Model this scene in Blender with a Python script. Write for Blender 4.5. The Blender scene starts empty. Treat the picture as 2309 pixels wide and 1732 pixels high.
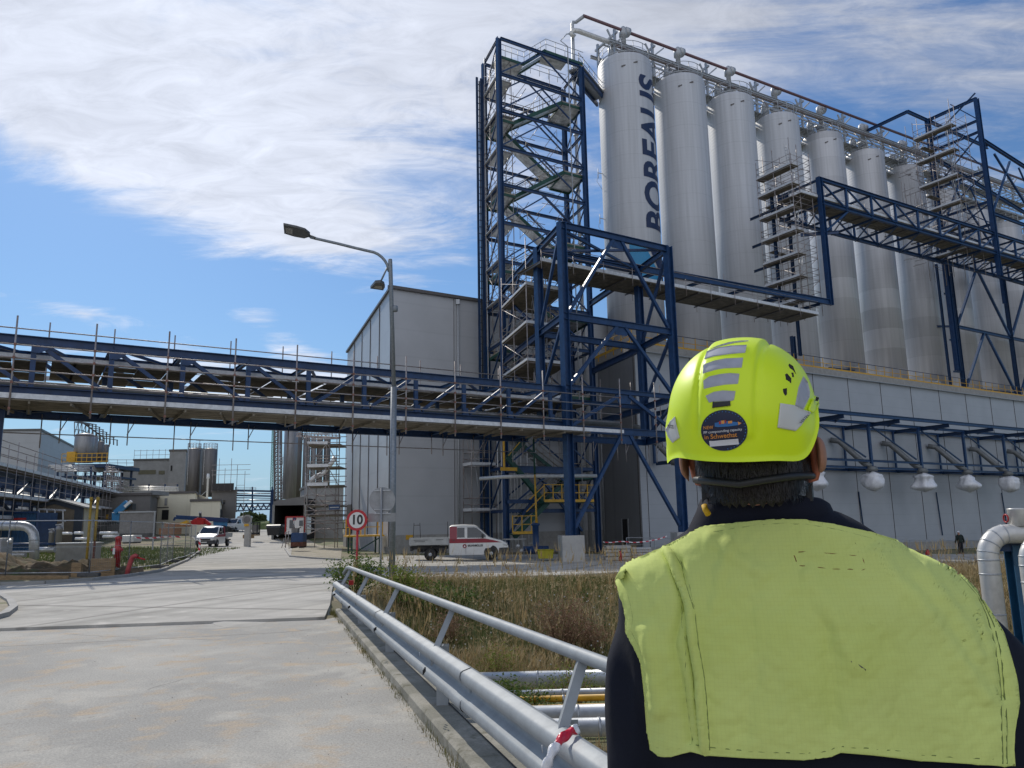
import bpy, bmesh, math, random
from mathutils import Vector, Matrix, noise as mnoise
from mathutils.bvhtree import BVHTree
random.seed(7)
sc = bpy.context.scene
R = math.radians
# ------------------------------------------------------------------ camera
F = 1743.; CX = 1154.5; CY = 866.; PIT = R(10.15); ROL = R(-1.04); CZ = 1.65
_c, _s = math.cos(PIT), math.sin(PIT); _cr, _sr = math.cos(ROL), math.sin(ROL)
FW = Vector((0, _c, _s)); _U = Vector((0, -_s, _c))
RT = Vector((_cr, _sr*_U.y, _sr*_U.z)); UP = Vector((-_sr, _cr*_U.y, _cr*_U.z))
cd = bpy.data.cameras.new('camera'); cam = bpy.data.objects.new('camera', cd)
sc.collection.objects.link(cam); sc.camera = cam
cd.sensor_width = 36; cd.lens = F/2309*36; cd.clip_start = .05; cd.clip_end = 5000
m = Matrix.Identity(4)
for i in range(3):
    m[i][0] = RT[i]; m[i][1] = UP[i]; m[i][2] = -FW[i]
m[2][3] = CZ
cam.matrix_world = m
# ------------------------------------------------------------------ light
SUN_AZ = R(-31); SUN_EL = R(42)
sund = bpy.data.lights.new('sun', 'SUN'); sun = bpy.data.objects.new('sun', sund)
sc.collection.objects.link(sun); sund.energy = 3.4; sund.angle = R(.53); sund.color = (1, .94, .84)
sd = Vector((math.sin(SUN_AZ)*math.cos(SUN_EL), math.cos(SUN_AZ)*math.cos(SUN_EL), math.sin(SUN_EL)))
sun.rotation_euler = sd.to_track_quat('Z', 'Y').to_euler(); sun.location = sd*100
world = bpy.data.worlds.new('World'); sc.world = world; world.use_nodes = True
sc.view_settings.view_transform = 'Standard'; sc.view_settings.look = 'None'
sc.view_settings.gamma = 1; sc.view_settings.exposure = -0.10

def ray(px, py):
    return FW+RT*((px-CX)/F)+UP*((CY-py)/F)
CAMP = Vector((0, 0, CZ))
def atY(px, py, Y):
    r = ray(px, py); return CAMP+r*(Y/r.y)
def atH(px, py, z):
    r = ray(px, py); return CAMP+r*((z-CZ)/r.z)
D1 = Vector((math.sin(R(58)), math.cos(R(58)), 0)); NN = Vector((-D1.y, D1.x, 0)); ZZ = Vector((0, 0, 1))
def pp(px, py, n):          # point on the plane parallel to the plant's long side, n metres out
    r = ray(px, py); return CAMP+r*(n/NN.dot(r))
def W(t, n, z): return D1*t+NN*n+ZZ*z
def TN(p): return (D1.dot(p), NN.dot(p), p[2])
def sm(t):
    t = max(0., min(1., t)); return t*t*(3-2*t)
# ------------------------------------------------------------------ sky
def build_world():
    nt = world.node_tree; N = nt.nodes; L = nt.links
    for n in list(N): N.remove(n)
    out = N.new('ShaderNodeOutputWorld'); bg = N.new('ShaderNodeBackground'); bg.inputs[1].default_value = SKY
    L.new(bg.outputs[0], out.inputs[0])
    sky = N.new('ShaderNodeTexSky'); sky.sky_type = 'NISHITA'; sky.sun_disc = False
    sky.sun_elevation = SUN_EL; sky.sun_rotation = SUN_AZ; sky.air_density = 1.25; sky.dust_density = .5; sky.ozone_density = 2.2
    tc = N.new('ShaderNodeTexCoord'); sep = N.new('ShaderNodeSeparateXYZ'); L.new(tc.outputs['Generated'], sep.inputs[0])
    def math_(op, a, b=None, c=None, cl=False):
        n = N.new('ShaderNodeMath'); n.operation = op; n.use_clamp = cl
        for i, v in enumerate((a, b, c)):
            if v is None: continue
            if isinstance(v, (int, float)): n.inputs[i].default_value = v
            else: L.new(v, n.inputs[i])
        return n.outputs[0]
    # project the view direction on a cloud layer
    zc = math_('MAXIMUM', sep.outputs[2], .03); zc = math_('ADD', zc, .10)
    u = math_('DIVIDE', sep.outputs[0], zc); v = math_('DIVIDE', sep.outputs[1], zc)
    comb = N.new('ShaderNodeCombineXYZ'); L.new(u, comb.inputs[0]); L.new(v, comb.inputs[1])
    def noi(scale, det, rough, rot, sx, sy, off=(0, 0, 0), dist=0.):
        mp = N.new('ShaderNodeMapping'); L.new(comb.outputs[0], mp.inputs[0])
        mp.inputs['Rotation'].default_value = (0, 0, R(rot)); mp.inputs['Scale'].default_value = (sx, sy, 1)
        mp.inputs['Location'].default_value = off
        n = N.new('ShaderNodeTexNoise'); n.inputs['Scale'].default_value = scale; n.inputs['Detail'].default_value = det
        n.inputs['Roughness'].default_value = rough; n.inputs['Distortion'].default_value = dist
        L.new(mp.outputs[0], n.inputs['Vector']); return n.outputs[0]
    big = noi(.9, 5, .55, 20, 1, 1, (3.1, 1.7, 0), .6)
    wis = noi(1.5, 12, .66, 38, 1.0, 2.6, (0.3, 5.1, 0), 1.1)
    fin = noi(6.0, 9, .66, 30, 1, 1.9, (7., 2., 0), .8)
    # broad banks at real bearings: (azimuth, elevation, az half width, el half width, weight)
    az = math_('ARCTAN2', sep.outputs[0], sep.outputs[1]); el = math_('ARCSINE', sep.outputs[2])
    tot = None
    for (a, e, wa, we, wt, tilt) in CLOUDS:
        da = math_('SUBTRACT', az, R(a)); de = math_('SUBTRACT', el, R(e))
        de = math_('SUBTRACT', de, math_('MULTIPLY', da, tilt))
        da = math_('DIVIDE', da, R(wa)); de = math_('DIVIDE', de, R(we))
        d2 = math_('ADD', math_('MULTIPLY', da, da), math_('MULTIPLY', de, de))
        g = math_('MULTIPLY', math_('EXPONENT', math_('MULTIPLY', d2, -1.)), wt)
        tot = g if tot is None else math_('ADD', tot, g)
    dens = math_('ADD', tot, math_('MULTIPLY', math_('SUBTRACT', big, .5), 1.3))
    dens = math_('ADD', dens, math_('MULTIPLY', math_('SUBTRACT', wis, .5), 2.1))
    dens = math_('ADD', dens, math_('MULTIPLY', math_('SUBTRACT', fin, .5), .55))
    back = math_('MAXIMUM', math_('MULTIPLY', math_('COSINE', az), -1.), 0.); dens = math_('ADD', dens, math_('MULTIPLY', back, 1.2))  # unseen cloud bank behind the camera, added to light the shaded facades
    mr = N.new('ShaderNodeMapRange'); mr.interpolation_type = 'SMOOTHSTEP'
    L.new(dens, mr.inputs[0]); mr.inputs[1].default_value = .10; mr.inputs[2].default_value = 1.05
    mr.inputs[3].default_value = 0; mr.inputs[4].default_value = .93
    # cloud brightness: thick parts slightly greyer
    cr = N.new('ShaderNodeMapRange'); L.new(fin, cr.inputs[0]); cr.inputs[1].default_value = .3; cr.inputs[2].default_value = .75
    cr.inputs[3].default_value = CB*.82; cr.inputs[4].default_value = CB*1.12
    # clouds nearer the sun's bearing are brighter; so is the added bank behind the camera
    da = math_('DIVIDE', math_('SUBTRACT', az, R(-24)), R(34)); gl = math_('EXPONENT', math_('MULTIPLY', math_('MULTIPLY', da, da), -1.))
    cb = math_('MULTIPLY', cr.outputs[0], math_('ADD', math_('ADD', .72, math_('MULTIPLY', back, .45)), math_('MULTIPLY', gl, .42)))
    cc = N.new('ShaderNodeCombineXYZ')
    L.new(math_('MULTIPLY', cb, .90), cc.inputs[0]); L.new(math_('MULTIPLY', cb, .95), cc.inputs[1]); L.new(math_('MULTIPLY', cb, 1.08), cc.inputs[2])
    mix = N.new('ShaderNodeMix'); mix.data_type = 'RGBA'
    hz = math_('EXPONENT', math_('MULTIPLY', math_('MAXIMUM', el, 0), -1/R(6.5)))
    hm = N.new('ShaderNodeMix'); hm.data_type = 'RGBA'; L.new(math_('MULTIPLY', hz, .93), hm.inputs[0])
    tint = N.new('ShaderNodeMix'); tint.data_type = 'RGBA'; tint.blend_type = 'MULTIPLY'; tint.inputs[0].default_value = 1; L.new(sky.outputs[0], tint.inputs[6]); tint.inputs[7].default_value = TINT
    L.new(tint.outputs[2], hm.inputs[6]); hm.inputs[7].default_value = (2.7, 4.4, 6.4, 1)
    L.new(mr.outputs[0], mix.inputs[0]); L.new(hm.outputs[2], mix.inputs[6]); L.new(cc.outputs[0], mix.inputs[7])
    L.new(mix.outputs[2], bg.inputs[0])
SKY = .12; CB = 7.3; TINT = (.46, .64, .86, 1)
CLOUDS = [(-26, 26, 15, 6.5, 1.35, -.25), (-8, 37, 24, 10, 1.15, .1), (-36, 34, 10, 5, .4, 0), (22, 40, 18, 9, .55, .3), (-12, 20, 10, 3.5, .35, -.3),
          (-22, 10.5, 10, 1.8, .8, -.12), (-31, 14.2, 8, .9, .95, -.10), (-17, 13.2, 4, 1.6, .8, -.5), (-12, 9, 8, 2.5, .6, -.1), (36, 27, 12, 8, .65, 0), (0, 22, 9, 4, .3, 0), (-30, 17, 20, 4.5, -.75, -.1), (-10, 15, 14, 3.5, -.4, -.2)]
build_world()

# ------------------------------------------------------------------ materials
MATS = {}
def mat(name, col, rough=.6, metal=0., var=.12, vscale=6., bump=0., bscale=40., spec=.5, col2=None, streak=None, coat=0., detail=6, emit=None, alpha=None):
    if name in MATS: return MATS[name]
    mm = bpy.data.materials.new(name); mm.use_nodes = True; MATS[name] = mm
    nt = mm.node_tree; N = nt.nodes; L = nt.links; b = N['Principled BSDF']
    b.inputs['Roughness'].default_value = rough; b.inputs['Metallic'].default_value = metal
    b.inputs['Specular IOR Level'].default_value = spec; b.inputs['Coat Weight'].default_value = coat
    c2 = col2 or tuple(max(0, c*(1-var*2)) for c in col)
    tc = N.new('ShaderNodeTexCoord'); mp = N.new('ShaderNodeMapping'); L.new(tc.outputs['Object'], mp.inputs[0])
    if streak: mp.inputs['Scale'].default_value = streak
    n = N.new('ShaderNodeTexNoise'); n.inputs['Scale'].default_value = vscale; n.inputs['Detail'].default_value = detail
    n.inputs['Roughness'].default_value = .65; L.new(mp.outputs[0], n.inputs['Vector'])
    rp = N.new('ShaderNodeValToRGB'); rp.color_ramp.elements[0].position = .35; rp.color_ramp.elements[1].position = .68
    rp.color_ramp.elements[0].color = (*c2, 1); rp.color_ramp.elements[1].color = (*col, 1)
    L.new(n.outputs[0], rp.inputs[0]); L.new(rp.outputs[0], b.inputs['Base Color'])
    mr = N.new('ShaderNodeMapRange'); L.new(n.outputs[0], mr.inputs[0])
    mr.inputs[3].default_value = min(1, rough*1.15); mr.inputs[4].default_value = rough*.85; L.new(mr.outputs[0], b.inputs['Roughness'])
    if bump:
        n2 = N.new('ShaderNodeTexNoise'); n2.inputs['Scale'].default_value = bscale; n2.inputs['Detail'].default_value = 4
        L.new(tc.outputs['Object'], n2.inputs['Vector'])
        bp = N.new('ShaderNodeBump'); bp.inputs['Strength'].default_value = bump; bp.inputs['Distance'].default_value = .02
        L.new(n2.outputs[0], bp.inputs['Height']); L.new(bp.outputs[0], b.inputs['Normal'])
    if emit:
        b.inputs['Emission Color'].default_value = (*emit[:3], 1); b.inputs['Emission Strength'].default_value = emit[3]
    return mm
M_blue = mat('blue_steel', (.010, .048, .145), .42, 0, .2, 3, bump=.03)
M_blue2 = mat('dark_blue_steel', (.008, .036, .10), .5, 0, .2, 3)
M_green = mat('green_steel', (.012, .075, .05), .5, 0, .2, 3)
M_yel = mat('yellow_rail', (.72, .40, .03), .5, 0, .15, 4)
M_galv = mat('galvanised', (.46, .48, .50), .45, .3, .15, 12, bump=.05)
M_scaf = mat('scaffold_tube', (.36, .36, .36), .45, .35, .25, 3, col2=(.24, .18, .16))
M_plank = mat('scaffold_board', (.22, .19, .14), .8, 0, .25, 2.0, bump=.1, col2=(.11, .095, .07), streak=(1, 1, 1))
M_steelboard = mat('steel_board', (.70, .71, .72), .45, .15, .12, 5)
M_pipe = mat('pipe_cladding', (.66, .65, .62), .38, .25, .12, 4, bump=.04)
M_conc = mat('concrete', (.36, .35, .33), .85, 0, .12, 3, bump=.2, bscale=60)
M_rubber = mat('rubber', (.02, .02, .02), .7)
M_glass = mat('dark_glass', (.03, .035, .04), .08, 0, .05, spec=.8)
M_white = mat('white_paint', (.72, .72, .70), .35, 0, .06, 4, coat=.3)
M_black = mat('black_plastic', (.018, .018, .02), .5)
M_red = mat('red_paint', (.45, .02, .02), .4, 0, .15, 5)
M_cream = mat('cream_wall', (.55, .50, .38), .8, 0, .08, 1)
M_greywall = mat('grey_wall', (.30, .30, .29), .8, 0, .1, 1)
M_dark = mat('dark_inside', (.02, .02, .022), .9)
M_wood = mat('wood', (.34, .23, .12), .75, 0, .25, 4, streak=(1, 8, 8), bump=.15)
M_grate = mat('grating', (.36, .38, .40), .6, .35, .2, 30)

# ------------------------------------------------------------------ mesh builder
class MB:
    def __init__(s): s.v = []; s.f = []; s.sm = []
    def face(s, pts, smooth=False):
        i = len(s.v); s.v += [tuple(p) for p in pts]; s.f.append(tuple(range(i, i+len(pts)))); s.sm.append(smooth)
    def add(s, vs, fs, smooth=False):
        i = len(s.v); s.v += [tuple(p) for p in vs]
        s.f += [tuple(i+k for k in f) for f in fs]; s.sm += [smooth]*len(fs)
    def box(s, c, size, ax=None):
        c = Vector(c); hx, hy, hz = [k/2 for k in size]
        X, Y, Z = ax or (Vector((1, 0, 0)), Vector((0, 1, 0)), Vector((0, 0, 1)))
        vs = [c+X*(a*hx)+Y*(b*hy)+Z*(d*hz) for d in (-1, 1) for b in (-1, 1) for a in (-1, 1)]
        s.add(vs, [(0, 2, 3, 1), (4, 5, 7, 6), (0, 1, 5, 4), (2, 6, 7, 3), (0, 4, 6, 2), (1, 3, 7, 5)])
    def bar(s, p, q, w, h, up=ZZ):
        p = Vector(p); q = Vector(q); d = q-p; L = d.length
        if L < 1e-6: return
        d /= L
        if abs(d.dot(up)) > .99: up = D1
        x = d.cross(up).normalized(); y = x.cross(d)
        s.box((p+q)/2, (w, L, h), (x, d, y))
    def ibeam(s, p, q, w, h, up=ZZ, t=None):
        p = Vector(p); q = Vector(q); d = (q-p); L = d.length
        if L < 1e-6: return
        d /= L
        if abs(d.dot(up)) > .99: up = D1
        x = d.cross(up).normalized(); y = x.cross(d); t = t or h*.09; c = (p+q)/2
        s.box(c+y*(h/2-t/2), (w, L, t), (x, d, y)); s.box(c-y*(h/2-t/2), (w, L, t), (x, d, y))
        s.box(c, (t, L, h-2*t), (x, d, y))
    def tube(s, p, q, r, n=8, r2=None, cap=True):
        s.path([p, q], r, n, cap, r2)
    def path(s, pts, r, n=8, cap=True, r2=None, closed=False):
        P = [Vector(p) for p in pts]; i0 = len(s.v); k = len(P); x = None
        for i, p in enumerate(P):
            if closed: d = P[(i+1) % k]-P[i-1]
            else: d = (P[min(i+1, k-1)]-P[max(i-1, 0)])
            if d.length < 1e-9: d = Vector((0, 0, 1))
            d.normalize()
            if x is None: x = d.orthogonal().normalized()
            x = (x-d*x.dot(d))
            if x.length < 1e-6: x = d.orthogonal()
            x.normalize(); y = d.cross(x)
            rr = r if not callable(r) else r(i/(k-1))
            if r2 is not None: rr = r+(r2-r)*i/(k-1)
            for j in range(n):
                a = 2*math.pi*j/n; s.v.append(tuple(p+x*(rr*math.cos(a))+y*(rr*math.sin(a))))
        for i in range(k-1+(1 if closed else 0)):
            for j in range(n):
                a = i0+i*n+j; b = i0+i*n+(j+1) % n; c = i0+((i+1) % k)*n+(j+1) % n; d_ = i0+((i+1) % k)*n+j
                s.f.append((a, b, c, d_)); s.sm.append(True)
        if cap and not closed:
            s.f.append(tuple(i0+j for j in range(n-1, -1, -1))); s.sm.append(False)
            s.f.append(tuple(i0+(k-1)*n+j for j in range(n))); s.sm.append(False)
    def lathe(s, prof, c=(0, 0, 0), n=24, ax=None, smooth=True):
        X, Y, Z = ax or (Vector((1, 0, 0)), Vector((0, 1, 0)), Vector((0, 0, 1))); c = Vector(c); i0 = len(s.v)
        for (r, z) in prof:
            for j in range(n):
                a = 2*math.pi*j/n; s.v.append(tuple(c+X*(r*math.cos(a))+Y*(r*math.sin(a))+Z*z))
        for i in range(len(prof)-1):
            for j in range(n):
                s.f.append((i0+i*n+j, i0+i*n+(j+1) % n, i0+(i+1)*n+(j+1) % n, i0+(i+1)*n+j)); s.sm.append(smooth)
        s.f.append(tuple(i0+j for j in range(n-1, -1, -1))); s.sm.append(False)
        s.f.append(tuple(i0+(len(prof)-1)*n+j for j in range(n))); s.sm.append(False)
    def prism(s, poly, c, X, Y, Z, d0, d1):   # polygon in X,Y extruded along Z
        c = Vector(c); n = len(poly)
        a = [c+X*p[0]+Y*p[1]+Z*d0 for p in poly]; b = [c+X*p[0]+Y*p[1]+Z*d1 for p in poly]
        s.add(a+b, [tuple(range(n-1, -1, -1)), tuple(range(n, 2*n))]+[(i, (i+1) % n, n+(i+1) % n, n+i) for i in range(n)])
    def grid(s, rows, smooth=True, flip=False):
        i0 = len(s.v); n = len(rows[0])
        for r in rows: s.v += [tuple(p) for p in r]
        for i in range(len(rows)-1):
            for j in range(n-1):
                a = (i0+i*n+j, i0+i*n+j+1, i0+(i+1)*n+j+1, i0+(i+1)*n+j)
                s.f.append(a[::-1] if flip else a); s.sm.append(smooth)
    def build(s, name, material, parent=None, bevel=0):
        me = bpy.data.meshes.new(name)
        if parent is not None: off = Vector(parent.get('_w', (0, 0, 0)))
        elif s.v:
            xs = [p[0] for p in s.v]; ys = [p[1] for p in s.v]; zs = [p[2] for p in s.v]
            off = Vector(((min(xs)+max(xs))/2, (min(ys)+max(ys))/2, min(zs)))
        else: off = Vector((0, 0, 0))
        me.from_pydata([(p[0]-off.x, p[1]-off.y, p[2]-off.z) for p in s.v], [], s.f)
        me.polygons.foreach_set('use_smooth', s.sm)
        ml = material if isinstance(material, (list, tuple)) else [material]
        for x in ml: me.materials.append(x)
        me.validate(); me.update()
        o = bpy.data.objects.new(name, me); sc.collection.objects.link(o)
        if parent is not None:
            o.parent = parent; o['_w'] = parent.get('_w', (0, 0, 0))
        else:
            o.location = off; o['_w'] = tuple(off)
        if bevel:
            bv = o.modifiers.new('bevel', 'BEVEL'); bv.width = bevel; bv.segments = 2; bv.limit_method = 'ANGLE'; bv.angle_limit = R(40)
        return o
def thing(name, label, cat, loc=(0, 0, 0), group=None):
    o = bpy.data.objects.new(name, None); sc.collection.objects.link(o); o.location = loc; o['_w'] = tuple(loc)
    o.empty_display_size = .2
    return tag(o, label, cat, group)
def tag(o, label, cat, group=None):
    o['label'] = label; o['category'] = cat
    if group: o['group'] = group
    return o
def struct(o): o['kind'] = 'structure'; return o
def part(parent, name, material, fn, bevel=0):
    b = MB(); fn(b); return b.build(name, material, parent, bevel)
def pI(parent, name, p, q, w, h, m=None, up=ZZ): return part(parent, name, m or M_blue, lambda b: b.ibeam(p, q, w, h, up))
def pB(parent, name, p, q, w, h, m=None, up=ZZ): return part(parent, name, m or M_blue, lambda b: b.bar(p, q, w, h, up))
def pT(parent, name, p, q, r, m=None, n=8): return part(parent, name, m or M_scaf, lambda b: b.tube(p, q, r, n))
def copy_tree(o, parent=None):
    c = o.copy(); sc.collection.objects.link(c); c.parent = parent
    for ch in o.children: copy_tree(ch, c)
    return c
def text_mesh(s, size, align='CENTER', ext=0., bold=0.):
    cu = bpy.data.curves.new('lettering', 'FONT'); cu.body = s; cu.size = size; cu.align_x = align; cu.align_y = 'CENTER'
    cu.extrude = ext; cu.offset = bold; cu.resolution_u = 4
    o = bpy.data.objects.new('lettering', cu); sc.collection.objects.link(o)
    bpy.context.view_layer.update()
    me = bpy.data.meshes.new_from_object(o.evaluated_get(bpy.context.evaluated_depsgraph_get()))
    bpy.data.objects.remove(o); bpy.data.curves.remove(cu)
    vs = [v.co.copy() for v in me.vertices]; fs = [tuple(p.vertices) for p in me.polygons]; bpy.data.meshes.remove(me)
    return vs, fs
def subdivide_mesh(vs, fs, maxlen):
    bm = bmesh.new(); V = [bm.verts.new(v) for v in vs]
    for f in fs:
        try: bm.faces.new([V[i] for i in f])
        except ValueError: pass
    bmesh.ops.remove_doubles(bm, verts=bm.verts, dist=1e-6)
    bmesh.ops.triangulate(bm, faces=bm.faces)
    for _ in range(6):
        e = [e for e in bm.edges if e.calc_length() > maxlen]
        if not e: break
        bmesh.ops.subdivide_edges(bm, edges=e, cuts=1)
        bmesh.ops.triangulate(bm, faces=[f for f in bm.faces if len(f.verts) > 3])
    bm.verts.index_update()
    vs = [v.co.copy() for v in bm.verts]; fs = [tuple(v.index for v in f.verts) for f in bm.faces]; bm.free()
    return vs, fs

# ------------------------------------------------------------------ ground
def kerbx(y): return -.42-.318*(y-5.68)
def G(x, y):
    t = sm((y-14)/26); yc = min(y, 80); xc = max(-45, min(60, x))
    return t*(-.129-.0232*xc-.01006*yc)+.9*sm((y-78)/30)
def GF(x, y):               # with the ditch right of the guardrail
    z = G(x, y)
    k = kerbx(y) if y < 19 else kerbx(19)
    if x > k+.4 and y < 26:
        d = 1.5*(1-sm((y-15)/7.5))*sm((x-(k+.5))/.5)
        z -= d
        z += .10*mnoise.noise(Vector((x*.5, y*.5, 0)))*sm((x-k-1)/1.5)*sm((26-y)/3)
    return z
def gz(x, y): return GF(x, y)
def gnd(px, py):
    r = ray(px, py); t = 1.
    for i in range(5000):
        if CZ+r.z*t <= G(r.x*t, r.y*t): break
        t *= 1.002
    return CAMP+r*t
def build_ground():
    xs = [-1500, -900, -500, -300, -200, -140, -100, -80]+[i for i in range(-66, 71)]+[80, 100, 140, 200, 300, 500, 900, 1500]
    ys = [-60, -20]+[i for i in range(-6, 131)]+[140, 155, 175, 200, 300, 500, 900, 1600]
    rows = [[(x, y, GF(x, y)) for x in xs] for y in ys]
    b = MB(); b.grid(rows, True)
    o = b.build('ground', M_ground); struct(o); return o
def clip(poly, ax, val, keep_gt):
    out = []; n = len(poly)
    for i in range(n):
        a = poly[i]; b = poly[(i+1) % n]
        ia = (a[ax] > val) == keep_gt; ib = (b[ax] > val) == keep_gt
        if ia: out.append(a)
        if ia != ib:
            t = (val-a[ax])/(b[ax]-a[ax]); out.append((a[0]+(b[0]-a[0])*t, a[1]+(b[1]-a[1])*t))
    return out
def sheet(name, poly, off, material, edge=0.):
    b = MB(); x0 = math.floor(min(p[0] for p in poly)); x1 = math.ceil(max(p[0] for p in poly))
    y0 = math.floor(min(p[1] for p in poly)); y1 = math.ceil(max(p[1] for p in poly))
    for x in range(x0, x1):
        col = clip(clip(poly, 0, x, True), 0, x+1, False)
        if len(col) < 3: continue
        for y in range(y0, y1):
            c = clip(clip(col, 1, y, True), 1, y+1, False)
            if len(c) < 3: continue
            ar = sum(c[i][0]*c[(i+1) % len(c)][1]-c[(i+1) % len(c)][0]*c[i][1] for i in range(len(c)))/2
            if abs(ar) < 1e-5: continue
            if ar < 0: c = c[::-1]
            b.face([(p[0], p[1], G(p[0], p[1])+off) for p in c], True)
    if edge:
        n = len(poly)
        for i in range(n):
            a = Vector(poly[i]).to_2d() if False else Vector((poly[i][0], poly[i][1])); c = Vector((poly[(i+1) % n][0], poly[(i+1) % n][1])); L = (c-a).length; k = max(1, int(L))
            for j in range(k):
                p = a.lerp(c, j/k); q = a.lerp(c, (j+1)/k)
                b.face([(p.x, p.y, G(*p)+off), (p.x, p.y, G(*p)-edge), (q.x, q.y, G(*q)-edge), (q.x, q.y, G(*q)+off)])
    o = b.build(name, material); struct(o); return o

def ground_mat(name, cols, scales, bump, bscale, rough=.92, speck=0., lines=None):
    mm = bpy.data.materials.new(name); mm.use_nodes = True; nt = mm.node_tree; N = nt.nodes; L = nt.links; b = N['Principled BSDF']
    b.inputs['Roughness'].default_value = rough; b.inputs['Specular IOR Level'].default_value = .3
    tc = N.new('ShaderNodeTexCoord'); cur = None
    for i, (c, s, lo, hi) in enumerate(zip(cols[1:], scales, [x[3] for x in cols[1:]], [x[4] for x in cols[1:]])):
        n = N.new('ShaderNodeTexNoise'); n.inputs['Scale'].default_value = s; n.inputs['Detail'].default_value = 8; n.inputs['Roughness'].default_value = .62
        n.inputs['Distortion'].default_value = .3
        mp = N.new('ShaderNodeMapping'); mp.inputs['Location'].default_value = (i*13.7, i*5.1, 0); L.new(tc.outputs['Object'], mp.inputs[0]); L.new(mp.outputs[0], n.inputs['Vector'])
        mr = N.new('ShaderNodeMapRange'); mr.interpolation_type = 'SMOOTHSTEP'; L.new(n.outputs[0], mr.inputs[0]); mr.inputs[1].default_value = lo; mr.inputs[2].default_value = hi
        mx = N.new('ShaderNodeMix'); mx.data_type = 'RGBA'; L.new(mr.outputs[0], mx.inputs[0])
        if cur is None: mx.inputs[6].default_value = (*cols[0][:3], 1)
        else: L.new(cur, mx.inputs[6])
        mx.inputs[7].default_value = (*c[:3], 1); cur = mx.outputs[2]
    if speck:
        n = N.new('ShaderNodeTexNoise'); n.inputs['Scale'].default_value = 48; n.inputs['Detail'].default_value = 8; n.inputs['Roughness'].default_value = .8; L.new(tc.outputs['Object'], n.inputs['Vector'])
        mr = N.new('ShaderNodeMapRange'); L.new(n.outputs[0], mr.inputs[0]); mr.inputs[1].default_value = .35; mr.inputs[2].default_value = .65; mr.inputs[3].default_value = 1-speck; mr.inputs[4].default_value = 1+speck
        mx = N.new('ShaderNodeMix'); mx.data_type = 'RGBA'; mx.blend_type = 'MULTIPLY'; mx.inputs[0].default_value = 1; L.new(cur, mx.inputs[6]); L.new(mr.outputs[0], mx.inputs[7]); cur = mx.outputs[2]
    if lines:   # faint slab joints and tyre tracks
        for (ang, per, wid, dark, dist) in lines:
            mp = N.new('ShaderNodeMapping'); mp.inputs['Rotation'].default_value = (0, 0, R(ang)); L.new(tc.outputs['Object'], mp.inputs[0])
            w = N.new('ShaderNodeTexWave'); w.wave_type = 'BANDS'; w.bands_direction = 'X'; w.inputs['Scale'].default_value = 2*math.pi/20/per; w.inputs['Distortion'].default_value = dist
            w.inputs['Detail'].default_value = 2; w.inputs['Detail Scale'].default_value = .4; L.new(mp.outputs[0], w.inputs['Vector'])
            mr = N.new('ShaderNodeMapRange'); mr.interpolation_type = 'SMOOTHSTEP'; L.new(w.outputs['Fac'], mr.inputs[0]); mr.inputs[1].default_value = 1-wid; mr.inputs[2].default_value = 1; mr.inputs[3].default_value = 1; mr.inputs[4].default_value = 1-dark
            mx = N.new('ShaderNodeMix'); mx.data_type = 'RGBA'; mx.blend_type = 'MULTIPLY'; mx.inputs[0].default_value = 1; L.new(cur, mx.inputs[6]); L.new(mr.outputs[0], mx.inputs[7]); cur = mx.outputs[2]
    L.new(cur, b.inputs['Base Color'])
    n2 = N.new('ShaderNodeTexNoise'); n2.inputs['Scale'].default_value = bscale; n2.inputs['Detail'].default_value = 5; L.new(tc.outputs['Object'], n2.inputs['Vector'])
    bp = N.new('ShaderNodeBump'); bp.inputs['Strength'].default_value = bump; bp.inputs['Distance'].default_value = .01; L.new(n2.outputs[0], bp.inputs['Height']); L.new(bp.outputs[0], b.inputs['Normal'])
    return mm
M_ground = ground_mat('dirt_and_grass', [(.20, .17, .11), (.10, .12, .045, .42, .6), (.30, .25, .17, .55, .72), (.13, .10, .06, .55, .8)], [.25, .9, 3.], .8, 12)
M_asph = ground_mat('old_asphalt', [(.385, .37, .335), (.31, .30, .275, .38, .60), (.43, .41, .365, .48, .66), (.47, .32, .18, .60, .76), (.42, .34, .25, .50, .70), (.24, .22, .19, .64, .74)], [.30, .9, .40, 2.2, 5.], .7, 60, speck=.30)
M_slab = ground_mat('road_concrete', [(.44, .42, .38), (.37, .355, .32, .4, .62), (.50, .475, .43, .5, .7), (.38, .30, .22, .66, .8)], [.35, 2.2, .8], .25, 70, speck=.07,
                    lines=[(16, 4.5, .006, .35, .0), (-74, 6.5, .004, .4, .0), (20, 1.9, .35, .13, 4.), (24, .8, .4, .09, 4.), (-70, 2.6, .3, .10, 5.)])
M_gravel = ground_mat('gravel', [(.36, .32, .25), (.26, .23, .17, .4, .6), (.13, .14, .06, .55, .7)], [2., .5], .9, 30, speck=.25)
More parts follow.
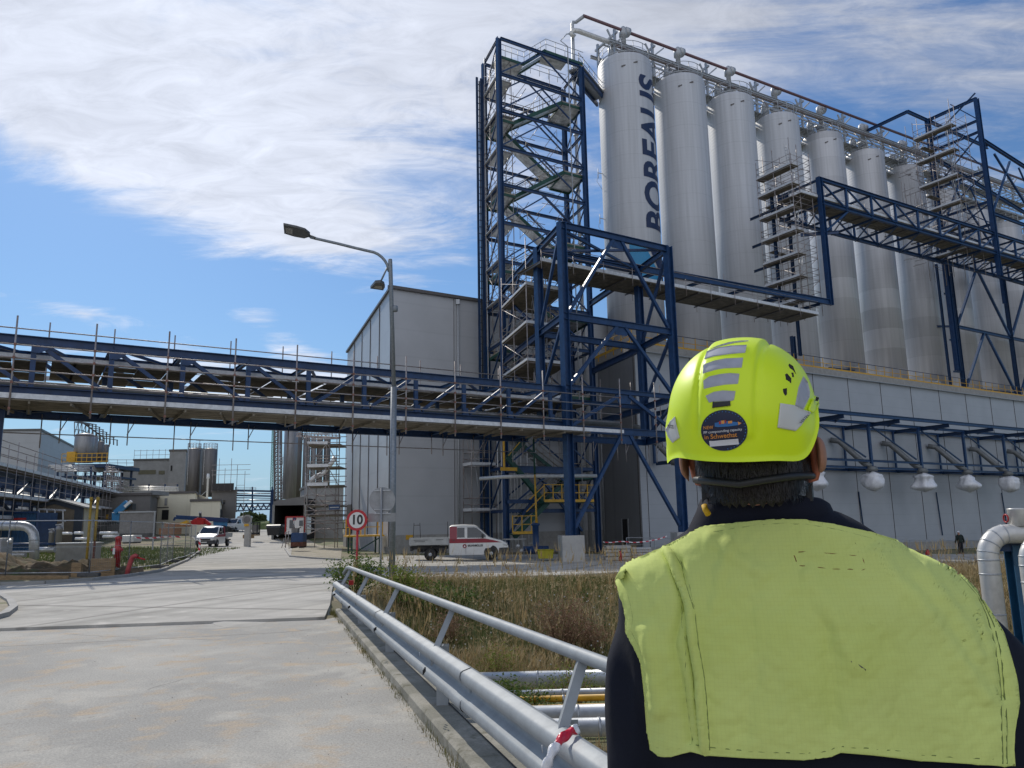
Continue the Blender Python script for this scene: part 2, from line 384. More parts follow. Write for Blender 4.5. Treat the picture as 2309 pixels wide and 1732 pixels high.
# ================================================================== THE PLANT
NF = NN.dot(Vector((10.2, 64, 0)))          # facade plane
P1 = Vector((3.24, 45.48, 0)); N1 = NN.dot(P1)   # front of the portal frame
def hang(b, p, dz): b.tube(p, Vector(p)+ZZ*dz, .03)
def corrug(name, col, period, vert=True, rough=.45, dark=.12, seam=None, metal=.0, depth=.25):
    mm = bpy.data.materials.new(name); mm.use_nodes = True; nt = mm.node_tree; N = nt.nodes; L = nt.links; b = N['Principled BSDF']
    b.inputs['Roughness'].default_value = rough; b.inputs['Metallic'].default_value = metal
    tc = N.new('ShaderNodeTexCoord'); mp = N.new('ShaderNodeMapping'); L.new(tc.outputs['Object'], mp.inputs[0])
    n = N.new('ShaderNodeTexNoise'); n.inputs['Scale'].default_value = .5; n.inputs['Detail'].default_value = 7; L.new(mp.outputs[0], n.inputs['Vector'])
    rp = N.new('ShaderNodeValToRGB'); rp.color_ramp.elements[0].position = .3; rp.color_ramp.elements[1].position = .7
    rp.color_ramp.elements[0].color = (*[c*.90 for c in col], 1); rp.color_ramp.elements[1].color = (*col, 1); L.new(n.outputs[0], rp.inputs[0])
    cur = rp.outputs[0]
    w = N.new('ShaderNodeTexWave'); w.wave_type = 'BANDS'; w.bands_direction = 'Z' if not vert else 'X'; w.inputs['Scale'].default_value = 2*math.pi/20/period
    if vert:
        mp2 = N.new('ShaderNodeMapping'); mp2.inputs['Rotation'].default_value = (0, 0, -(math.pi/2-R(58))); L.new(tc.outputs['Object'], mp2.inputs[0]); L.new(mp2.outputs[0], w.inputs['Vector'])
    else: L.new(mp.outputs[0], w.inputs['Vector'])
    mr = N.new('ShaderNodeMapRange'); mr.interpolation_type = 'SMOOTHSTEP'; L.new(w.outputs['Fac'], mr.inputs[0]); mr.inputs[1].default_value = .0; mr.inputs[2].default_value = .02; mr.inputs[3].default_value = 1-dark; mr.inputs[4].default_value = 1
    mx = N.new('ShaderNodeMix'); mx.data_type = 'RGBA'; mx.blend_type = 'MULTIPLY'; mx.inputs[0].default_value = 1; L.new(cur, mx.inputs[6]); L.new(mr.outputs[0], mx.inputs[7])
    L.new(mx.outputs[2], b.inputs['Base Color'])
    # ribs of the sheet metal
    w2 = N.new('ShaderNodeTexWave'); w2.wave_type = 'BANDS'; w2.bands_direction = 'Z' if not vert else 'X'; w2.inputs['Scale'].default_value = 2*math.pi/20/(period/8)
    L.new((mp2 if vert else mp).outputs[0], w2.inputs['Vector'])
    bp = N.new('ShaderNodeBump'); bp.inputs['Strength'].default_value = depth; bp.inputs['Distance'].default_value = .02; L.new(w2.outputs['Fac'], bp.inputs['Height']); L.new(bp.outputs[0], b.inputs['Normal'])
    return mm
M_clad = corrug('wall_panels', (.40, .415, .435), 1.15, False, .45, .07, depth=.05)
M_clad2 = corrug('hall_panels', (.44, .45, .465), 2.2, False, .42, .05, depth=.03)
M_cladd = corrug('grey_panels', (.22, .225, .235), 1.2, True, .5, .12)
M_fascia = mat('brown_grey_trim', (.12, .11, .105), .5, .2)
M_cable = mat('insulated_duct', (.20, .21, .21), .5, .3)

# ---------------- white compounding building with the silos on its roof
bld = thing('production_building', 'long grey panel-clad building with yellow roof railing under the row of tall silos', 'building', pp(1440, 1235, NF))
zr = 16.35; tF, _, _ = TN(pp(1426, 777, NF)); D2 = Vector((math.sin(R(-20)), math.cos(R(-20)), 0))
C0 = W(tF, NF, 0)
def FW_(t, z, o=0): return W(t, NF-o, z)
tend = 150
part(bld, 'wall', M_clad, lambda b: b.add([FW_(tF, -2.5), FW_(tend, -2.5), FW_(tend, zr), FW_(tF, zr), W(tend, NF+26, zr), C0+D2*27+ZZ*zr, C0+D2*27-ZZ*2.5, W(tend, NF+26, -2.5)],
     [(0, 1, 2, 3), (3, 2, 4, 5), (0, 3, 5, 6), (1, 7, 4, 2)]))
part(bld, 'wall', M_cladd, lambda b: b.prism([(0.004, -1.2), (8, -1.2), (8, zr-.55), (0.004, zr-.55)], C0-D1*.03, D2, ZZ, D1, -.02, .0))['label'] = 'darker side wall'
def seams(b):
    for px in (1730, 1866, 1940, 2045, 2141, 2222, 2300):
        pass
    t = tF+.9
    for i in range(26):
        b.bar(FW_(t, -1, .012), FW_(t, zr-.45, .012), .07, .012); t += 5.65
part(bld, 'panel_joint', M_dark, seams)
part(bld, 'corner_trim', M_fascia, lambda b: b.bar(C0+ZZ*-1-NN*.05-D1*.0, C0+ZZ*(zr-.5)-NN*.05, .14, .14))
part(bld, 'roof_edge', M_conc, lambda b: (b.bar(FW_(tF-.25, zr-.2, .12), FW_(tend, zr-.2, .12), .3, .62), b.bar(C0+ZZ*(zr-.21)-D1*.12+D2*.3, C0+D2*9+ZZ*(zr-.21)-D1*.12, .3, .6)))
part(bld, 'gutter', M_galv, lambda b: b.bar(FW_(tF-.3, zr-.56, .30), FW_(tend, zr-.56, .30), .1, .05))
# door and lower trims
dt = TN(atY(1397, 1205, 66))[0]
part(bld, 'doorway', M_dark, lambda b: b.prism([(.0, -.6), (1.0, -.6), (1.0, 1.75), (.0, 1.75)], C0-D1*.07+D2*2.0, D2, ZZ, D1, -.03, .0))
part(bld, 'door_frame', M_galv, lambda b: [b.bar(C0-D1*.12+D2*a+ZZ*-.6, C0-D1*.12+D2*a+ZZ*1.8, .08, .08) for a in (1.95, 3.05)])
part(bld, 'downpipe', M_galv, lambda b: b.tube(C0-D1*.16+D2*6.3-ZZ, C0-D1*.16+D2*6.3+ZZ*13, .07))
for i in range(6):
    t = TN(pp(1948, 1215, NF))[0]+i*14.0
    part(bld, 'drainpipe', M_blue2, lambda b: b.bar(FW_(t, 0, .12)-ZZ*.6, FW_(t-.3, 4.1, .12), .10, .08))
# yellow roof railing: posts, two rails, kick plate
def yrail(root, A, B, step, z0, side, nm='roof_railing', top=M_blue2, h=1.15):
    d = (B-A); L = d.length; n = max(1, round(L/step)); d /= L
    g = part(root, nm, M_yel, lambda b: (b.bar(A+ZZ*(z0+.06), B+ZZ*(z0+.06), .015, .24), b.tube(A+ZZ*(z0+.6), B+ZZ*(z0+.6), .032, 6), [b.bar(A+d*(L*i/n)+ZZ*(z0-.45), A+d*(L*i/n)+ZZ*(z0+h), .075, .04, side) for i in range(n+1)]))
    part(root, 'handrail', top, lambda b: b.tube(A+ZZ*(z0+h), B+ZZ*(z0+h), .032, 6))
    return g
yrail(bld, FW_(tF-.2, 0, .16), FW_(tend, 0, .16), 1.5, zr+.12, NN)
yrail(bld, C0-D1*.3, C0+D2*9.-D1*.3, 1.5, zr+.12, D1, top=M_yel)
# ---------------- silos
for x0, x1, y0, y1, lab in ((1868, 1932, 786, 812, 'pile of scaffold boards and beams on the roof edge right of the helmet'), (1962, 1986, 812, 822, 'small dark pile on the roof behind the yellow railing'), (2060, 2112, 822, 838, 'frame and boards lying on the roof behind the railing, further right'), (2215, 2290, 846, 862, 'long rusty stack on the roof at the right edge of the photo')):
    a = pp(x0, y1, NF+1.6); c = pp(x1, y1, NF+1.6); h = pp(x0, y0, NF+1.6).z-a.z; a.z = c.z = zr+.05; t_ = thing('roof_material_pile', lab, 'pile', a, 'material piles on the building roof')
    for k in range(4): part(t_, 'beam_layer', (M_fascia, M_plank, M_blue2, M_galv)[(k+x0) % 4], lambda b: (b.bar(a+ZZ*(h*.28*k+.1)+NN*(.3*(k % 2)), c+ZZ*(h*.28*k+.1)-NN*.2-D1*(.5*(k % 3)), .3, .1), b.bar(a.lerp(c, .3*k)-NN*.4+ZZ*(h*.28*k+.2), a.lerp(c, .3*k+.05)+NN*.8+ZZ*(h*.28*k+.2), .12, .1)))
M_silo = None
def silo_mat(name, base, metal=.35, rough=.42, patch=.16):
    mm = bpy.data.materials.new(name); mm.use_nodes = True; nt = mm.node_tree; N = nt.nodes; L = nt.links; b = N['Principled BSDF']
    b.inputs['Metallic'].default_value = metal; b.inputs['Roughness'].default_value = rough
    tc = N.new('ShaderNodeTexCoord'); sep = N.new('ShaderNodeSeparateXYZ'); L.new(tc.outputs['Object'], sep.inputs[0])
    m1 = N.new('ShaderNodeMath'); m1.operation = 'MULTIPLY'; m1.inputs[1].default_value = 1/2.42; L.new(sep.outputs[2], m1.inputs[0])
    m2 = N.new('ShaderNodeMath'); m2.operation = 'FLOOR'; L.new(m1.outputs[0], m2.inputs[0])
    wn = N.new('ShaderNodeTexWhiteNoise'); wn.noise_dimensions = '1D'; oi = N.new('ShaderNodeObjectInfo'); ad = N.new('ShaderNodeMath'); ad.operation = 'MULTIPLY_ADD'; L.new(oi.outputs['Random'], ad.inputs[0]); ad.inputs[1].default_value = 97.; L.new(m2.outputs[0], ad.inputs[2]); L.new(ad.outputs[0], wn.inputs['W'])
    mr = N.new('ShaderNodeMapRange'); L.new(wn.outputs[0], mr.inputs[0]); mr.inputs[3].default_value = 1-patch; mr.inputs[4].default_value = 1+patch*.3
    mp = N.new('ShaderNodeMapping'); mp.inputs['Scale'].default_value = (2.4, 2.4, .07); L.new(tc.outputs['Object'], mp.inputs[0])
    n = N.new('ShaderNodeTexNoise'); n.inputs['Scale'].default_value = 1.6; n.inputs['Detail'].default_value = 8; L.new(mp.outputs[0], n.inputs['Vector'])
    mr2 = N.new('ShaderNodeMapRange'); L.new(n.outputs[0], mr2.inputs[0]); mr2.inputs[1].default_value = .3; mr2.inputs[2].default_value = .7; mr2.inputs[3].default_value = .84; mr2.inputs[4].default_value = 1.04
    f = N.new('ShaderNodeMath'); f.operation = 'FRACT'; L.new(m1.outputs[0], f.inputs[0])
    mr3 = N.new('ShaderNodeMapRange'); L.new(f.outputs[0], mr3.inputs[0]); mr3.inputs[1].default_value = .0; mr3.inputs[2].default_value = .018; mr3.inputs[3].default_value = .72; mr3.inputs[4].default_value = 1
    a = N.new('ShaderNodeMath'); a.operation = 'MULTIPLY'; L.new(mr.outputs[0], a.inputs[0]); L.new(mr2.outputs[0], a.inputs[1])
    a2 = N.new('ShaderNodeMath'); a2.operation = 'MULTIPLY'; L.new(a.outputs[0], a2.inputs[0]); L.new(mr3.outputs[0], a2.inputs[1])
    mx = N.new('ShaderNodeMix'); mx.data_type = 'RGBA'; mx.blend_type = 'MULTIPLY'; mx.inputs[0].default_value = 1; mx.inputs[6].default_value = (*base, 1); L.new(a2.outputs[0], mx.inputs[7])
    L.new(mx.outputs[2], b.inputs['Base Color'])
    rr = N.new('ShaderNodeMapRange'); L.new(n.outputs[0], rr.inputs[0]); rr.inputs[3].default_value = rough*.8; rr.inputs[4].default_value = rough*1.25; L.new(rr.outputs[0], b.inputs['Roughness'])
    w = N.new('ShaderNodeTexWave'); w.bands_direction = 'Z'; w.inputs['Scale'].default_value = .9; w.inputs['Distortion'].default_value = 1.5; L.new(tc.outputs['Object'], w.inputs['Vector'])
    bp = N.new('ShaderNodeBump'); bp.inputs['Strength'].default_value = .06; bp.inputs['Distance'].default_value = .05; L.new(w.outputs['Fac'], bp.inputs['Height']); L.new(bp.outputs[0], b.inputs['Normal'])
    return mm
M_silo = silo_mat('painted_silo', (.50, .51, .53), .05, .5, .01)
M_siloS = silo_mat('bare_silo', (.50, .50, .51), .22, .40, .17)
SIL = [(11.72, 70.08, 2.66), (17.91, 73.65, 2.60), (24.16, 77.26, 2.46), (30.4, 80.86, 2.38), (36.96, 84.64, 2.30), (43.61, 88.49, 2.25), (50.3, 92.35, 2.25), (56.9, 96.4, 2.2), (63.4, 100.3, 2.35), (69.6, 104.1, 2.35), (75.9, 107.9, 2.35)]
SIL = [(x*(1+.007*max(0, i-2)), y*(1+.007*max(0, i-2)), r*(1+.007*max(0, i-2))) for i, (x, y, r) in enumerate(SIL)]
names = ['pale painted silo with dark blue vertical lettering, nearest the stair tower', 'second silo from the stair tower, plain grey', 'third silo from the stair tower, plain grey', 'fourth silo from the stair tower, behind the scaffold column of the gangway',
         'fifth silo from the stair tower, dull metal above the gangway', 'sixth silo from the stair tower, brushed metal', 'seventh silo from the stair tower, just left of the far blue scaffolded tower', 'lower silo squeezed between the seventh silo and the far blue tower', 'silo standing behind the far blue scaffolded tower', 'silo right of the far blue tower, its domed top railed', 'silo at the right edge of the photo, last of the row']
E1 = Vector((math.sin(R(60)), math.cos(R(60)), 0)); E2 = Vector((-E1.y, E1.x, 0))
def make_silo(i):
    x, y, r = SIL[i]; H = 46.0 if i < 7 else 43.6 if i > 7 else 44.6; zb = zr-.3
    s = thing('silo', names[i], 'silo', (x, y, zb), 'row of tall silos on the building roof'); c = Vector((x, y, 0))
    prof = [(r, zb)]
    prof += [(r, (zb+H)/2), (r, H-.35), (r*.985, H-.12), (r*.93, H+.02), (r*.6, H+.12), (r*.2, H+.2)]
    part(s, 'shell', M_silo if i < 4 else M_siloS, lambda b: b.lathe(prof, (x, y, 0), 64))
    part(s, 'hatch', M_galv, lambda b: b.lathe([(.45, H+.8), (.45, H+1.5), (.6, H+1.52), (.6, H+1.6), (.3, H+1.75)], (x, y, 0), 16))
    g = thing_ring(s, c, r*.93, H+.1)
    part(s, 'inlet_pipe', M_pipe, lambda b: b.path([c+E1*.9+ZZ*(H+.5), c+E1*.9+ZZ*(H+1.9), c+E1*.9+ZZ*(H+2.4)+E2*.5, c+E1*.9+ZZ*(H+2.5)+E2*1.5], .16, 8))
    part(s, 'filter_housing', M_galv, lambda b: (b.lathe([(.42, H+.3), (.42, H+2.0), (.2, H+2.5)], c-E1*.9+E2*.7, 12), b.lathe([(.25, H+.9), (.25, H+3.1), (.42, H+3.15), (.42, H+3.9), (.2, H+4.2)], c-E1*.1-E2*.2, 12)))
    if i < 7: part(s, 'lifting_bracket', M_fascia, lambda b: b.bar(c-E1*r*.72-E2*(r*.72)+ZZ*(H-1.6), c-E1*r*.2-E2*(r*1.0)+ZZ*(H-1.1), .07, .14))
    return s
def thing_ring(root, c, r, z):
    pts = [c+Vector((math.cos(a)*r, math.sin(a)*r, 0)) for a in [2*math.pi*k/28 for k in range(28)]]
    return part(root, 'top_railing', M_galv, lambda b: (b.path([p+ZZ*(z+1.15) for p in pts], .035, 5, False, closed=True), b.path([p+ZZ*(z+.6) for p in pts], .025, 5, False, closed=True), b.path([p+ZZ*(z+.08) for p in pts], .05, 4, False, closed=True), [b.tube(p+ZZ*(z-.1), p+ZZ*(z+1.15), .035, 5) for p in pts[::2]]))
silos = [make_silo(i) for i in range(len(SIL))]
# lettering on the first silo (reads upwards, letters lie on their side)
M_let = mat('navy_lettering', (.008, .022, .075), .5, 0, .05)
M_logoL = mat('light_blue_mark', (.02, .22, .42), .5, 0, .05)
def on_silo(vs, fs, name, m, th0, zc, off):
    x, y, r = SIL[0]; rr = r+off; b = MB()
    va = math.atan2(-y, -x)                     # bearing from the silo to the camera
    out = []
    for v in vs:
        th = va+th0+ (v.y)/rr                    # letter height runs round the shell
        out.append((x+math.cos(th)*rr, y+math.sin(th)*rr, zc+v.x))
    b.add(out, fs, True); return b.build(name, m, silos[0])
vs, fs = text_mesh('BOREALIS', 3.5, 'CENTER', 0, .10); xs = [v.x for v in vs]; ys = [v.y for v in vs]
wd = max(xs)-min(xs); ht = max(ys)-min(ys)
sx = 15.6/wd; sy = 2.9/ht
# orient: text x runs up the silo; cap tops face left as seen from the camera
vs = [Vector(((v.x-(max(xs)+min(xs))/2)*sx, -(v.y-max(ys))*sy, 0)) for v in vs]
vs, fs = subdivide_mesh(vs, fs, .35)
on_silo(vs, fs, 'lettering', M_let, R(29), 36.0, .02)
# emblem below the word: light blade and dark wedge
em = [Vector((0, 0, 0)), Vector((-.2, 1.0, 0)), Vector((-1.2, 1.75, 0)), Vector((-2.6, 2.0, 0)), Vector((-2.3, .9, 0)), Vector((-1.4, .25, 0))]
def flat_on_silo(name, m, poly):
    bm_v = [Vector((z-36.0, a, 0)) for a, z in poly]; v2, f2 = subdivide_mesh(bm_v, [tuple(range(len(bm_v)))], .3)
    on_silo(v2, f2, name, m, R(-7), 36.0, .02)
flat_on_silo('emblem', M_logoL, [(0, 26.7), (1.25, 26.75), (2.3, 24.9), (3.4, 23.2), (.15, 22.9), (.1, 24.5)])
flat_on_silo('emblem', M_let, [(1.6, 26.75), (4.1, 26.9), (4.1, 23.3), (3.75, 23.2), (2.6, 24.9)])
# sampling brackets on the left flank of the first silo
for z in (34.5, 29.9):
    x, y, r = SIL[0]; c = Vector((x, y, 0)); u = Vector((-1, -.15, 0)).normalized()
    part(silos[0], 'cable_bracket', M_galv, lambda b: (b.bar(c+u*r+ZZ*z, c+u*(r+.5)+ZZ*(z+.1), .06, .06), b.tube(c+u*(r+.45)+ZZ*(z-.5), c+u*(r+.45)+ZZ*(z+.5), .03), b.path([c+u*(r+.45)+ZZ*(z+.1), c+u*(r+.6)+ZZ*(z-.8), c+u*(r+.1)+ZZ*(z-1.6)], .02, 5)))
# ---------------- pipe rack and walkway over the silo tops
rk = thing('silo_top_pipe_rack', 'steel rack with long pipes and a grated walkway running over the silo tops', 'pipe rack', W(*TN(Vector((11.72, 70.08, 0)))[:2], 47.))
A0 = Vector((11.72, 70.08, 0)); off = E2*1.0
def RP(t, n, z): return A0+E1*t+E2*n+ZZ*z
LEN = 78
posts = [-1.2, 3.6, 11., 18.4, 25.8, 33.2, 40.6, 48, 55.4, 62.8, 70.2]
for t in posts:
    for n in (-.2, 2.6): pB(rk, 'rack_post', RP(t, n, 45.9), RP(t, n, 49.6), .22, .22, M_galv)
    pB(rk, 'cross_beam', RP(t, -.6, 49.1), RP(t, 3.0, 49.1), .2, .2, M_galv)
    pB(rk, 'knee_brace', RP(t+.1, -.2, 48.2), RP(t+1.5, -.2, 49.5), .14, .14, M_galv)
    pB(rk, 'knee_brace', RP(t-.1, -.2, 47.9), RP(t-.9, -.2, 49.3), .14, .14, M_galv)
pI(rk, 'long_beam', RP(-2, -.35, 48.1), RP(LEN, -.35, 48.1), .22, .28, M_galv)
pI(rk, 'long_beam', RP(-2, 2.8, 48.1), RP(LEN, 2.8, 48.1), .22, .28, M_galv)
M_pipered = mat('primed_pipe', (.16, .09, .10), .4, .3)
part(rk, 'conveying_pipe', M_pipered, lambda b: b.path([RP(-5.0, -.3, 49.75), RP(LEN, -.3, 49.75)], .16, 10))
part(rk, 'conveying_pipe', M_pipe, lambda b: b.path([RP(-5.6, .4, 47.7), RP(-6.0, .5, 48.0), RP(-5.7, .4, 48.35), RP(-5.2, .3, 48.4), RP(LEN, .5, 48.5)], .24, 10))
part(rk, 'conveying_pipe', M_pipe, lambda b: b.path([RP(-1, 1.3, 49.35), RP(LEN, 1.3, 49.35)], .13, 8))
part(rk, 'conveying_pipe', M_galv, lambda b: b.path([RP(-1, 2.0, 49.3), RP(LEN, 2.0, 49.3)], .1, 8))
part(rk, 'walkway_grating', M_grate, lambda b: (b.box(RP(LEN/2-1, 1.9, 47.0), (LEN, 1.5, .06), (E1, E2, ZZ)), b.box(RP(LEN/2-1, 2.2, 45.2), (LEN, 1.2, .06), (E1, E2, ZZ))))
part(rk, 'walkway_bearers', M_galv, lambda b: [b.bar(RP(-1+i*1.2, -.3, 46.9), RP(-1+i*1.2, 3., 46.9), .08, .1) for i in range(65)]+[b.bar(RP(-1+i*1.2, 1.4, 45.1), RP(-1+i*1.2, 3., 45.1), .08, .1) for i in range(65)]+[b.bar(RP(-1, n, z), RP(LEN, n, z), .1, .2) for n, z in ((1.4, 45.1), (2.9, 45.1), (-.3, 46.9), (3., 46.9))])
part(rk, 'cable_tray', M_scaf, lambda b: (b.bar(RP(-1.5, -.6, 47.5), RP(LEN, -.6, 47.5), .35, .08), [b.tube(RP(-1+i*2.3, -.55, 46.8), RP(-1+i*2.3+.6, .8, 48.6), .06, 5) for i in range(33)]))
def wr(b):
    for n, zz_ in ((1.1, 47.0), (2.75, 47.0), (1.6, 45.2), (2.8, 45.2)):
        for z in (zz_+.55, zz_+1.1): b.tube(RP(-1, n, z), RP(LEN, n, z), .035, 5)
        for i in range(int(LEN/1.5)): b.tube(RP(-1+i*1.5, n, zz_), RP(-1+i*1.5, n, zz_+1.1), .03, 5)
part(rk, 'walkway_railing', M_galv, wr)
for i in range(7):
    c = Vector((SIL[i][0], SIL[i][1], 0)); 
    part(rk, 'valve_drum', M_galv, lambda b: b.lathe([(.2, 0), (.48, .1), (.48, .55), (.2, .65)], c+E1*.0-E2*.25+ZZ*49.75, 12, (E2, ZZ, E1)))
# downpipe from the rack end along the stair tower
vt = pp(1292, 70, 51.6)
# ---------------- stair tower
TL = Vector((-.62, 58.8, 0)); d1 = D1; d2 = D2
TRp = Vector((6.7, 63.2, 0)); d1t = (TRp-TL).normalized(); WT = (TRp-TL).length; DT = 4.0
def TP(a, n, z): return TL+d1t*a+d2*n+ZZ*z
tw = thing('stair_tower', 'tall blue steel stair tower with green zigzag stairs beside the lettered silo', 'stair tower', TP(WT/2, DT/2, -.6))
ZT = 41.75; LV = [ZT-3.27*k for k in range(0, 13)]
for a in (0, WT):
    for n in (0, DT): pI(tw, 'column', TP(a, n, -.8), TP(a, n, ZT), .36, .36, M_blue)
for k, z in enumerate(LV):
    if z < 1: continue
    for n in (0, DT): pI(tw, 'beam', TP(.2, n, z), TP(WT-.2, n, z), .18, .26, M_blue)
    for a in (0, WT): pI(tw, 'beam', TP(a, .2, z), TP(a, DT-.2, z), .16, .22, M_blue)
    if k and z > 1:
        zt = LV[k-1]-.2
        for n in (0, DT):
            for a in (.25, WT-.25): pB(tw, 'brace', TP(WT/2, n, zt), TP(a, n, z+.2), .11, .11, M_blue)
        pB(tw, 'brace', TP(0, .3, zt), TP(0, DT-.3, z+.2), .10, .10, M_blue); pB(tw, 'brace', TP(WT, .3, zt), TP(WT, DT-.3, z+.2), .10, .10, M_blue)
M_orail = mat('ochre_rail', (.34, .26, .14), .5, .1, .3, 1.5, col2=(.30, .30, .30))
# flights: rising to the right in the front lane, back to the left in the rear lane
M_soff = mat('galvanised_soffit', (.74, .75, .75), .45, .3, .2, 2, col2=(.30, .31, .31))
def flight(z0, z1, n0, n1, a0, a1):
    f = part(tw, 'stair_flight', M_green, lambda b: (b.bar(TP(a0, n0, z0), TP(a1, n0, z1), .06, .30), b.bar(TP(a0, n1, z0), TP(a1, n1, z1), .06, .30)))
    part(f, 'soffit', M_soff, lambda b: b.bar(TP(a0, (n0+n1)/2, z0-.1), TP(a1, (n0+n1)/2, z1-.1), abs(n1-n0)-.1, .03))
    ns = 16
    g = part(f, 'treads', M_grate, lambda b: [b.box(TP(a0+(a1-a0)*(i+.5)/ns, (n0+n1)/2, z0+(z1-z0)*(i+.5)/ns+.05), (.27, abs(n1-n0)-.04, .045), (d1t, d2, ZZ)) for i in range(ns)])
    def rl(b):
        for n in (n0, n1):
            b.tube(TP(a0, n, z0+1.05), TP(a1, n, z1+1.05), .028, 5); b.tube(TP(a0, n, z0+.6), TP(a1, n, z1+.6), .02, 5)
            for i in range(6): b.tube(TP(a0+(a1-a0)*i/5, n, z0+(z1-z0)*i/5), TP(a0+(a1-a0)*i/5, n, z0+(z1-z0)*i/5+1.05), .022, 5)
    part(f, 'handrail', M_orail, rl)
def landing(a0, a1, n0, n1, z):
    f = part(tw, 'landing', M_soff, lambda b: b.box(TP((a0+a1)/2, (n0+n1)/2, z), (a1-a0, n1-n0, .05), (d1t, d2, ZZ)))
    part(f, 'edge_beam', M_green, lambda b: [b.bar(p, q, .08, .22) for p, q in ((TP(a0, n0, z-.1), TP(a1, n0, z-.1)), (TP(a0, n1, z-.1), TP(a1, n1, z-.1)), (TP(a0, n0, z-.1), TP(a0, n1, z-.1)), (TP(a1, n0, z-.1), TP(a1, n1, z-.1)))])
    def rl(b):
        e = a0 if a0 < 1 else a1
        pts = [TP(a0 if e == a1 else a1, n0, z), TP(e, n0, z), TP(e, n1, z), TP(a0 if e == a1 else a1, n1, z)]
        for h, r in ((1.05, .028), (.6, .02)): b.path([p+ZZ*h for p in pts], r, 5)
        for i in range(3):
            for j in range(3): b.tube(pts[i].lerp(pts[i+1], j/3), pts[i].lerp(pts[i+1], j/3)+ZZ*1.05, .022, 5)
        for i in range(3): b.bar(pts[i]+ZZ*.08, pts[i+1]+ZZ*.08, .012, .12)
    part(f, 'landing_railing', M_orail, rl)
zz = LV[1]-.6
for k in range(11):
    z1 = zz-3.27*k; z0 = z1-3.27
    if z0 < -.8: break
    if k % 2 == 0:   # front lane, rises to the right
        flight(z0, z1, .35, 1.65, 1.5, 6.6-.1); landing(6.5, WT+.1, .3, 3.7, z1)
    else:
        flight(z0, z1, 2.3, 3.6, 6.5, 1.5); landing(.1, 1.5, .3, 3.7, z1)
# top platform and link to the silo tops
def toprail(b):
    pts = [TP(.1, .2, ZT-1.4), TP(2.6, .2, ZT-1.4), TP(4.9, .2, ZT+.6), TP(WT+.4, .2, ZT+.6)]
    for n in (0, DT-.2):
        for h in (1.05, .55): b.path([p+d2*n+ZZ*h for p in pts], .03, 5)
        for i in range(3):
            for j in range(4): q = pts[i].lerp(pts[i+1], j/4)+d2*n; b.tube(q, q+ZZ*1.05, .025, 5)
part(tw, 'top_railing', M_galv, toprail)
part(tw, 'top_stair', M_green, lambda b: (b.bar(TP(2.6, .3, ZT-1.4), TP(4.9, .3, ZT+.6), .08, .3), b.bar(TP(2.6, 1.8, ZT-1.4), TP(4.9, 1.8, ZT+.6), .08, .3), b.bar(TP(4.8, .2, ZT+.45), TP(WT+.3, .2, ZT+.45), .08, .24), b.bar(TP(.1, .2, ZT-1.55), TP(2.6, .2, ZT-1.55), .08, .24)))
part(tw, 'top_platform', M_soff, lambda b: (b.box(TP(6.1, 1.2, ZT+.55), (2.6, 1.9, .06), (d1t, d2, ZZ)), b.box(TP(1.3, 1.2, ZT-1.45), (2.6, 1.9, .06), (d1t, d2, ZZ)), b.bar(TP(2.6, 1.05, ZT-1.55), TP(4.9, 1.05, ZT+.45), 1.3, .03)))
lk0 = TP(WT, 1.2, ZT+.55); lk1 = RP(-2.2, 1.2, 42.6)
lk = thing('link_bridge', 'short grated footbridge from the stair tower top to the lettered silo', 'footbridge', lk0)
dl = (lk1-lk0)
part(lk, 'walkway', M_grate, lambda b: b.bar(lk0, lk1, 1.5, .1))
part(lk, 'kick_plate', M_yel, lambda b: b.bar(lk0-d2*.75+ZZ*.1, lk1-d2*.75+ZZ*.1, .03, .5))
part(lk, 'beam', M_blue, lambda b: (b.bar(lk0-d2*.7-ZZ*.3, lk1-d2*.7-ZZ*.3, .2, .4), b.bar(lk0+d2*.7-ZZ*.3, lk1+d2*.7-ZZ*.3, .2, .4)))
part(lk, 'railing', M_galv, lambda b: [(b.tube(lk0+d2*s+ZZ*h, lk1+d2*s+ZZ*h, .03, 5), [b.tube(lk0.lerp(lk1, k/5)+d2*s, lk0.lerp(lk1, k/5)+d2*s+ZZ*1.1, .03, 5) for k in range(6)]) for s in (-.75, .75) for h in (.6, 1.1)])
# cable ladder behind the left side of the tower
cl = thing('cable_ladder', 'narrow black cable ladder rising along the left side of the stair tower', 'cable ladder', TP(-1.0, DT+.2, -.5))
part(cl, 'side_rail', M_blue2, lambda b: (b.bar(TP(-.72, DT, -.5), TP(-.72, DT, ZT-1.5), .1, .2), b.bar(TP(-.30, DT, -.5), TP(-.30, DT, ZT-1.5), .1, .2)))
part(cl, 'rungs', M_blue2, lambda b: [b.bar(TP(-.72, DT, z), TP(-.30, DT, z), .05, .05) for z in [i*.6 for i in range(0, 67)]])
part(cl, 'cable_bundle', M_rubber, lambda b: b.bar(TP(-.5, DT-.02, -.4), TP(-.5, DT-.02, ZT-1.8), .10, .06))
part(cl, 'pipe', M_galv, lambda b: b.tube(TP(-.05, DT-.3, -.4), TP(-.05, DT-.3, ZT+.4), .05, 6))
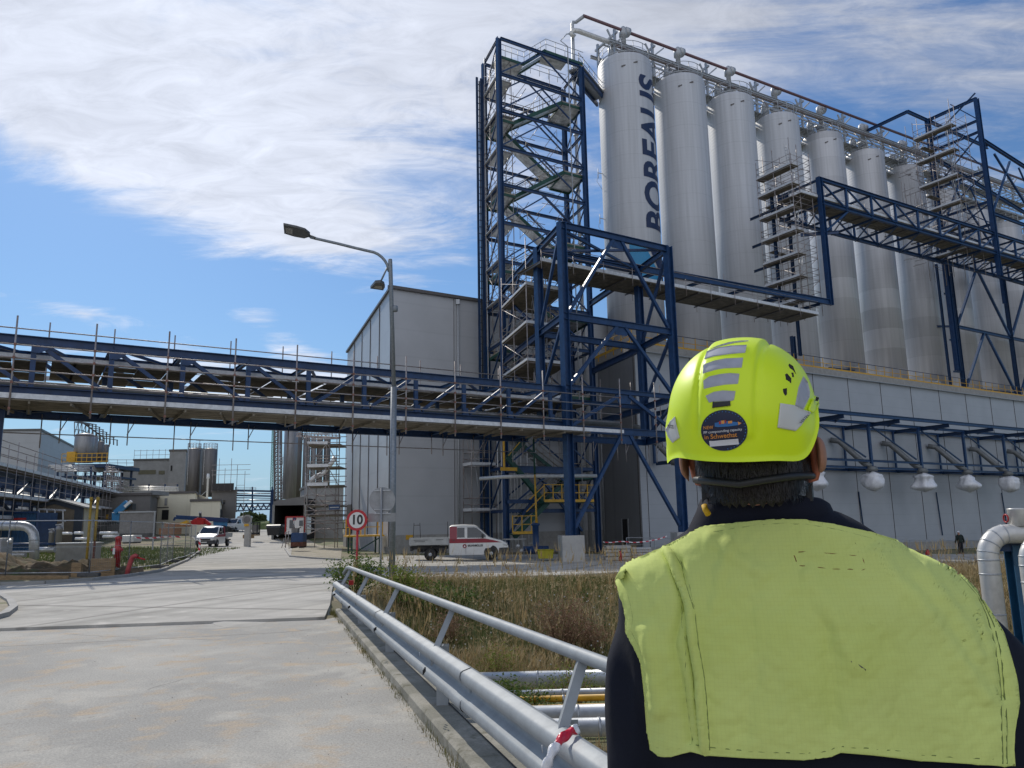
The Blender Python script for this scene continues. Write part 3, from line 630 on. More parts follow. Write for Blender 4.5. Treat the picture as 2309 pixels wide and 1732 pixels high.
# two risers in front of the tower
def riser(name, label, px_top, px_bot, n, r, m, ztop_bend=None, extra=None):
    top = pp(*px_top, n); bot = pp(*px_bot, n); bot.z = -.6
    t = thing(name, label, 'pipe', bot)
    pts = [bot, Vector((bot.x, bot.y, top.z-.3)), ]
    if extra: pts += extra(top)
    else: pts += [top]
    part(t, 'pipe_run', m, lambda b: b.path(pts, r, 10))
    part(t, 'clamps', M_galv, lambda b: [b.lathe([(r*1.5, 0), (r*1.5, .12)], (bot.x, bot.y, z), 10) for z in [4+i*5.6 for i in range(int((top.z-5)/5.6))]])
    return t
rt_ = atH(1290, 46, 49.75); rp0 = thing('riser_pipe', 'thick grey riser pipe climbing in front of the stair tower to the silo tops', 'pipe', (rt_.x, rt_.y, -.6))
part(rp0, 'pipe_run', M_galv, lambda b: b.path([(rt_.x, rt_.y, -.6), (rt_.x, rt_.y, 49.3), (rt_.x+.1, rt_.y+.08, 49.6), (rt_.x+.4, rt_.y+.3, 49.75), RP(-4.9, -.3, 49.75)], .17, 10))
part(rp0, 'clamps', M_galv, lambda b: [b.lathe([(.26, 0), (.26, .12)], (rt_.x, rt_.y, z), 10) for z in [4+i*5.6 for i in range(8)]])
riser('thin_riser_pipe', 'thin conduit climbing left of the thick riser pipe on the stair tower', (1264, 92), (1310, 1000), NN.dot(TP(WT, -.6, 0)), .05, M_galv, extra=lambda top: [top, top+D1*.7+ZZ*.9, top+D1*1.0+ZZ*1.0])

# ---------------- portal frame in front of the tower
fr = thing('portal_frame', 'tall blue steel portal frame with V braces standing in front of the stair tower', 'steel frame', W(D1.dot(P1)+4, N1+3, 0))
P2 = Vector((10.75, 50.17, 0)); P3 = Vector((1.9, 50, 0)); P4 = P2+(P3-P1); ZTOP = 19.85
for p, zb in ((P1, .85), (P2, .85), (P3, 6.9), (P4, 6.9)): pI(fr, 'column', p+ZZ*zb, p+ZZ*(ZTOP+.1), .46, .46)
ZL = [ZTOP-.1, 13.95, 9.55, 7.05]
for k, z in enumerate(ZL):
    for a, c in ((P1, P2), (P3, P4)): pI(fr, 'beam', a+ZZ*z, c+ZZ*z, .26, .42 if k != 2 else .3)
    for a, c in ((P1, P3), (P2, P4)): pI(fr, 'beam', a+ZZ*z, c+ZZ*z, .26, .42)
for a, c in ((P1, P2),):
    m_ = (a+c)/2
    for k in range(4):
        z1 = ZL[k]-.2; z0 = (ZL[k+1]+.2) if k < 3 else 1.3
        for e in (a, c):
            e2 = e+(m_-e).normalized()*.3; st = m_+(e-m_).normalized()*.35
            pB(fr, 'brace', st+ZZ*z1, e2+ZZ*z0, .20, .20)
        part(fr, 'gusset_plate', M_blue, lambda b: b.prism([(-.7, 0), (.7, 0), (.45, -.55), (-.45, -.55)], m_+ZZ*(z1+.02), (c-a).normalized(), ZZ, NN, -.02, .02))
for e in (P1, P2):
    o_ = P3-P1; m_ = e+o_/2
    for k in range(3):
        pB(fr, 'brace', e+o_*.07+ZZ*(ZL[k]-.3), e+o_*.95+ZZ*(ZL[k+1]+.3), .18, .18)
# plan bracing at the top
pB(fr, 'plan_brace', P1+(P3-P1)*.1+ZZ*(ZTOP-.1), P4+ZZ*(ZTOP-.1), .16, .16); pB(fr, 'plan_brace', P2+ZZ*(ZTOP-.15), P3+ZZ*(ZTOP-.15), .16, .16)
# long ties back to the stair tower
for z in (19.7, 13.9, 9.5):
    pI(fr, 'tie_beam', P3+ZZ*z, TL+ZZ*z, .28, .45); 
    pI(fr, 'tie_beam', P4+ZZ*z, TRp+ZZ*z, .28, .45)
mid = (P3+TL)/2
for z0, z1 in ((14.2, 19.4), (9.8, 13.6)):
    pB(fr, 'brace', P3+ZZ*z0, TL+ZZ*z1, .16, .16); pB(fr, 'brace', mid+ZZ*z1, TL+ZZ*z0, .16, .16)
M_block = ground_mat('cast_concrete', [(.42, .41, .385), (.36, .35, .33, .4, .62), (.30, .29, .27, .62, .75)], [1.2, 3.], .3, 25)
for p, lab in ((P1, 'tall concrete plinth under the left column of the blue portal frame'), (P2, 'concrete plinth under the right column of the blue portal frame, by the worker')):
    b = MB(); b.box(p+ZZ*(.85-1.1), (1.3, 1.3, 2.2), (Vector((.99, .14, 0)), Vector((-.14, .99, 0)), ZZ))
    tag(b.build('concrete_plinth', M_block, bevel=.02), lab, 'plinth', 'plinths of the portal frame')

# ---------------- pipe bridge over the road
br = thing('pipe_bridge', 'long blue steel truss bridge crossing over the road into the portal frame', 'pipe bridge', W(-10, N1+1, 7))
nb = N1+.25
tops = [pp(x, 760+.0907*x, nb) for x in (-260, -90, 79, 245, 401, 549, 679, 808, 926, 1039, 1146, 1262)]
ts = [TN(p)[0] for p in tops]
# regularise the bays in real space
t0, t1 = ts[2], ts[10]; bay = (t1-t0)/8; ts = [t0+bay*(i-2) for i in range(-2, 12)]
ZU = 9.45; ZD = 7.15; DB = 3.3
for n in (nb, nb+DB):
    pI(br, 'top_chord', W(ts[0], n, ZU), W(ts[-1]+.8, n, ZU), .3, .36, M_blue)
    pI(br, 'bottom_chord', W(ts[0], n, ZD+.15), W(ts[-1]+.8, n, ZD+.15), .34, .40, M_blue)
    for i, t in enumerate(ts):
        pB(br, 'truss_post', W(t, n, ZD+.3), W(t, n, ZU-.2), .2, .16, M_blue, NN)
        if i < len(ts)-1:
            if i < 8: a, c = W(t+.25, n, ZU-.2), W(ts[i+1]-.2, n, ZD+.35)
            else: a, c = W(t+.35, n, ZD+.45), W(ts[i+1]-.35, n, ZU-.25)
            pB(br, 'diagonal', a, c, .16, .16, M_blue)
        for z, s in ((ZU-.3, 1), (ZD+.5, -1)):
            if (i < 8) == (s > 0): part(br, 'gusset_plate', M_blue, lambda b: b.prism([(-.1, .2*s), (.6 if i < 8 else .25, .2*s), (.5 if i < 8 else .2, -.05*s), (.2, -.22*s), (-.1, -.22*s)], W(t, n, z), D1, ZZ, NN, -.13, -.105))
for i, t in enumerate(ts):
    pI(br, 'floor_beam', W(t, nb, ZD-.2), W(t, nb+DB+1.2, ZD-.2), .2, .26, M_blue)
    pI(br, 'roof_beam', W(t, nb, ZU+.0), W(t, nb+DB, ZU+.0), .18, .2, M_blue)
    if i < len(ts)-1:
        pB(br, 'wind_brace', W(t, nb, ZU), W(ts[i+1] if i % 2 else t+bay/2, nb+DB, ZU), .12, .12, M_blue)
        pB(br, 'wind_brace', W(t, nb+(0 if i % 2 else DB), ZD-.25), W(ts[i+1], nb+(DB if i % 2 else 0), ZD-.25), .12, .12, M_blue2)
pI(br, 'lower_chord', W(ts[0], N1+DB+1.0, 6.85), W(ts[-1]+1, N1+DB+1.0, 6.85), .3, .36, M_blue)
for n_, z_, r_, m_ in ((1.2, 7.75, .16, M_pipe), (1.7, 7.7, .11, M_galv), (2.2, 7.78, .2, M_pipe), (2.75, 7.7, .1, M_galv)):
    part(br, 'pipe', M_cable, lambda b: b.tube(W(ts[0], N1+n_, z_), W(ts[-1]+6, N1+n_, z_), r_, 10))
# columns of the bridge: one just inside the left edge of the picture
lc = pp(4, 1000, N1+1.2)
for n in (N1+1.2,):
    p = W(TN(lc)[0]-.2, n, 0); pI(br, 'support_column', p+ZZ*(gz(p.x, p.y)-.2), p+ZZ*6.9, .4, .4, M_blue)

# scaffold hung round the bridge
sf = thing('bridge_scaffold', 'grey tube scaffold with planked decks hung around the pipe bridge', 'scaffold', W(-10, N1-1, 6.6))
nf = N1-.95
part(sf, 'lower_deck', M_plank, lambda b: [b.box(W((ts[0]+ts[-1])/2+1, nf+.14+i*.33, 6.78+.006*(i % 2)), (ts[-1]-ts[0]+2, .30, .05), (D1, NN, ZZ)) for i in range(9)])
part(sf, 'deck_bearers', M_plank, lambda b: [b.bar(W(t, nf-.2, 6.66), W(t+(.9 if k % 2 else 0), nf+3.1, 6.66), .07, .1) for k, t in enumerate([ts[0]+bay/2*j for j in range(2*len(ts)-1)])])
part(sf, 'toe_board', M_steelboard, lambda b: b.bar(W(ts[0], nf-.02, 6.93), W(ts[-1]+4.5, nf-.02, 6.93), .035, .21))
# sloping planked screens inside the truss, seen from below
def inner(b, low=False):
    k = 0; t = ts[0]
    while t < ts[-1]+3:
        w = 1.1 if (k*7 % 5) else .8
        for j in range(0 if low else 15):
            if (k*5+j*3) % 23: b.box(W(t+.62, N1+1.1+j*.33, 8.72+.05*(1 if k % 3 else .0)), (w+.12, .315, .05), (D1, NN, ZZ))
        for j in range(9 if low else 0): b.box(W(t+.62, N1+DB+.6+j*.33, 7.62+.04*(k % 2)), (w+.12, .31, .05), (D1, NN, ZZ))
        t += w+.17; k += 1
part(sf, 'upper_deck', M_plank, inner); part(sf, 'middle_deck', M_plank, lambda b: inner(b, True))
part(sf, 'upper_toe_board', M_steelboard, lambda b: (b.bar(W(ts[0], N1+1.0, 8.9), W(ts[-1]+2, N1+1.0, 8.9), .04, .22), b.bar(W(ts[0], N1+DB+2.8, 8.9), W(ts[-1]+2, N1+DB+2.8, 8.9), .04, .22)))
stf = [pp(x, 900, nf) for x in (22, 163, 318, 492, 649, 797, 914, 1024, 1127, 1245)]
tf = [TN(p)[0] for p in stf]; st = (tf[8]-tf[0])/8; tf = [tf[0]+st*i for i in range(-2, 15)]
for t in tf:
    pT(sf, 'standard', W(t, nf-.1, 6.15), W(t, nf-.1, 10.15), .036)
for t in tf:
    tb = t+st*.42
    pT(sf, 'standard', W(tb, N1+DB+2.5, 6.9), W(tb, N1+DB+2.5, 11.6), .034)
    pT(sf, 'standard', W(tb, N1+DB+.9, 5.35+.5*((int(t*7)) % 3)/3), W(tb, N1+DB+.9, 6.9), .028)
    pT(sf, 'standard', W(tb+.75, N1+DB+.9, 5.6), W(tb+.75, N1+DB+.9, 6.9), .028)
    pT(sf, 'diagonal_tube', W(tb+.72, N1+DB+.9, 6.1), W(tb+1.05, N1+DB+.9, 6.8), .022)
TE = ts[-1]+4.3
for z in (7.45, 7.95, 8.45, 8.98): pT(sf, 'ledger', W(tf[0], nf-.05, z), W(TE, nf-.05, z), .03)
for z in (10.55, 11.15): pT(sf, 'ledger', W(tf[0], N1+DB+2.45, z), W(TE-2, N1+DB+2.45, z), .032)
for z in (7.5, 8.3, 9.6): pT(sf, 'ledger', W(tf[0], N1+DB+2.45, z), W(TE-2, N1+DB+2.45, z), .024)
pT(sf, 'ledger', W(tf[0], N1+DB+.9, 6.0), W(TE, N1+DB+.9, 6.0), .026)
for t in tf:
    for z in (7.45, 7.95, 8.45, 8.98, 6.4): part(sf, 'coupler', mat('rusty_coupler', (.25, .12, .09), .6, .3), lambda b: b.box(W(t, nf-.1, z), (.09, .09, .1), (D1, NN, ZZ)))

# ---------------- generic scaffold tower (planked lifts, ladders)
def scaf_tower(name, label, org, X, Y, w, d, z0, zs, ztop, tilt=0, boards=M_plank, ladder=True, toe=True, extra=None, group=None, strip=None):
    o = thing(name, label, 'scaffold', org, group); B = org-ZZ*org.z
    xs = [0, w] if w < 1.6 else ([0, min(1.0, w*.4), w] if strip else [w*i/max(1, round(w/1.8)) for i in range(max(1, round(w/1.8))+1)]); ys = [0, d] if d < 2 else [0, d/2, d]
    for i, x in enumerate(xs):
        for j, y in enumerate(ys):
            q = B+X*x+Y*y; pT(o, 'standard', q+ZZ*z0, q+ZZ*(ztop-.45*((i+j) % 3)), .034)
    for k, z in enumerate(zs):
        if strip: part(o, 'deck', boards, lambda b: (b.box(B+X*.5+Y*(d/2)+ZZ*z, (1.0, d+.2, .06), (X, Y, ZZ)), b.box(B+X*(w*.62)+Y*(d-.4)+ZZ*(z-.9), (w*.7, .6, .05), (X, Y, ZZ)) if k % 2 else None))
        else: part(o, 'deck', boards, lambda b: [b.box(B+X*(w/2)+Y*(.15+.31*jj)+ZZ*z, (w+.2, .28, .05), (X, Y, ZZ)) for jj in range(max(1, int(d/.31)))])
        if toe: part(o, 'toe_board', M_steelboard, lambda b: (b.bar(B+ZZ*(z+.12)-Y*.03, B+X*w-Y*.03+ZZ*(z+.12), .03, .2) if not strip else None, b.bar(B+ZZ*(z+.12)-X*.03, B+Y*d-X*.03+ZZ*(z+.12), .03, .2)))
        part(o, 'guard_rails', M_scaf, lambda b: [b.path([B+Y*d+ZZ*(z+h), B+ZZ*(z+h), B+X*w+ZZ*(z+h), B+X*w+Y*d+ZZ*(z+h)], .027, 5, closed=True, cap=False) for h in (-.1, .5, 1.0)])
        zn = zs[k+1] if k < len(zs)-1 else z+2
        part(o, 'diagonal_tubes', M_scaf, lambda b: (b.tube(B+ZZ*z, B+X*w+ZZ*zn, .025, 5), b.tube(B+X*w+ZZ*z, B+X*w+Y*d+ZZ*zn, .025, 5), b.tube(B+Y*d+ZZ*zn, B+ZZ*z, .025, 5)))
        if ladder:
            A = B+X*(w*.55)+Y*(d*.3)+ZZ*(z-.1); C = B+X*(w*.55+.5*(1 if k % 2 else -1))+Y*(d*.3)+ZZ*(zn+.7)
            part(o, 'ladder', M_galv, lambda b: (b.tube(A-X*.2, C-X*.2, .028, 5), b.tube(A+X*.2, C+X*.2, .028, 5), [b.tube(A.lerp(C, u/9)-X*.2, A.lerp(C, u/9)+X*.2, .018, 4) for u in range(1, 9)]))
    return o
def clut2(b):
    rnd = random.Random(9)
    for i in range(170):
        a, n, z = rnd.uniform(.2, WT-1.5), rnd.uniform(.3, DT-.3), rnd.uniform(2, 40); k = rnd.random(); q = TP(a, n, z)
        if k < .35: b.tube(q, TP(a+rnd.uniform(1, 2.6), n, z), .026, 4)
        elif k < .55: b.tube(q, TP(a, DT, z), .026, 4)
        elif k < .85: b.tube(q, TP(a, n, z+rnd.uniform(1.2, 3)), .026, 4)
        else: b.tube(q, TP(a+1.3, n, z+1.9), .026, 4)
part(tw, 'small_tubes', M_scaf, clut2)['kind'] = 'stuff'
scaf_tower('tower_scaffold', 'thin tube scaffold with short lifts inside the left bay of the stair tower', TP(-.1, .6, 20), d1t, d2, 1.5, 3.2, 16, [19.2, 22.4, 25.6, 28.8, 32.0, 35.2, 38.4], 40.5, boards=M_steelboard, toe=False)
# the scaffold inside the portal frame
q = pp(1155, 800, NN.dot(P3)+1.2)
org = P3+(TL-P3)*.12-D1*.1; DD = (TL-P3).normalized()
scaf_tower('frame_scaffold', 'grey scaffold with white toe boards inside the portal frame below the walkway', org+ZZ*9.6-D1*.5, D1, DD, 3.2, 6.4, 7.3, [9.9, 12.3, 14.9, 17.6], 21.0)
# walkway leading right from the frame
wk = thing('upper_walkway', 'planked scaffold walkway with a blue beam running right from the portal frame', 'walkway', P4+ZZ*18.5)
tA = TN(P3)[0]-.6; tB = TN(pp(1838, 696, 40.5))[0]
part(wk, 'deck', M_plank, lambda b: [b.box(W((tA+tB)/2, 40.35+i*.33, 18.55+.008*(i % 2)), (tB-tA, .30, .05), (D1, NN, ZZ)) for i in range(9)])
part(wk, 'deck_bearer', M_fascia, lambda b: [b.bar(W(tA+k*2.4, 40.2, 18.45), W(tA+k*2.4+.2, 43.3, 18.45), .07, .1) for k in range(int((tB-tA)/2.4)+1)])
part(wk, 'toe_board', M_steelboard, lambda b: b.bar(W(tA, 40.2, 18.7), W(tB, 40.2, 18.7), .035, .24))
tH = TN(pp(1873, 687, 41.4))[0]
pI(wk, 'main_beam', P3+ZZ*ZL[0], W(tH, 41.4, 20.45), .3, .5)
pI(wk, 'main_beam', W(TN(P4)[0]-1, 44.6, 19.9), W(tH-1.0, 44.6, 20.3), .3, .45)
for k in range(6): pI(wk, 'cross_beam', W(13.5+k*4.7+21, 41.4, 20.1), W(13.5+k*4.7+21, 44.6, 20.1), .18, .25, M_blue2)
part(wk, 'hanger_column', M_blue, lambda b: b.ibeam(W(tH, 41.4, 20.2), W(tH, 41.4, 32.35), .42, .42))
part(wk, 'stop_beam', M_blue, lambda b: b.ibeam(W(tH-.9, 43.2, 27.2), W(tH+1.6, 41.0, 27.2), .2, .3))
for z in (19.15, 19.7): pT(wk, 'guard_rail', W(tA, 40.15, z), W(tB, 40.15, z), .022)
for z in (19.6, 21.0): pT(wk, 'guard_rail', W(tA+8, 43.6, z), W(tB, 43.6, z), .022)
for k in range(int((tB-tA)/2.6)+1): pT(wk, 'standard', W(tA+k*2.6, 40.1, 18.0), W(tA+k*2.6, 40.1, 19.3), .025); 
for k in range(2, int((tB-tA)/3.4)): pT(wk, 'standard', W(tA+4+k*3.4, 43.6, 18.2), W(tA+4+k*3.4, 43.6, 21.4+.6*(k % 2)), .025)
p = W(TN(pp(1796, 799, NF+1))[0], NF+1.3, 16.2); pI(wk, 'support_column', p, p+ZZ*(19.9-16.2), .4, .4, M_blue2)
# the scaffold below the gangway head
q = pp(1765, 470, 41.8)
scaf_tower('gangway_scaffold', 'tall narrow scaffold stack with ladders at the left end of the gangway', W(TN(pp(1760, 560, 41.8))[0]+2.3, 41.8, 20.6), D1, NN, 2.7, 3.8, 19.2, [20.4, 22.5, 24.6, 26.8, 29.0, 31.2, 33.0], 35.6, strip=True)
for z in (22.0, 25.6, 28.2, 30.8):
    pass
def standoff(b):
    t = TN(pp(1765, 560, 41.8))[0]+2.3
    for z in (21.5, 24.6, 27.0, 29.8): b.ibeam(W(t+.4, 43.5, z), W(t+.4, 47.3, z), .16, .22)
    b.ibeam(W(t+.6, 44.8, 20), W(t+.6, 44.8, 32), .24, .24); b.ibeam(W(t+2.8, 44.8, 16.2), W(t+2.8, 44.8, 32), .24, .24)
gw = thing('gangway', 'blue truss gangway with a planked deck high in front of the right-hand silos', 'gangway', W(tH, 43, 30))
part(gw, 'head_frame', M_blue2, standoff)
# gangway trusses
tS = tH-.05; tL = TN(pp(2243, 500, 41.4))[0]; nbay = 8; gb = (tL-tS)/nbay; TE2 = tL+gb*7
zt_, zb_ = 32.2, 29.9
for n in (41.4, 46.0):
    pI(gw, 'top_chord', W(tS, n, zt_), W(TE2, n, zt_+1.0), .3, .34); pI(gw, 'bottom_chord', W(tS, n, zb_), W(TE2, n, zb_+.9), .3, .34)
    i = 0
    while tS+gb*i < TE2:
        t = tS+gb*i; f = (t-tS)/(TE2-tS); a = zt_+f-.1; c = zb_+.9*f+.1
        pB(gw, 'truss_post', W(t, n, c), W(t, n, a), .2, .18, M_blue, NN)
        if i < 4: pB(gw, 'diagonal', W(t+.1, n, a), W(t+gb-.1, n, c), .14, .14)
        else: pB(gw, 'diagonal', W(t+.1, n, c), W(t+gb-.1, n, a), .14, .14)
        if n < 42: pB(gw, 'cross_beam', W(t, 41.4, a), W(t, 46, a), .16, .2, M_blue2); pB(gw, 'cross_beam', W(t, 41.4, c-.3), W(t, 46, c-.3), .16, .2, M_blue2); pB(gw, 'wind_brace', W(t, 41.4, c-.3), W(t+gb, 46, c-.3), .1, .1, M_blue2)
        i += 1
part(gw, 'deck', M_plank, lambda b: [b.bar(W(tS-2.5, 41.7+.33*j, 30.35+.01*(j % 2)), W(TE2, 41.7+.33*j, 31.3+.01*(j % 2)), .30, .05) for j in range(8)])
part(gw, 'toe_board', M_steelboard, lambda b: b.bar(W(tS-2.5, 41.55, 30.5), W(TE2, 41.55, 31.45), .04, .22))
part(gw, 'deck_bearer', M_fascia, lambda b: [b.bar(W(tS-2+k*2.4, 41.4, 30.25+.02*k), W(tS-2+k*2.4, 44.6, 30.25+.02*k), .07, .1) for k in range(24)])
for n_, z_ in ((45.2, 33.2), (45.2, 32.7)): pT(gw, 'guard_rail', W(tS-2, n_, z_), W(TE2, n_, z_+1), .025)
for k in range(12): pT(gw, 'standard', W(tS+k*3.2, 45.2, 30.3), W(tS+k*3.2, 45.2, 33.5+.1*k), .022)
pB(gw, 'knee_brace', W(tS+.1, 41.4, 27.0), W(tS+gb, 41.4, 29.8), .16, .16)
# roof-standing support with V braces
pb = W(TN(pp(2160, 760, NF+.35))[0], NF+.35, 16.1)
pI(gw, 'support_column', pb, pb+ZZ*16.4, .42, .42, M_blue2)
for s, w_ in ((1, 7.2), (-1, 2.2)):
    z1 = 23.9
pI(gw, 'tie_beam', pb+ZZ*8.2, pb+ZZ*8.2+D1*28, .3, .36); pI(gw, 'tie_beam', pb+ZZ*8.2, pb+ZZ*8.6-D1*2.5+NN*3, .2, .24)
for k in range(3):
    c = pb+D1*(k*13)
    if k: pI(gw, 'support_column', c, c+ZZ*16.4, .42, .42, M_blue2)
    pB(gw, 'brace', c+D1*.3+ZZ*8.5, c+D1*6.2+ZZ*16.3, .26, .26); pB(gw, 'brace', c+D1*12.7+ZZ*8.5, c+D1*6.8+ZZ*16.3, .26, .26)
    pB(gw, 'brace', c+D1*.3+ZZ*.4, c+D1*6.2+ZZ*8.0, .26, .26); pB(gw, 'brace', c+D1*12.7+ZZ*.4, c+D1*6.8+ZZ*8.0, .26, .26)
pI(gw, 'long_beam', pb+ZZ*16.4-D1*1, pb+ZZ*16.4+D1*30, .3, .34, M_blue2)
for z in (2.5, 6.4, 12.2): pI(gw, 'cross_beam', pb+ZZ*z, pb+ZZ*(z-.1)-D1*2.0, .16, .2, M_blue2)
pI(gw, 'rear_column', pb-D1*2.0+NN*.5, pb-D1*2.0+NN*.5+ZZ*16, .25, .25, M_blue2)

# ---------------- far scaffolded blue tower
ft = thing('scaffolded_tower', 'blue steel tower wrapped in scaffolding at the right, one column rising to a point', 'steel tower', W(TN(pp(2220, 560, 41.4))[0], 44, 27))
cA = W(TN(pp(2222, 380, 41.4))[0], 41.4, 0); cC = W(TN(cA)[0], 47.2, 0); cD = cA+D1*13
zA = 49.3
pI(ft, 'column', cA+ZZ*27.8, cA+ZZ*zA, .45, .45); pI(ft, 'column', cC+ZZ*18, cC+ZZ*zA, .5, .5); pI(ft, 'column', cD+ZZ*27.8, cD+ZZ*41, .4, .4); pI(ft, 'column', cC+D1*13+ZZ*27.8, cC+D1*13+ZZ*41, .4, .4)
pI(ft, 'beam', cA+ZZ*zA, cC+ZZ*zA, .25, .35)
pl_ = cC-D1*4.2
pI(ft, 'beam', pl_+ZZ*zA, cC+D1*14+ZZ*zA, .25, .4); pI(ft, 'beam', pl_+ZZ*zA, pl_+NN*5.5+ZZ*zA, .25, .35)
for z in (46.6, 45.2, 40.3, 36.6, 33.9): pI(ft, 'beam', cA+ZZ*z, cC+ZZ*z, .2, .28)
for z0, z1 in ((46.6, 50), (40.5, 45.), (36.8, 40), (33.9, 36.4)): pB(ft, 'brace', cA+ZZ*z1, cC+ZZ*z0, .13, .13); pB(ft, 'brace', cA+ZZ*z0, cC.lerp(cA, .5)+ZZ*z1, .11, .11)
for n in (cA, cC):
    pI(ft, 'beam', n+ZZ*(44.2 if n == cA else 44.6), n+D1*26+ZZ*41.2, .28, .42); pI(ft, 'beam', n+ZZ*35.2, n+D1*26+ZZ*35.2, .25, .35)
    pB(ft, 'brace', n+D1*.4+ZZ*35.4, n+D1*6+ZZ*42.9, .2, .2); pB(ft, 'brace', n+D1*2.5+ZZ*43.0, n+D1*11.6+ZZ*35.4, .2, .2); pB(ft, 'brace', n+D1*13+ZZ*35.4, n+D1*8+ZZ*42.6, .16, .16)
scaf_tower('far_tower_scaffold', 'dense scaffold stack with sloping planked lifts inside the far blue tower', cA-D1*4.3+NN*1.0+ZZ*30.5, D1, NN, 3.4, 4.4, 28, [30.6, 33.3, 36.2, 39.3, 42.4, 45.4], 48.5, strip=True)
def clut(b):
    rnd = random.Random(3); B = cC-D1*5+NN*.3
    for i in range(150):
        p = B+D1*rnd.uniform(-.5, 6.5)+NN*rnd.uniform(-1.5, 1.2)+ZZ*rnd.uniform(30, 46.5)
        k = rnd.random()
        if k < .4: b.tube(p, p+D1*rnd.uniform(1, 3), .03, 4)
        elif k < .6: b.tube(p, p+NN*rnd.uniform(1, 2.5), .03, 4)
        elif k < .9: b.tube(p, p+ZZ*rnd.uniform(1, 3), .03, 4)
        else: b.tube(p, p+D1*1.5+ZZ*1.8, .03, 4)
cs = part(ft, 'bracing_tubes', M_scaf, clut); cs['kind'] = 'stuff'

# ---------------- white flat-walled hall at the left
hall = thing('hall', 'tall windowless grey panel-clad hall behind the street lamp', 'building', (-9.5, 59.4, -.6))
H0 = Vector((-9.5, 59.4, 0)); zh = 20.3; hl = 24.6; hr = 27
V = [H0-ZZ*1.2, H0+D1*hr-ZZ*1.2, H0+D1*hr+ZZ*zh, H0+ZZ*zh, H0+D2*hl-ZZ*1.2, H0+D2*hl+ZZ*zh, H0+D2*hl+D1*hr+ZZ*zh, H0+D2*hl+D1*hr-ZZ*1.2]
part(hall, 'wall', M_clad2, lambda b: b.add(V, [(0, 1, 2, 3), (4, 0, 3, 5), (3, 2, 6, 5), (1, 7, 6, 2), (7, 4, 5, 6)]))
part(hall, 'panel_joint', M_fascia, lambda b: [b.bar(H0+D2*k+D1*-.02+ZZ*.0, H0+D2*k-D1*.02+ZZ*(zh-.2), .02, .09, D1) for k in (5.0, 9.6, 14.4, 19.2)]+[b.bar(H0+D1*.0-NN*.02-D1*.02, H0-NN*.02-D1*.02+ZZ*zh, .08, .08), b.bar(H0+D1*5.6-NN*.02, H0+D1*5.6-NN*.02+ZZ*zh, .02, .05, NN)])
part(hall, 'roof_trim', M_fascia, lambda b: (b.bar(H0-D1*.3+ZZ*zh-NN*.1, H0+D1*hr+ZZ*zh-NN*.1, .3, .26), b.bar(H0+ZZ*zh-D1*.1-NN*.2, H0+D2*hl+ZZ*zh-D1*.1, .2, .2)))
part(hall, 'downpipe', M_galv, lambda b: (b.tube(H0+D1*5.9-NN*.18-ZZ, H0+D1*5.9-NN*.18+ZZ*(zh-.3), .085), b.box(H0+D1*5.9-NN*.2+ZZ*(zh-.45), (.3, .3, .4))))
part(hall, 'plinth', M_conc, lambda b: (b.bar(H0-NN*.04-D1*.04+ZZ*0, H0+D1*hr-NN*.04+ZZ*0, .06, 1.7), b.bar(H0-D1*.03-NN*.04, H0+D2*hl-D1*.03, .06, 1.7)))
part(hall, 'doorway', M_dark, lambda b: b.prism([(19.0, -.6), (22.2, -.6), (22.2, 3.7), (19.0, 3.7)], H0-D1*.09, D2, ZZ, D1, -.01, .0))
part(hall, 'vent_opening', M_dark, lambda b: b.prism([(2.3, -.45), (4.2, -.45), (4.2, .55), (2.3, .55)], H0-NN*.09, D1, ZZ, NN, -.01, .0))
part(hall, 'warning_plate', M_yel, lambda b: b.prism([(1.35, .5), (1.95, .5), (1.95, .85), (1.35, .85)], H0-NN*.09, D1, ZZ, NN, -.02, .0))
# loading platform yellow, left of hall corner
ly = thing('loading_platform', 'small yellow-railed steel platform on green legs at the left wall of the grey hall', 'platform', H0-D1*1.8+D2*1.5)
B0 = H0-D1*3.0+D2*.6-ZZ*.5
part(ly, 'deck', M_yel, lambda b: b.box(B0+D1*1.3+D2*1+ZZ*1.35, (2.9, 2.2, .12), (D1, D2, ZZ)))
part(ly, 'railing', M_yel, lambda b: [b.bar(B0+D1*x+D2*y+ZZ*1.35, B0+D1*x+D2*y+ZZ*2.6, .07, .07) for x, y in ((0, 0), (1.2, 0), (2.6, 0), (0, 2), (1.2, 2), (2.6, 2))]+[b.bar(B0+D2*y+ZZ*z, B0+D1*2.6+D2*y+ZZ*z, .05, .05) for y in (0, 2) for z in (2.0, 2.6)])
for x in (.2, 2.4):
    for y in (.1, 1.9): pB(ly, 'leg', B0+D1*x+D2*y-ZZ*.3, B0+D1*x+D2*y+ZZ*1.3, .1, .1, M_green)
pB(ly, 'brace', B0+D1*.2+D2*.1, B0+D1*2.4+D2*.1+ZZ*1.2, .07, .07, M_green)

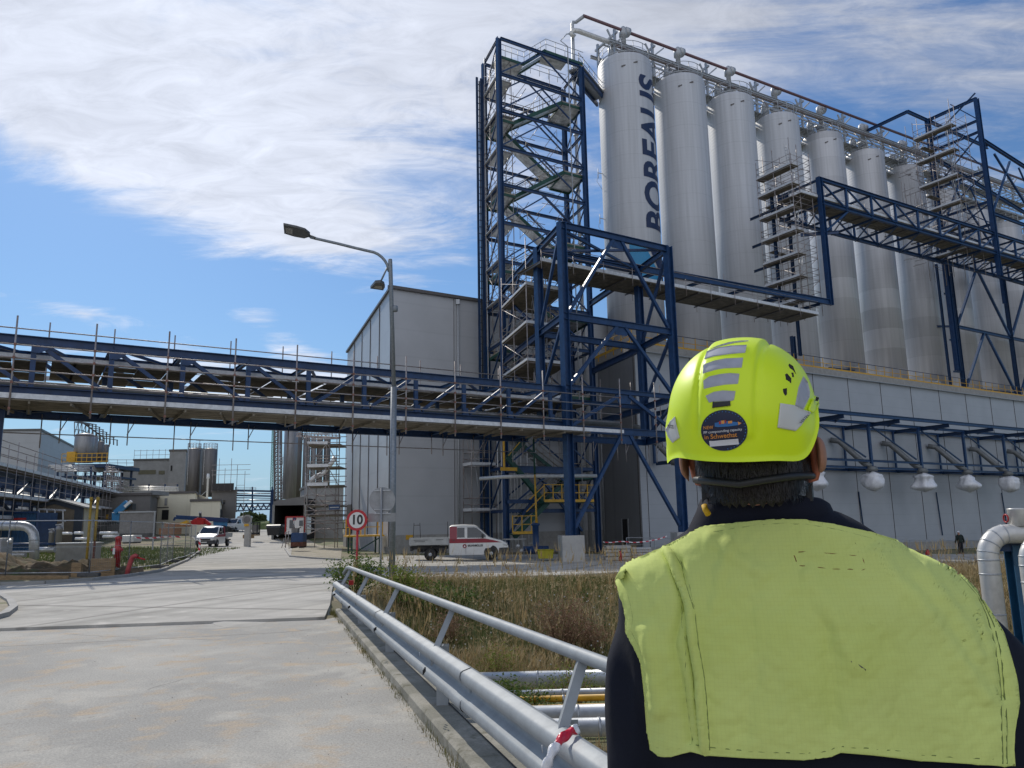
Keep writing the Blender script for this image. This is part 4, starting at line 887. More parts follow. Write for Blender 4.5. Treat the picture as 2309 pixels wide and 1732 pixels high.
# ---------------- things in the shade between the hall and the portal frame
for k, (a, n, lab) in enumerate(((1.9, 1.2, 'x'),)):
    scaf_tower('hall_scaffold', 'three-lift aluminium scaffold with leaning ladders at the right end of the hall wall', H0+D1*6.3-NN*1.6+ZZ*-.5, D1, NN, 2.2, 1.4, -.6, [2.6, 6.2, 9.8], 12.2, boards=M_steelboard)
tubes = thing('vertical_pipe_bank', 'bank of parallel pale pipes with a cage ladder left of the tower stairs', 'pipes', H0+D1*9-NN*.6)
M_wt = mat('white_tube', (.66, .66, .66), .5, 0, .1, 3)
part(tubes, 'pipes', M_wt, lambda b: [b.tube(H0+D1*(8.1+i*.30)-NN*(2.6+.1*(i % 2))-ZZ*.4, H0+D1*(8.1+i*.30)-NN*(2.6+.1*(i % 2))+ZZ*11.2, .045, 6) for i in range(8)])
part(tubes, 'ladder', M_wt, lambda b: (b.tube(H0+D1*10.7-NN*2.9-ZZ*.4, H0+D1*10.7-NN*2.9+ZZ*11, .05, 6), b.tube(H0+D1*11.5-NN*2.9-ZZ*.4, H0+D1*11.5-NN*2.9+ZZ*11, .05, 6), [b.tube(H0+D1*10.7-NN*2.9+ZZ*z, H0+D1*11.5-NN*2.9+ZZ*z, .03, 5) for z in [i*.75 for i in range(15)]]))
# curved white bumper beam and ground-floor platforms
cv = thing('white_header_pipe', 'long pale pipe bending across the shaded front of the stair tower at first floor', 'pipe', W(20, N1+7, 5))
c0 = pp(1150, 1074, N1+7.5); c1 = pp(1345, 1073, N1+6.5)
part(cv, 'pipe_run', M_pipe, lambda b: b.path([c0+NN*3-D1*.6, c0+NN*1-D1*.1, c0+D1*.6, c0.lerp(c1, .3), c1], .13, 10))
gp = thing('ground_floor_platform', 'yellow-railed stair and gallery in the shade under the stair tower', 'platform', TP(2.5, -1.5, -.6))
def gal(b):
    for (a0, a1, z) in ((2.6, 7.2, 3.2), (-.2, 1.8, .9)):
        b.box(TP((a0+a1)/2, -1.9, z), (a1-a0, .04, .2), (d1t, d2, ZZ))
        for i in range(int((a1-a0)/.8)+1): b.bar(TP(a0+i*.8, -1.9, z), TP(a0+i*.8, -1.9, z+1.25), .06, .06)
        for h in (.6, 1.2): b.bar(TP(a0, -1.9, z+h), TP(a1, -1.9, z+h), .05, .05)
    b.bar(TP(2.7, -1.9, 4.4), TP(1.3, -1.9, 3.3), .05, .05); b.bar(TP(2.7, -1.9, 3.8), TP(1.0, -1.9, 2.4), .05, .05)
    b.bar(TP(-.4, -1.8, 6.5), TP(2.6, -1.8, 9.6), .05, .05); b.bar(TP(-.8, -1.8, 5.4), TP(-.8, -1.8, 8.2), .12, .12); b.box(TP(-.4, -1.8, 5.5), (1.4, .1, .25), (d1t, d2, ZZ))
part(gp, 'gallery_railing', M_yel, gal)
part(gp, 'stairs', M_green, lambda b: (b.bar(TP(.2, -1.2, .6), TP(3.2, -1.2, 3.1), .3, .35), b.bar(TP(2.8, -1.2, 3.2), TP(-.3, -1.2, 6.4), .3, .35), b.bar(TP(-.2, -1.2, 6.4), TP(3.4, -1.2, 9.8), .3, .35), b.bar(TP(-.2, -1.5, .8), TP(1.9, -1.5, .8), .6, .1), b.bar(TP(2.6, -1.3, 3.1), TP(7.2, -1.3, 3.1), .9, .12)))
part(gp, 'bracing', M_blue, lambda b: (b.bar(TP(.2, -.3, .9), TP(3.4, -.3, 4.6), .18, .18), b.bar(TP(3.4, -.3, 4.6), TP(6.8, -.3, .9), .18, .18), b.bar(TP(-.0, -.3, 5.5), TP(7.0, -.3, 5.5), .2, .3), b.bar(TP(0, -.3, 3.2), TP(7.0, -.3, 3.2), .2, .3)))
ct = atY(1209, 1200, 55); hz = thing('lifting_chain', 'long yellow and green hanging hoist chain in front of the tower stairs', 'chain', ct)
part(hz, 'upper_fall', M_green, lambda b: b.tube(pp(1203, 990, N1+6), pp(1206, 1070, N1+6), .07, 6))
part(hz, 'lower_fall', M_yel, lambda b: b.path([pp(1206, 1070, N1+6), pp(1209, 1160, N1+6), pp(1210, 1182, N1+6)], lambda u: .06+.05*(u > .6), 6))

# ---------------- filling canopy on the facade with wrapped spouts
cn = thing('filling_canopy', 'blue steel lattice canopy along the long wall carrying grey pipes to the wrapped spouts', 'canopy', pp(2050, 1000, 46))
nA, nB, nC = 43.2, 45.8, 48.6
def zat(px, py, n): return pp(px, py, n).z
zTa = zat(2050, 945, nA); zM = zat(2050, 987, nB)
tL0 = TN(pp(1800, 930, nA))[0]-8; tR0 = 112
pI(cn, 'outer_chord', W(tL0, nA, zTa), W(tR0, nA, zTa), .25, .34)
pI(cn, 'middle_chord', W(tL0, nB, zTa-.25), W(tR0, nB, zTa-.25), .22, .28)
zL3 = zat(2050, 1043, nB); zL4 = zat(2050, 1058, nB)
tpost = [TN(pp(x, 1000, nB))[0] for x in (1961, 2072, 2169, 2263)]; stp = (tpost[-1]-tpost[0])/3
tps = [tpost[0]+stp*i for i in range(-3, 9)]
for z in (zL3, zL4): pI(cn, 'lower_chord', W(tL0, nB, z), W(tR0, nB, z), .2, .22)
pI(cn, 'wall_chord', W(tL0, nC, zTa-.3), W(tR0, nC, zTa-.3), .2, .22); pI(cn, 'wall_chord', W(tL0, nC, zL4), W(tR0, nC, zL4), .2, .22)
for i, t in enumerate(tps):
    pB(cn, 'hanger', W(t, nB, zTa-.3), W(t, nB, zL4), .3, .22, M_blue, NN); pB(cn, 'hanger', W(t, nC, zTa-.3), W(t, nC, zL4), .2, .16, M_blue, NN)
    pI(cn, 'cantilever', W(t+.6, nA-.35, zTa-.35), W(t+.6, nC+.2, zTa-.4), .25, .38, M_blue2)
    pB(cn, 'plan_brace', W(t+.8, nA, zTa-.15), W(t+stp*.5, nB+.6, zTa-.3), .14, .12); pB(cn, 'plan_brace', W(t+.2, nB, zTa-.4), W(t+stp*.9, nB, zL3+.35), .12, .12)
    pB(cn, 'lower_bracket', W(t+.2, nB, zL4), W(t+.2, nC, zL4), .2, .3, M_blue2)
    part(cn, 'spout_pipe', M_cable, lambda b: b.path([W(t-2.0, nC+.1, zTa-1.7), W(t-1.6, nC-.6, zTa-1.9), W(t-.6, nB+.4, zL4+.45), W(t-.3, nB-.1, zL4+.1)], .28, 12))
    part(cn, 'pipe_flange', M_cable, lambda b: b.lathe([(.5, -.25), (.55, 0), (.4, .25)], W(t-.35, nB-.2, zL4-.1), 14))
M_sack = mat('plastic_wrap', (.80, .81, .84), .35, 0, .08, 5, bump=.9, bscale=4)
from mathutils import noise as _n
def sack(t, seed, lab):
    rnd = random.Random(seed); c = W(t-.35, nB-.2, zL4-1.35); rows = []
    for i in range(15):
        u = i/14; z = (.5-u)*2.0; rr = [.30, .55, .85, .90, .84, .86, .92, .95, 1.0, 1.02, 1.0, .90, .70, .40, .04][i]*(1+.12*math.sin(seed*2.3+i*.6))
        row = []
        for j in range(29):
            a = 2*math.pi*(j % 28)/28; k = .30*_n.noise(Vector((math.cos(a)*1.6+seed*3, math.sin(a)*1.6, z*.7)))+.45*abs(_n.noise(Vector((math.cos(a)*3.2, math.sin(a)*3.2+seed*2, z*.6))))-.1
            row.append(c+Vector((math.cos(a)*(rr+k*rr), math.sin(a)*(rr+k*rr), z*.95+.1*_n.noise(Vector((a, z, seed))))))
        rows.append(row)
    b = MB(); b.grid(rows, True, True); s = b.build('wrapped_spout', M_sack, None); tag(s, lab, 'wrapped spout', 'plastic-wrapped spouts under the canopy')
    part(s, 'clamp', M_cable, lambda b: b.box(c+D1*.95+ZZ*.45, (.35, .3, .25)))
for i, lab in enumerate(('white plastic-wrapped spout partly hidden by the worker\'s ear', 'white plastic-wrapped spout, first clear of the worker\'s helmet', 'white plastic-wrapped spout in the middle of the row under the canopy', 'white plastic-wrapped spout second from the right, above the walking person', 'bulging plastic-wrapped spout rightmost of the row, above the silver pipes')):
    sack(tps[2+i], i+1, lab)
# low site fence at the foot of the wall
lf = thing('low_site_fence', 'low mesh fence running along the foot of the long grey wall', 'fence', pp(2050, 1230, NF-3))
fz = lambda t: -.9
def lfence(b):
    A = pp(1300+500, 1215.5, NF-3.2); B_ = pp(2309, 1219.5, NF-3.2); d = B_-A; n = 14
    b.tube(A-d*.5, B_+d*.4, .03, 5); b.tube(A-d*.5-ZZ*.5, B_+d*.4-ZZ*.5, .012, 4)
    for i in range(-7, n+6): p = A+d*(i/n); b.bar(p, p-ZZ*1.25, .05, .05)
part(lf, 'rails_and_posts', M_galv, lfence)
M_mesh = None
part(lf, 'concrete_base', M_conc, lambda b: b.bar(pp(1800, 1215, NF-2.6)-D1*22-ZZ*.8, pp(2309, 1219, NF-2.6)+D1*15-ZZ*.8, .12, 1.35))
# ================================================================== SITE
build_ground()
def g2(px, py): p = gnd(px, py); return (p.x, p.y)
slab_poly = [(-8.65, 13.45), (-3.4, 14.22)]+[g2(744, 1370), g2(749, 1335), g2(754, 1314), g2(780, 1304), g2(900, 1304), g2(1100, 1304), g2(1300, 1300), g2(1440, 1290), (32, 33), (44, 40), (60, 60), (40, 66), (20, 64), (6, 60)]+[g2(900, 1255), g2(768, 1265), g2(655, 1257), (-22, 78), (-27.5, 92), (-36, 118), (-52, 175), (-64, 175), (-50, 118), (-37.5, 92), (-31, 78), g2(452, 1243), g2(420, 1267), g2(357, 1293), g2(205, 1313), g2(0, 1324), (-30, 25), (-30, 10.4)]
sheet('road', slab_poly, .06, M_slab, .12)
asph_poly = [(-30, -5), (1.5, -5), (1.5, -.3), (kerbx(0), 0), (kerbx(8), 8), (kerbx(14.6), 14.6), (-3.4, 14.23), (-8.65, 13.46), (-30, 10.42)]
sheet('asphalt', asph_poly, .012, M_asph)
# ramp patch and raised joint across the road
_q = lambda x, y: tuple(gnd(x, y))[:2]
cpatch = [_q(472, 1406), _q(486, 1412), _q(510, 1417), _q(560, 1416), _q(596, 1408), _q(612, 1400)]
i0 = [(p[0], p[1], .014) for p in cpatch]; top = [(*_q(472, 1402), .066), (*_q(612, 1397.5), .066)]
b = MB()
b.face([i0[0], i0[1], i0[2], i0[3], i0[4], i0[5], top[1], top[0]], False)
struct(b.build('road_ramp', M_slab))
M_tar = mat('tar_joint', (.02, .02, .02), .8)
def strip(name, pts, w, z, m):
    b = MB()
    for i in range(len(pts)-1):
        a = Vector(pts[i]); c = Vector(pts[i+1]); d = (c-a).normalized(); s = Vector((-d.y, d.x))*w/2
        b.face([(*(a-s), G(*a)+z), (*(c-s), G(*c)+z), (*(c+s), G(*c)+z), (*(a+s), G(*a)+z)])
    o = b.build(name, m); struct(o); return o
# kerbs round the road
def kerb(name, pts, m=M_conc, h=.12, w=.15):
    b = MB()
    for i in range(len(pts)-1):
        a = Vector((*pts[i], G(*pts[i]))); c = Vector((*pts[i+1], G(*pts[i+1]))); b.bar(a+ZZ*(h/2-.02), c+ZZ*(h/2-.02), w, h+.1)
    o = b.build(name, m); struct(o)
kerb('kerb', [g2(0, 1325), g2(100, 1321), g2(205, 1314), g2(285, 1305), g2(357, 1294), g2(420, 1268), g2(452, 1244)])
kerb('kerb', [g2(643, 1240), g2(655, 1258), g2(700, 1262), g2(768, 1266)])
isl = [g2(-40, 1412), g2(10, 1398), g2(30, 1382), g2(22, 1366), g2(0, 1352), g2(-60, 1340)]
kerb('kerb', isl)
sheet('verge', isl, .10, M_gravel)
gr_poly = [g2(655, 1256), g2(768, 1263), g2(772, 1236), (-21, 84), (-27, 100), (-34, 118), (-30, 118), (-30, 92), (-24, 74)]
sheet('gravel_verge', gr_poly, .03, M_gravel)
# bridge edge slab beside the road, with the guardrail on it
M_edge = ground_mat('edge_concrete', [(.33, .31, .26), (.22, .21, .17, .38, .58), (.13, .12, .08, .55, .70), (.42, .40, .35, .55, .7)], [1.8, 5., .6], .5, 40, speck=.15)
b = MB(); ys = [i*.5 for i in range(-2, 31)]
def K(y, o=0.): return kerbx(y)+o
rows = []
for (o, z) in ((.0, -.02), (.0, .10), (.02, .12), (.50, .12), (.52, .10), (.52, -2.0)): rows.append([(K(y, o), y, z) for y in ys])
b.grid(rows, False, True); struct(b.build('bridge_edge', M_edge))
# joint line on top of the kerb stones
struct(strip('kerb_joint', [(K(y, .26), y) for y in ys], .012, .125, M_dark))

M_crack = mat('road_crack_fill', (.22, .20, .18), .9, 0, .25, 6)
def crack(pts, w, seed):
    rnd = random.Random(seed); P = []
    for i in range(len(pts)-1):
        a, c = Vector(pts[i]), Vector(pts[i+1]); n = max(2, int((c-a).length/.12))
        for k in range(n): P.append(tuple(a.lerp(c, k/n)+Vector((rnd.gauss(0, .012), rnd.gauss(0, .018)))))
    strip('road_crack', P, w, .016, M_crack)
crack([_q(-40, 1462), _q(180, 1452), _q(420, 1440), _q(640, 1428), _q(720, 1420)], .012, 1)
crack([_q(150, 1432), _q(300, 1440), _q(520, 1446)], .007, 2)
crack([_q(330, 1560), _q(390, 1541), _q(430, 1530)], .006, 3)
# dark pebbles and crumbs on the asphalt
pb_ = MB(); rnd = random.Random(12)
for i in range(170):
    y = rnd.uniform(3.2, 13); x = kerbx(y)-abs(rnd.gauss(0, .5))-.04 if i % 3 else rnd.uniform(-7, -1); r_ = rnd.uniform(.0015, .0055)
    if x < kerbx(y)-.03: pb_.lathe([(r_*.4, -.2*r_), (r_, .4*r_), (r_*.5, r_)], (x, y, .014), 5, smooth=False)
o = pb_.build('road_grit', mat('grit', (.17, .15, .13), .9)); o['kind'] = 'stuff'; o['label'] = 'loose grit scattered on the asphalt near the kerb'
# ---- guardrail
gr = thing('guardrail', 'grey steel guardrail with a tubular handrail on slanted struts at the road edge', 'guardrail', (K(8, .35), 8, .1))
M_gal2 = mat('weathered_galvanised', (.31, .335, .35), .58, .08, .12, 6, bump=.04, col2=(.25, .27, .285))
def RL(y, o=.12):
    # rail plan: straight, then curling right at the far end
    if y > 16.2: k = y-16.2; return (kerbx(16.2)+o-.25*k+.40*k*k, y)
    return (kerbx(y)+o, y)
yl = [-1.0+.5*i for i in range(35)]+[16.3, 16.6, 16.85, 17.05]
ht = lambda y: .655-.0105*(y-4.4)
prof = [(.0, -.012), (.0, 0), (-.012, -.002), (-.065, -.022), (-.080, -.035), (-.085, -.06), (-.082, -.088), (-.072, -.10), (-.018, -.132), (-.006, -.145), (-.006, -.165), (-.018, -.178), (-.072, -.21), (-.082, -.222), (-.085, -.25), (-.080, -.275), (-.065, -.29), (-.012, -.308), (0, -.312)]
def beam(b):
    rows = []
    for (ox, oz) in prof+[(p[0]+.006, p[1]) for p in prof[::-1]]:
        rows.append([(RL(y)[0]+ox, RL(y)[1], ht(y)+oz) for y in yl])
    b.grid(rows, True)
bm_ = part(gr, 'beam', M_gal2, beam)
def splice(b, y0):
    rows = []
    for (ox, oz) in [(p[0]-.005, p[1]+.004*(1 if p[1] > -.15 else -1)) for p in prof]: rows.append([(RL(y)[0]+ox, RL(y)[1], ht(y)+oz) for y in (y0-.16, y0, y0+.16)])
    b.grid(rows, True)
for y0 in (1.75, 5.9, 10.2, 14.4): part(gr, 'splice_plate', M_gal2, lambda b: splice(b, y0))
hz0 = lambda y: .958-.0108*(y-4.2)
part(gr, 'handrail', M_gal2, lambda b: b.path([(RL(y)[0]+.18+.0*y, y, hz0(y)) for y in [-1+i*.5 for i in range(34)]]+[(RL(15.9)[0]+.18, 15.9, .81), (RL(16.2)[0]+.17, 16.1, .7)], .036, 12))
for k, y in enumerate([-1.5, 1.35, 4.2, 7.05, 9.9, 12.75, 15.3]):
    x, _ = RL(y)
    part(gr, 'post', M_gal2, lambda b: b.ibeam((x+.09, y, .1), (x+.09, y, ht(y)-.02), .10, .12, Vector((0, 1, 0)), .008))
    part(gr, 'spacer', M_gal2, lambda b: b.box((x+.04, y, ht(y)-.15), (.10, .13, .22)))
    if y < 16:
        part(gr, 'strut', M_gal2, lambda b: b.bar((x+.012, y-.18, ht(y)-.10), (x+.18, y+.06, hz0(y)-.01), .05, .075, Vector((0, 1, 0))))
    part(gr, 'slots', M_dark, lambda b: [b.box((x-.022, y-.5+j*.06, ht(y)-.155), (.012, .012, .035)) for j in range(3)])
    part(gr, 'bolt', M_galv, lambda b: b.lathe([(.016, 0), (.016, .008), (.006, .014)], (x-.06, y-.42, ht(y)-.035), 10, (Vector((0, 1, 0)), Vector((0, 0, 1)), Vector((-.4, 0, .9)))))
part(gr, 'end_reflector', M_red, lambda b: b.box((RL(17)[0]+.06, 17.08, .44), (.10, .04, .10)))

# ---- barrier tape knotted round the rail
tp = thing('barrier_tape', 'red and white plastic barrier tape looped over the guardrail beside the worker', 'barrier tape', (.2, 4.2, .3))
mm = bpy.data.materials.new('red_white_tape'); mm.use_nodes = True; nt = mm.node_tree; b_ = nt.nodes['Principled BSDF']; tc = nt.nodes.new('ShaderNodeTexCoord'); w = nt.nodes.new('ShaderNodeTexWave'); w.bands_direction = 'DIAGONAL'
w.inputs['Scale'].default_value = 1.5; nt.links.new(tc.outputs['Object'], w.inputs['Vector']); rp = nt.nodes.new('ShaderNodeValToRGB'); rp.color_ramp.interpolation = 'CONSTANT'; rp.color_ramp.elements[0].color = (.55, .015, .04, 1); rp.color_ramp.elements[1].position = .5; rp.color_ramp.elements[1].color = (.75, .75, .77, 1)
nt.links.new(w.outputs['Fac'], rp.inputs[0]); nt.links.new(rp.outputs[0], b_.inputs['Base Color']); b_.inputs['Roughness'].default_value = .3; M_tape = mm
def tape(b):
    cl_ = [(1305, 1642, 3.88), (1286, 1650, 3.84), (1264, 1668, 3.78), (1248, 1690, 3.74), (1236, 1716, 3.72), (1228, 1750, 3.72), (1224, 1800, 3.74)]; P = []
    for i in range(len(cl_)-1):
        for k in range(6): P.append([cl_[i][q]+(cl_[i+1][q]-cl_[i][q])*k/6 for q in range(3)])
    rows = []
    for s in (-1, -.5, 0, .5, 1):
        row = []
        for i, (x, y, Y) in enumerate(P):
            i2 = min(i+1, len(P)-1); i1 = max(0, i-1); dx, dy = P[i2][0]-P[i1][0], P[i2][1]-P[i1][1]; L_ = math.hypot(dx, dy) or 1; w_ = 10.5+2*math.sin(i*.8)
            row.append(atY(x-dy/L_*s*w_, y+dx/L_*s*w_, Y+.008*math.sin(i*.9+s*3)-.01*(1-s*s)))
        rows.append(row)
    b.grid(rows, True)
tq = part(tp, 'ribbon', M_tape, tape)
so = tq.modifiers.new('thickness', 'SOLIDIFY'); so.thickness = .0015

# ---- pipes in the ditch under the bridge
def dpipe(name, label, x0, y0, z, x1, y1, r, m, grp='pipes crossing the ditch below the guardrail'):
    t = thing(name, label, 'pipe', (x0, y0, z), grp)
    part(t, 'pipe_run', m, lambda b: b.tube((x0, y0, z), (x1, y1, z), r, 20))
    part(t, 'seams', M_galv, lambda b: [b.lathe([(r+.004, -.02), (r+.006, 0), (r+.004, .02)], Vector((x0, y0, z)).lerp(Vector((x1, y1, z)), k/12), 20, (Vector((0, 1, 0)), Vector((0, 0, 1)), Vector((1, 0, 0)))) for k in range(1, 12)])
M_pwh = mat('white_pipe_cladding', (.62, .64, .66), .35, .4, .12, 5, bump=.05)
dpipe('ditch_pipe', 'big pale clad pipe in the ditch, farthest of the bundle behind the guardrail', -.9, 13.9, -1.0, 14, 14.4, .13, M_pwh)
dpipe('ditch_pipe', 'thin pale clad pipe beside the yellow pipes in the ditch', -.5, 13.0, -1.05, 14, 13.6, .06, M_pwh)
dpipe('ditch_pipe', 'upper of two yellow pipes in the ditch behind the guardrail', -.5, 12.6, -1.05, 14, 13.2, .05, M_yel)
dpipe('ditch_pipe', 'lower of two yellow pipes in the ditch behind the guardrail', -.4, 12.3, -1.1, 14, 12.8, .035, M_yel)
dpipe('ditch_pipe', 'big pale clad pipe second nearest to the bridge in the ditch', -.35, 11.6, -1.05, 14, 12.1, .13, M_pwh)
dpipe('ditch_pipe', 'stained pale clad pipe nearest to the bridge in the ditch', -.1, 10.9, -1.05, 14, 11.3, .12, M_pwh)

# ---- silver pipe loops at the right edge
def loop(name, label, px, ptop, Y, r, x1, extra=0):
    p = atY(px, ptop, Y); t = thing(name, label, 'pipe', (p.x, p.y, -1.6)); R_ = .34
    pts = [Vector((p.x, p.y, -1.8)), Vector((p.x, p.y, p.z-R_-r))]
    for k in range(1, 9): a = math.pi/2*k/8; pts.append(Vector((p.x+R_*(1-math.cos(a)), p.y, p.z-r-R_+R_*math.sin(a))))
    pts.append(Vector((x1, p.y, p.z-r)))
    part(t, 'pipe_run', M_pipe, lambda b: b.path(pts, r, 24))
    part(t, 'band', M_galv, lambda b: [b.lathe([(r+.004, -.012), (r+.007, 0), (r+.004, .012)], (p.x, p.y, z), 24) for z in (p.z-.75, p.z-1.35, p.z-2.0, p.z-R_-r-.05)])
    def seg(b):
        for k in range(1, 9, 2):
            a = math.pi/2*k/8; c = Vector((p.x+R_*(1-math.cos(a)), p.y, p.z-r-R_+R_*math.sin(a))); d = Vector((math.sin(a), 0, math.cos(a)))
            b.lathe([(r+.004, -.01), (r+.006, 0), (r+.004, .01)], c, 24, (Vector((0, 1, 0)), d.cross(Vector((0, 1, 0))), d))
    part(t, 'elbow_seams', M_galv, seg)
    return t, p
lp1, pA = loop('silver_pipe_loop', 'tall silver clad pipe bending over to the right beside the worker', 2219, 1183, 12.3, .148, 10.4)
lp2, pB_ = loop('silver_pipe_loop', 'silver clad pipe cut by the right edge of the photo, before the blue post', 2309, 1196, 11.7, .12, 10.2)
dr = thing('pipe_drum', 'short upright silver drum standing on top of the bent silver pipe', 'drum', atY(2296, 1183, 12.3))
pD = atY(2300, 1183, 12.3); part(dr, 'drum_body', M_pipe, lambda b: b.lathe([(.15, -.02), (.15, .22), (.155, .23), (.155, .25), (.0, .255)], pD, 24)); part(dr, 'valve_wheel', M_red, lambda b: b.path([pD+Vector((-.24, -.05+.06*math.cos(a), .1+.06*math.sin(a))) for a in [k*math.pi/6 for k in range(12)]], .012, 6, False, closed=True))
bp_ = thing('pipe_support_post', 'blue steel post with a flat head plate carrying the silver pipes', 'post', (atY(2283, 1300, 12.6).x, 12.6, -1.6))
pS = atY(2278, 1215, 12.55); part(bp_, 'head_plate', M_blue, lambda b: (b.box((pS.x+.05, pS.y, pS.z-.03), (.75, .3, .05)), b.box((pS.x+.05, pS.y, pS.z-.12), (.5, .2, .14))))
part(bp_, 'shaft', mat('mid_blue_steel', (.02, .10, .20), .45, 0, .15, 3), lambda b: b.ibeam((pS.x+.05, pS.y, -1.8), (pS.x+.05, pS.y, pS.z-.1), .22, .24, Vector((0, 1, 0))))
def lowp(name, lab, py, Y, r):
    p = atY(2285, py, Y); t = thing(name, lab, 'pipe', (p.x, Y, p.z)); part(t, 'pipe_run', M_pwh, lambda b: b.tube((p.x-.25, Y, p.z), (p.x+4, Y+.4, p.z-.1), r, 20))
lowp('low_silver_pipe', 'pale pipe low at the right edge just below the green weeds', 1480, 9.0, .10)
lowp('low_silver_pipe', 'pale pipe lowest at the right edge beside the dark sleeve', 1532, 8.2, .11)

# ---- street lamp
lb = Vector((-3.98, 25.6, G(-3.98, 25.6)-.3)); ln = thing('street_lamp', 'tall galvanised street lamp with a long bent arm and two flat lamp heads', 'street lamp', lb)
Yl = 25.6
def LA(px, py, dY=0): return atY(px, py, Yl+dY)
ptop = LA(880, 592)
M_lampg = mat('zinc_pole', (.25, .28, .31), .5, .4, .15, 14, bump=.08)
part(ln, 'pole', M_lampg, lambda b: (b.path([lb, Vector((lb.x, Yl, 6.2))], .105, 16), b.path([Vector((lb.x+.005, Yl, 6.2)), ptop, LA(879.5, 585)], .073, 16)))
part(ln, 'pole_collar', M_lampg, lambda b: b.lathe([(.074, 0), (.10, .03), (.10, .16), (.09, .2)], Vector((lb.x+.02, Yl, LA(880, 703).z)), 16))
arm = [LA(877, 612), LA(873.5, 598), LA(868, 588), LA(861, 580), LA(852, 573), LA(843, 569), LA(800, 559), LA(760, 549), LA(712, 538), LA(700, 535)]
part(ln, 'arm', M_lampg, lambda b: b.path(arm, .05, 12))
M_lamph = mat('lamp_head_grey', (.10, .105, .11), .5, .2)
M_lens = mat('lamp_lens', (.30, .29, .26), .25, 0, .1, 20)
def head(name_s, pts, th, lens):
    # underside outline given in the plane of the head
    h = part(ln, 'lamp_head', M_lamph, lambda b: (b.add([p for p in pts]+[p+ZZ*th for p in pts], [tuple(range(len(pts)-1, -1, -1)), tuple(range(len(pts), 2*len(pts)))]+[(i, (i+1) % len(pts), len(pts)+(i+1) % len(pts), len(pts)+i) for i in range(len(pts))])))
    part(h, 'lens', M_lens, lambda b: b.face([p-ZZ*.006 for p in lens]))
hd = [LA(640, 507, .0), LA(668, 512), LA(690, 519), LA(700, 528), LA(698, 534), LA(680, 537), LA(660, 534), LA(641, 528)]
# give the head real depth: far edge further away
def deep(px, py, w):  # point on a plane tilted: higher in the picture = nearer
    p = LA(px, py); return p
Z0 = LA(640, 527).z; Z1 = LA(700, 533).z
def on_head(px, py):
    # horizontal-ish plate sloping with the arm: z linear in x
    xa, xb = LA(640, 518).x, LA(700, 531).x; za, zb = LA(640, 518).z, LA(700, 531).z
    r = ray(px, py); s = (zb-za)/(xb-xa); t = (za-CZ-s*xa)/(r.z-s*r.x); p = CAMP+r*t; return p
hd = [on_head(*q) for q in ((639, 507), (668, 513), (688, 519), (699, 528), (699, 534), (686, 538), (664, 534), (641, 527))]
head('h', hd, .07, [on_head(*q) for q in ((644, 513), (660, 515), (660, 529), (645, 525))])
part(ln, 'lamp_joint', M_lamph, lambda b: b.tube(LA(697, 532), LA(712, 538), .055, 10))
part(ln, 'short_arm', M_lampg, lambda b: b.path([LA(875, 600), LA(858, 636)], .032, 8))
h2 = [atH(*q, LA(850, 648).z) for q in ((835, 651), (846, 638), (858, 637), (866, 641), (868, 648), (864, 655))]
head('h2', h2, .09, [atH(*q, LA(850, 648).z) for q in ((842, 649), (848, 644), (862, 645), (861, 652))])
# ---- signs
sp = Vector((-4.75, 23.6, 0)); sp.z = gz(sp.x, sp.y)
sg = thing('speed_limit_sign', 'round white speed limit sign reading 10 with a red rim on a red post', 'road sign', sp)
c = atY(805, 1173, 23.6); rr = 23.2/F*23.6
M_sw = mat('sign_white', (.62, .62, .60), .4, 0, .04); M_sr = mat('sign_red', (.42, .012, .02), .4, 0, .06)
AX = (Vector((1, 0, 0)), Vector((0, 0, 1)), Vector((0, -1, 0)))
AXd = (Vector((1, 0, 0)), ZZ, Vector((0, -1, 0)))
dsc = part(sg, 'disc', M_sr, lambda b: b.lathe([(rr, -.01), (rr, .01)], c, 48, AXd))
part(dsc, 'face', M_sw, lambda b: b.lathe([(rr*.75, .01), (rr*.75, .014)], c, 48, AXd))
vs, fs = text_mesh('10', rr*1.25, 'CENTER', 0, .012)
part(dsc, 'digits', M_black, lambda b: b.add([c+Vector((v.x*.92, -.018, v.y)) for v in vs], fs))
part(sg, 'post', M_sr, lambda b: b.tube((c.x+.01, c.y+.04, sp.z-.6), (c.x+.01, c.y+.04, c.z), .035, 10))
s2 = atY(860, 1155, 23.9); sg2 = thing('sign_back', 'bare grey backs of a round and a rectangular road sign on one post', 'road sign', (s2.x, s2.y, gz(s2.x, s2.y)))
M_alu = mat('bare_aluminium', (.30, .31, .32), .5, .5, .1, 5)
part(sg2, 'post', M_alu, lambda b: b.tube((s2.x, s2.y-.03, -1.), (s2.x, s2.y-.03, atY(860, 1100, 23.9).z), .032, 10))
c2 = atY(862, 1128, 23.95); part(sg2, 'round_plate', M_alu, lambda b: b.lathe([(.40, -.006), (.40, .006)], c2, 40, AXd))
c3 = atY(861, 1167, 23.95); part(sg2, 'rectangular_plate', M_alu, lambda b: b.box(c3, (.84, .012, .26)))
part(sg2, 'clamp_rail', M_galv, lambda b: [b.box(atY(862, y, 23.9), (.5, .03, .03)) for y in (1106, 1149, 1158)])

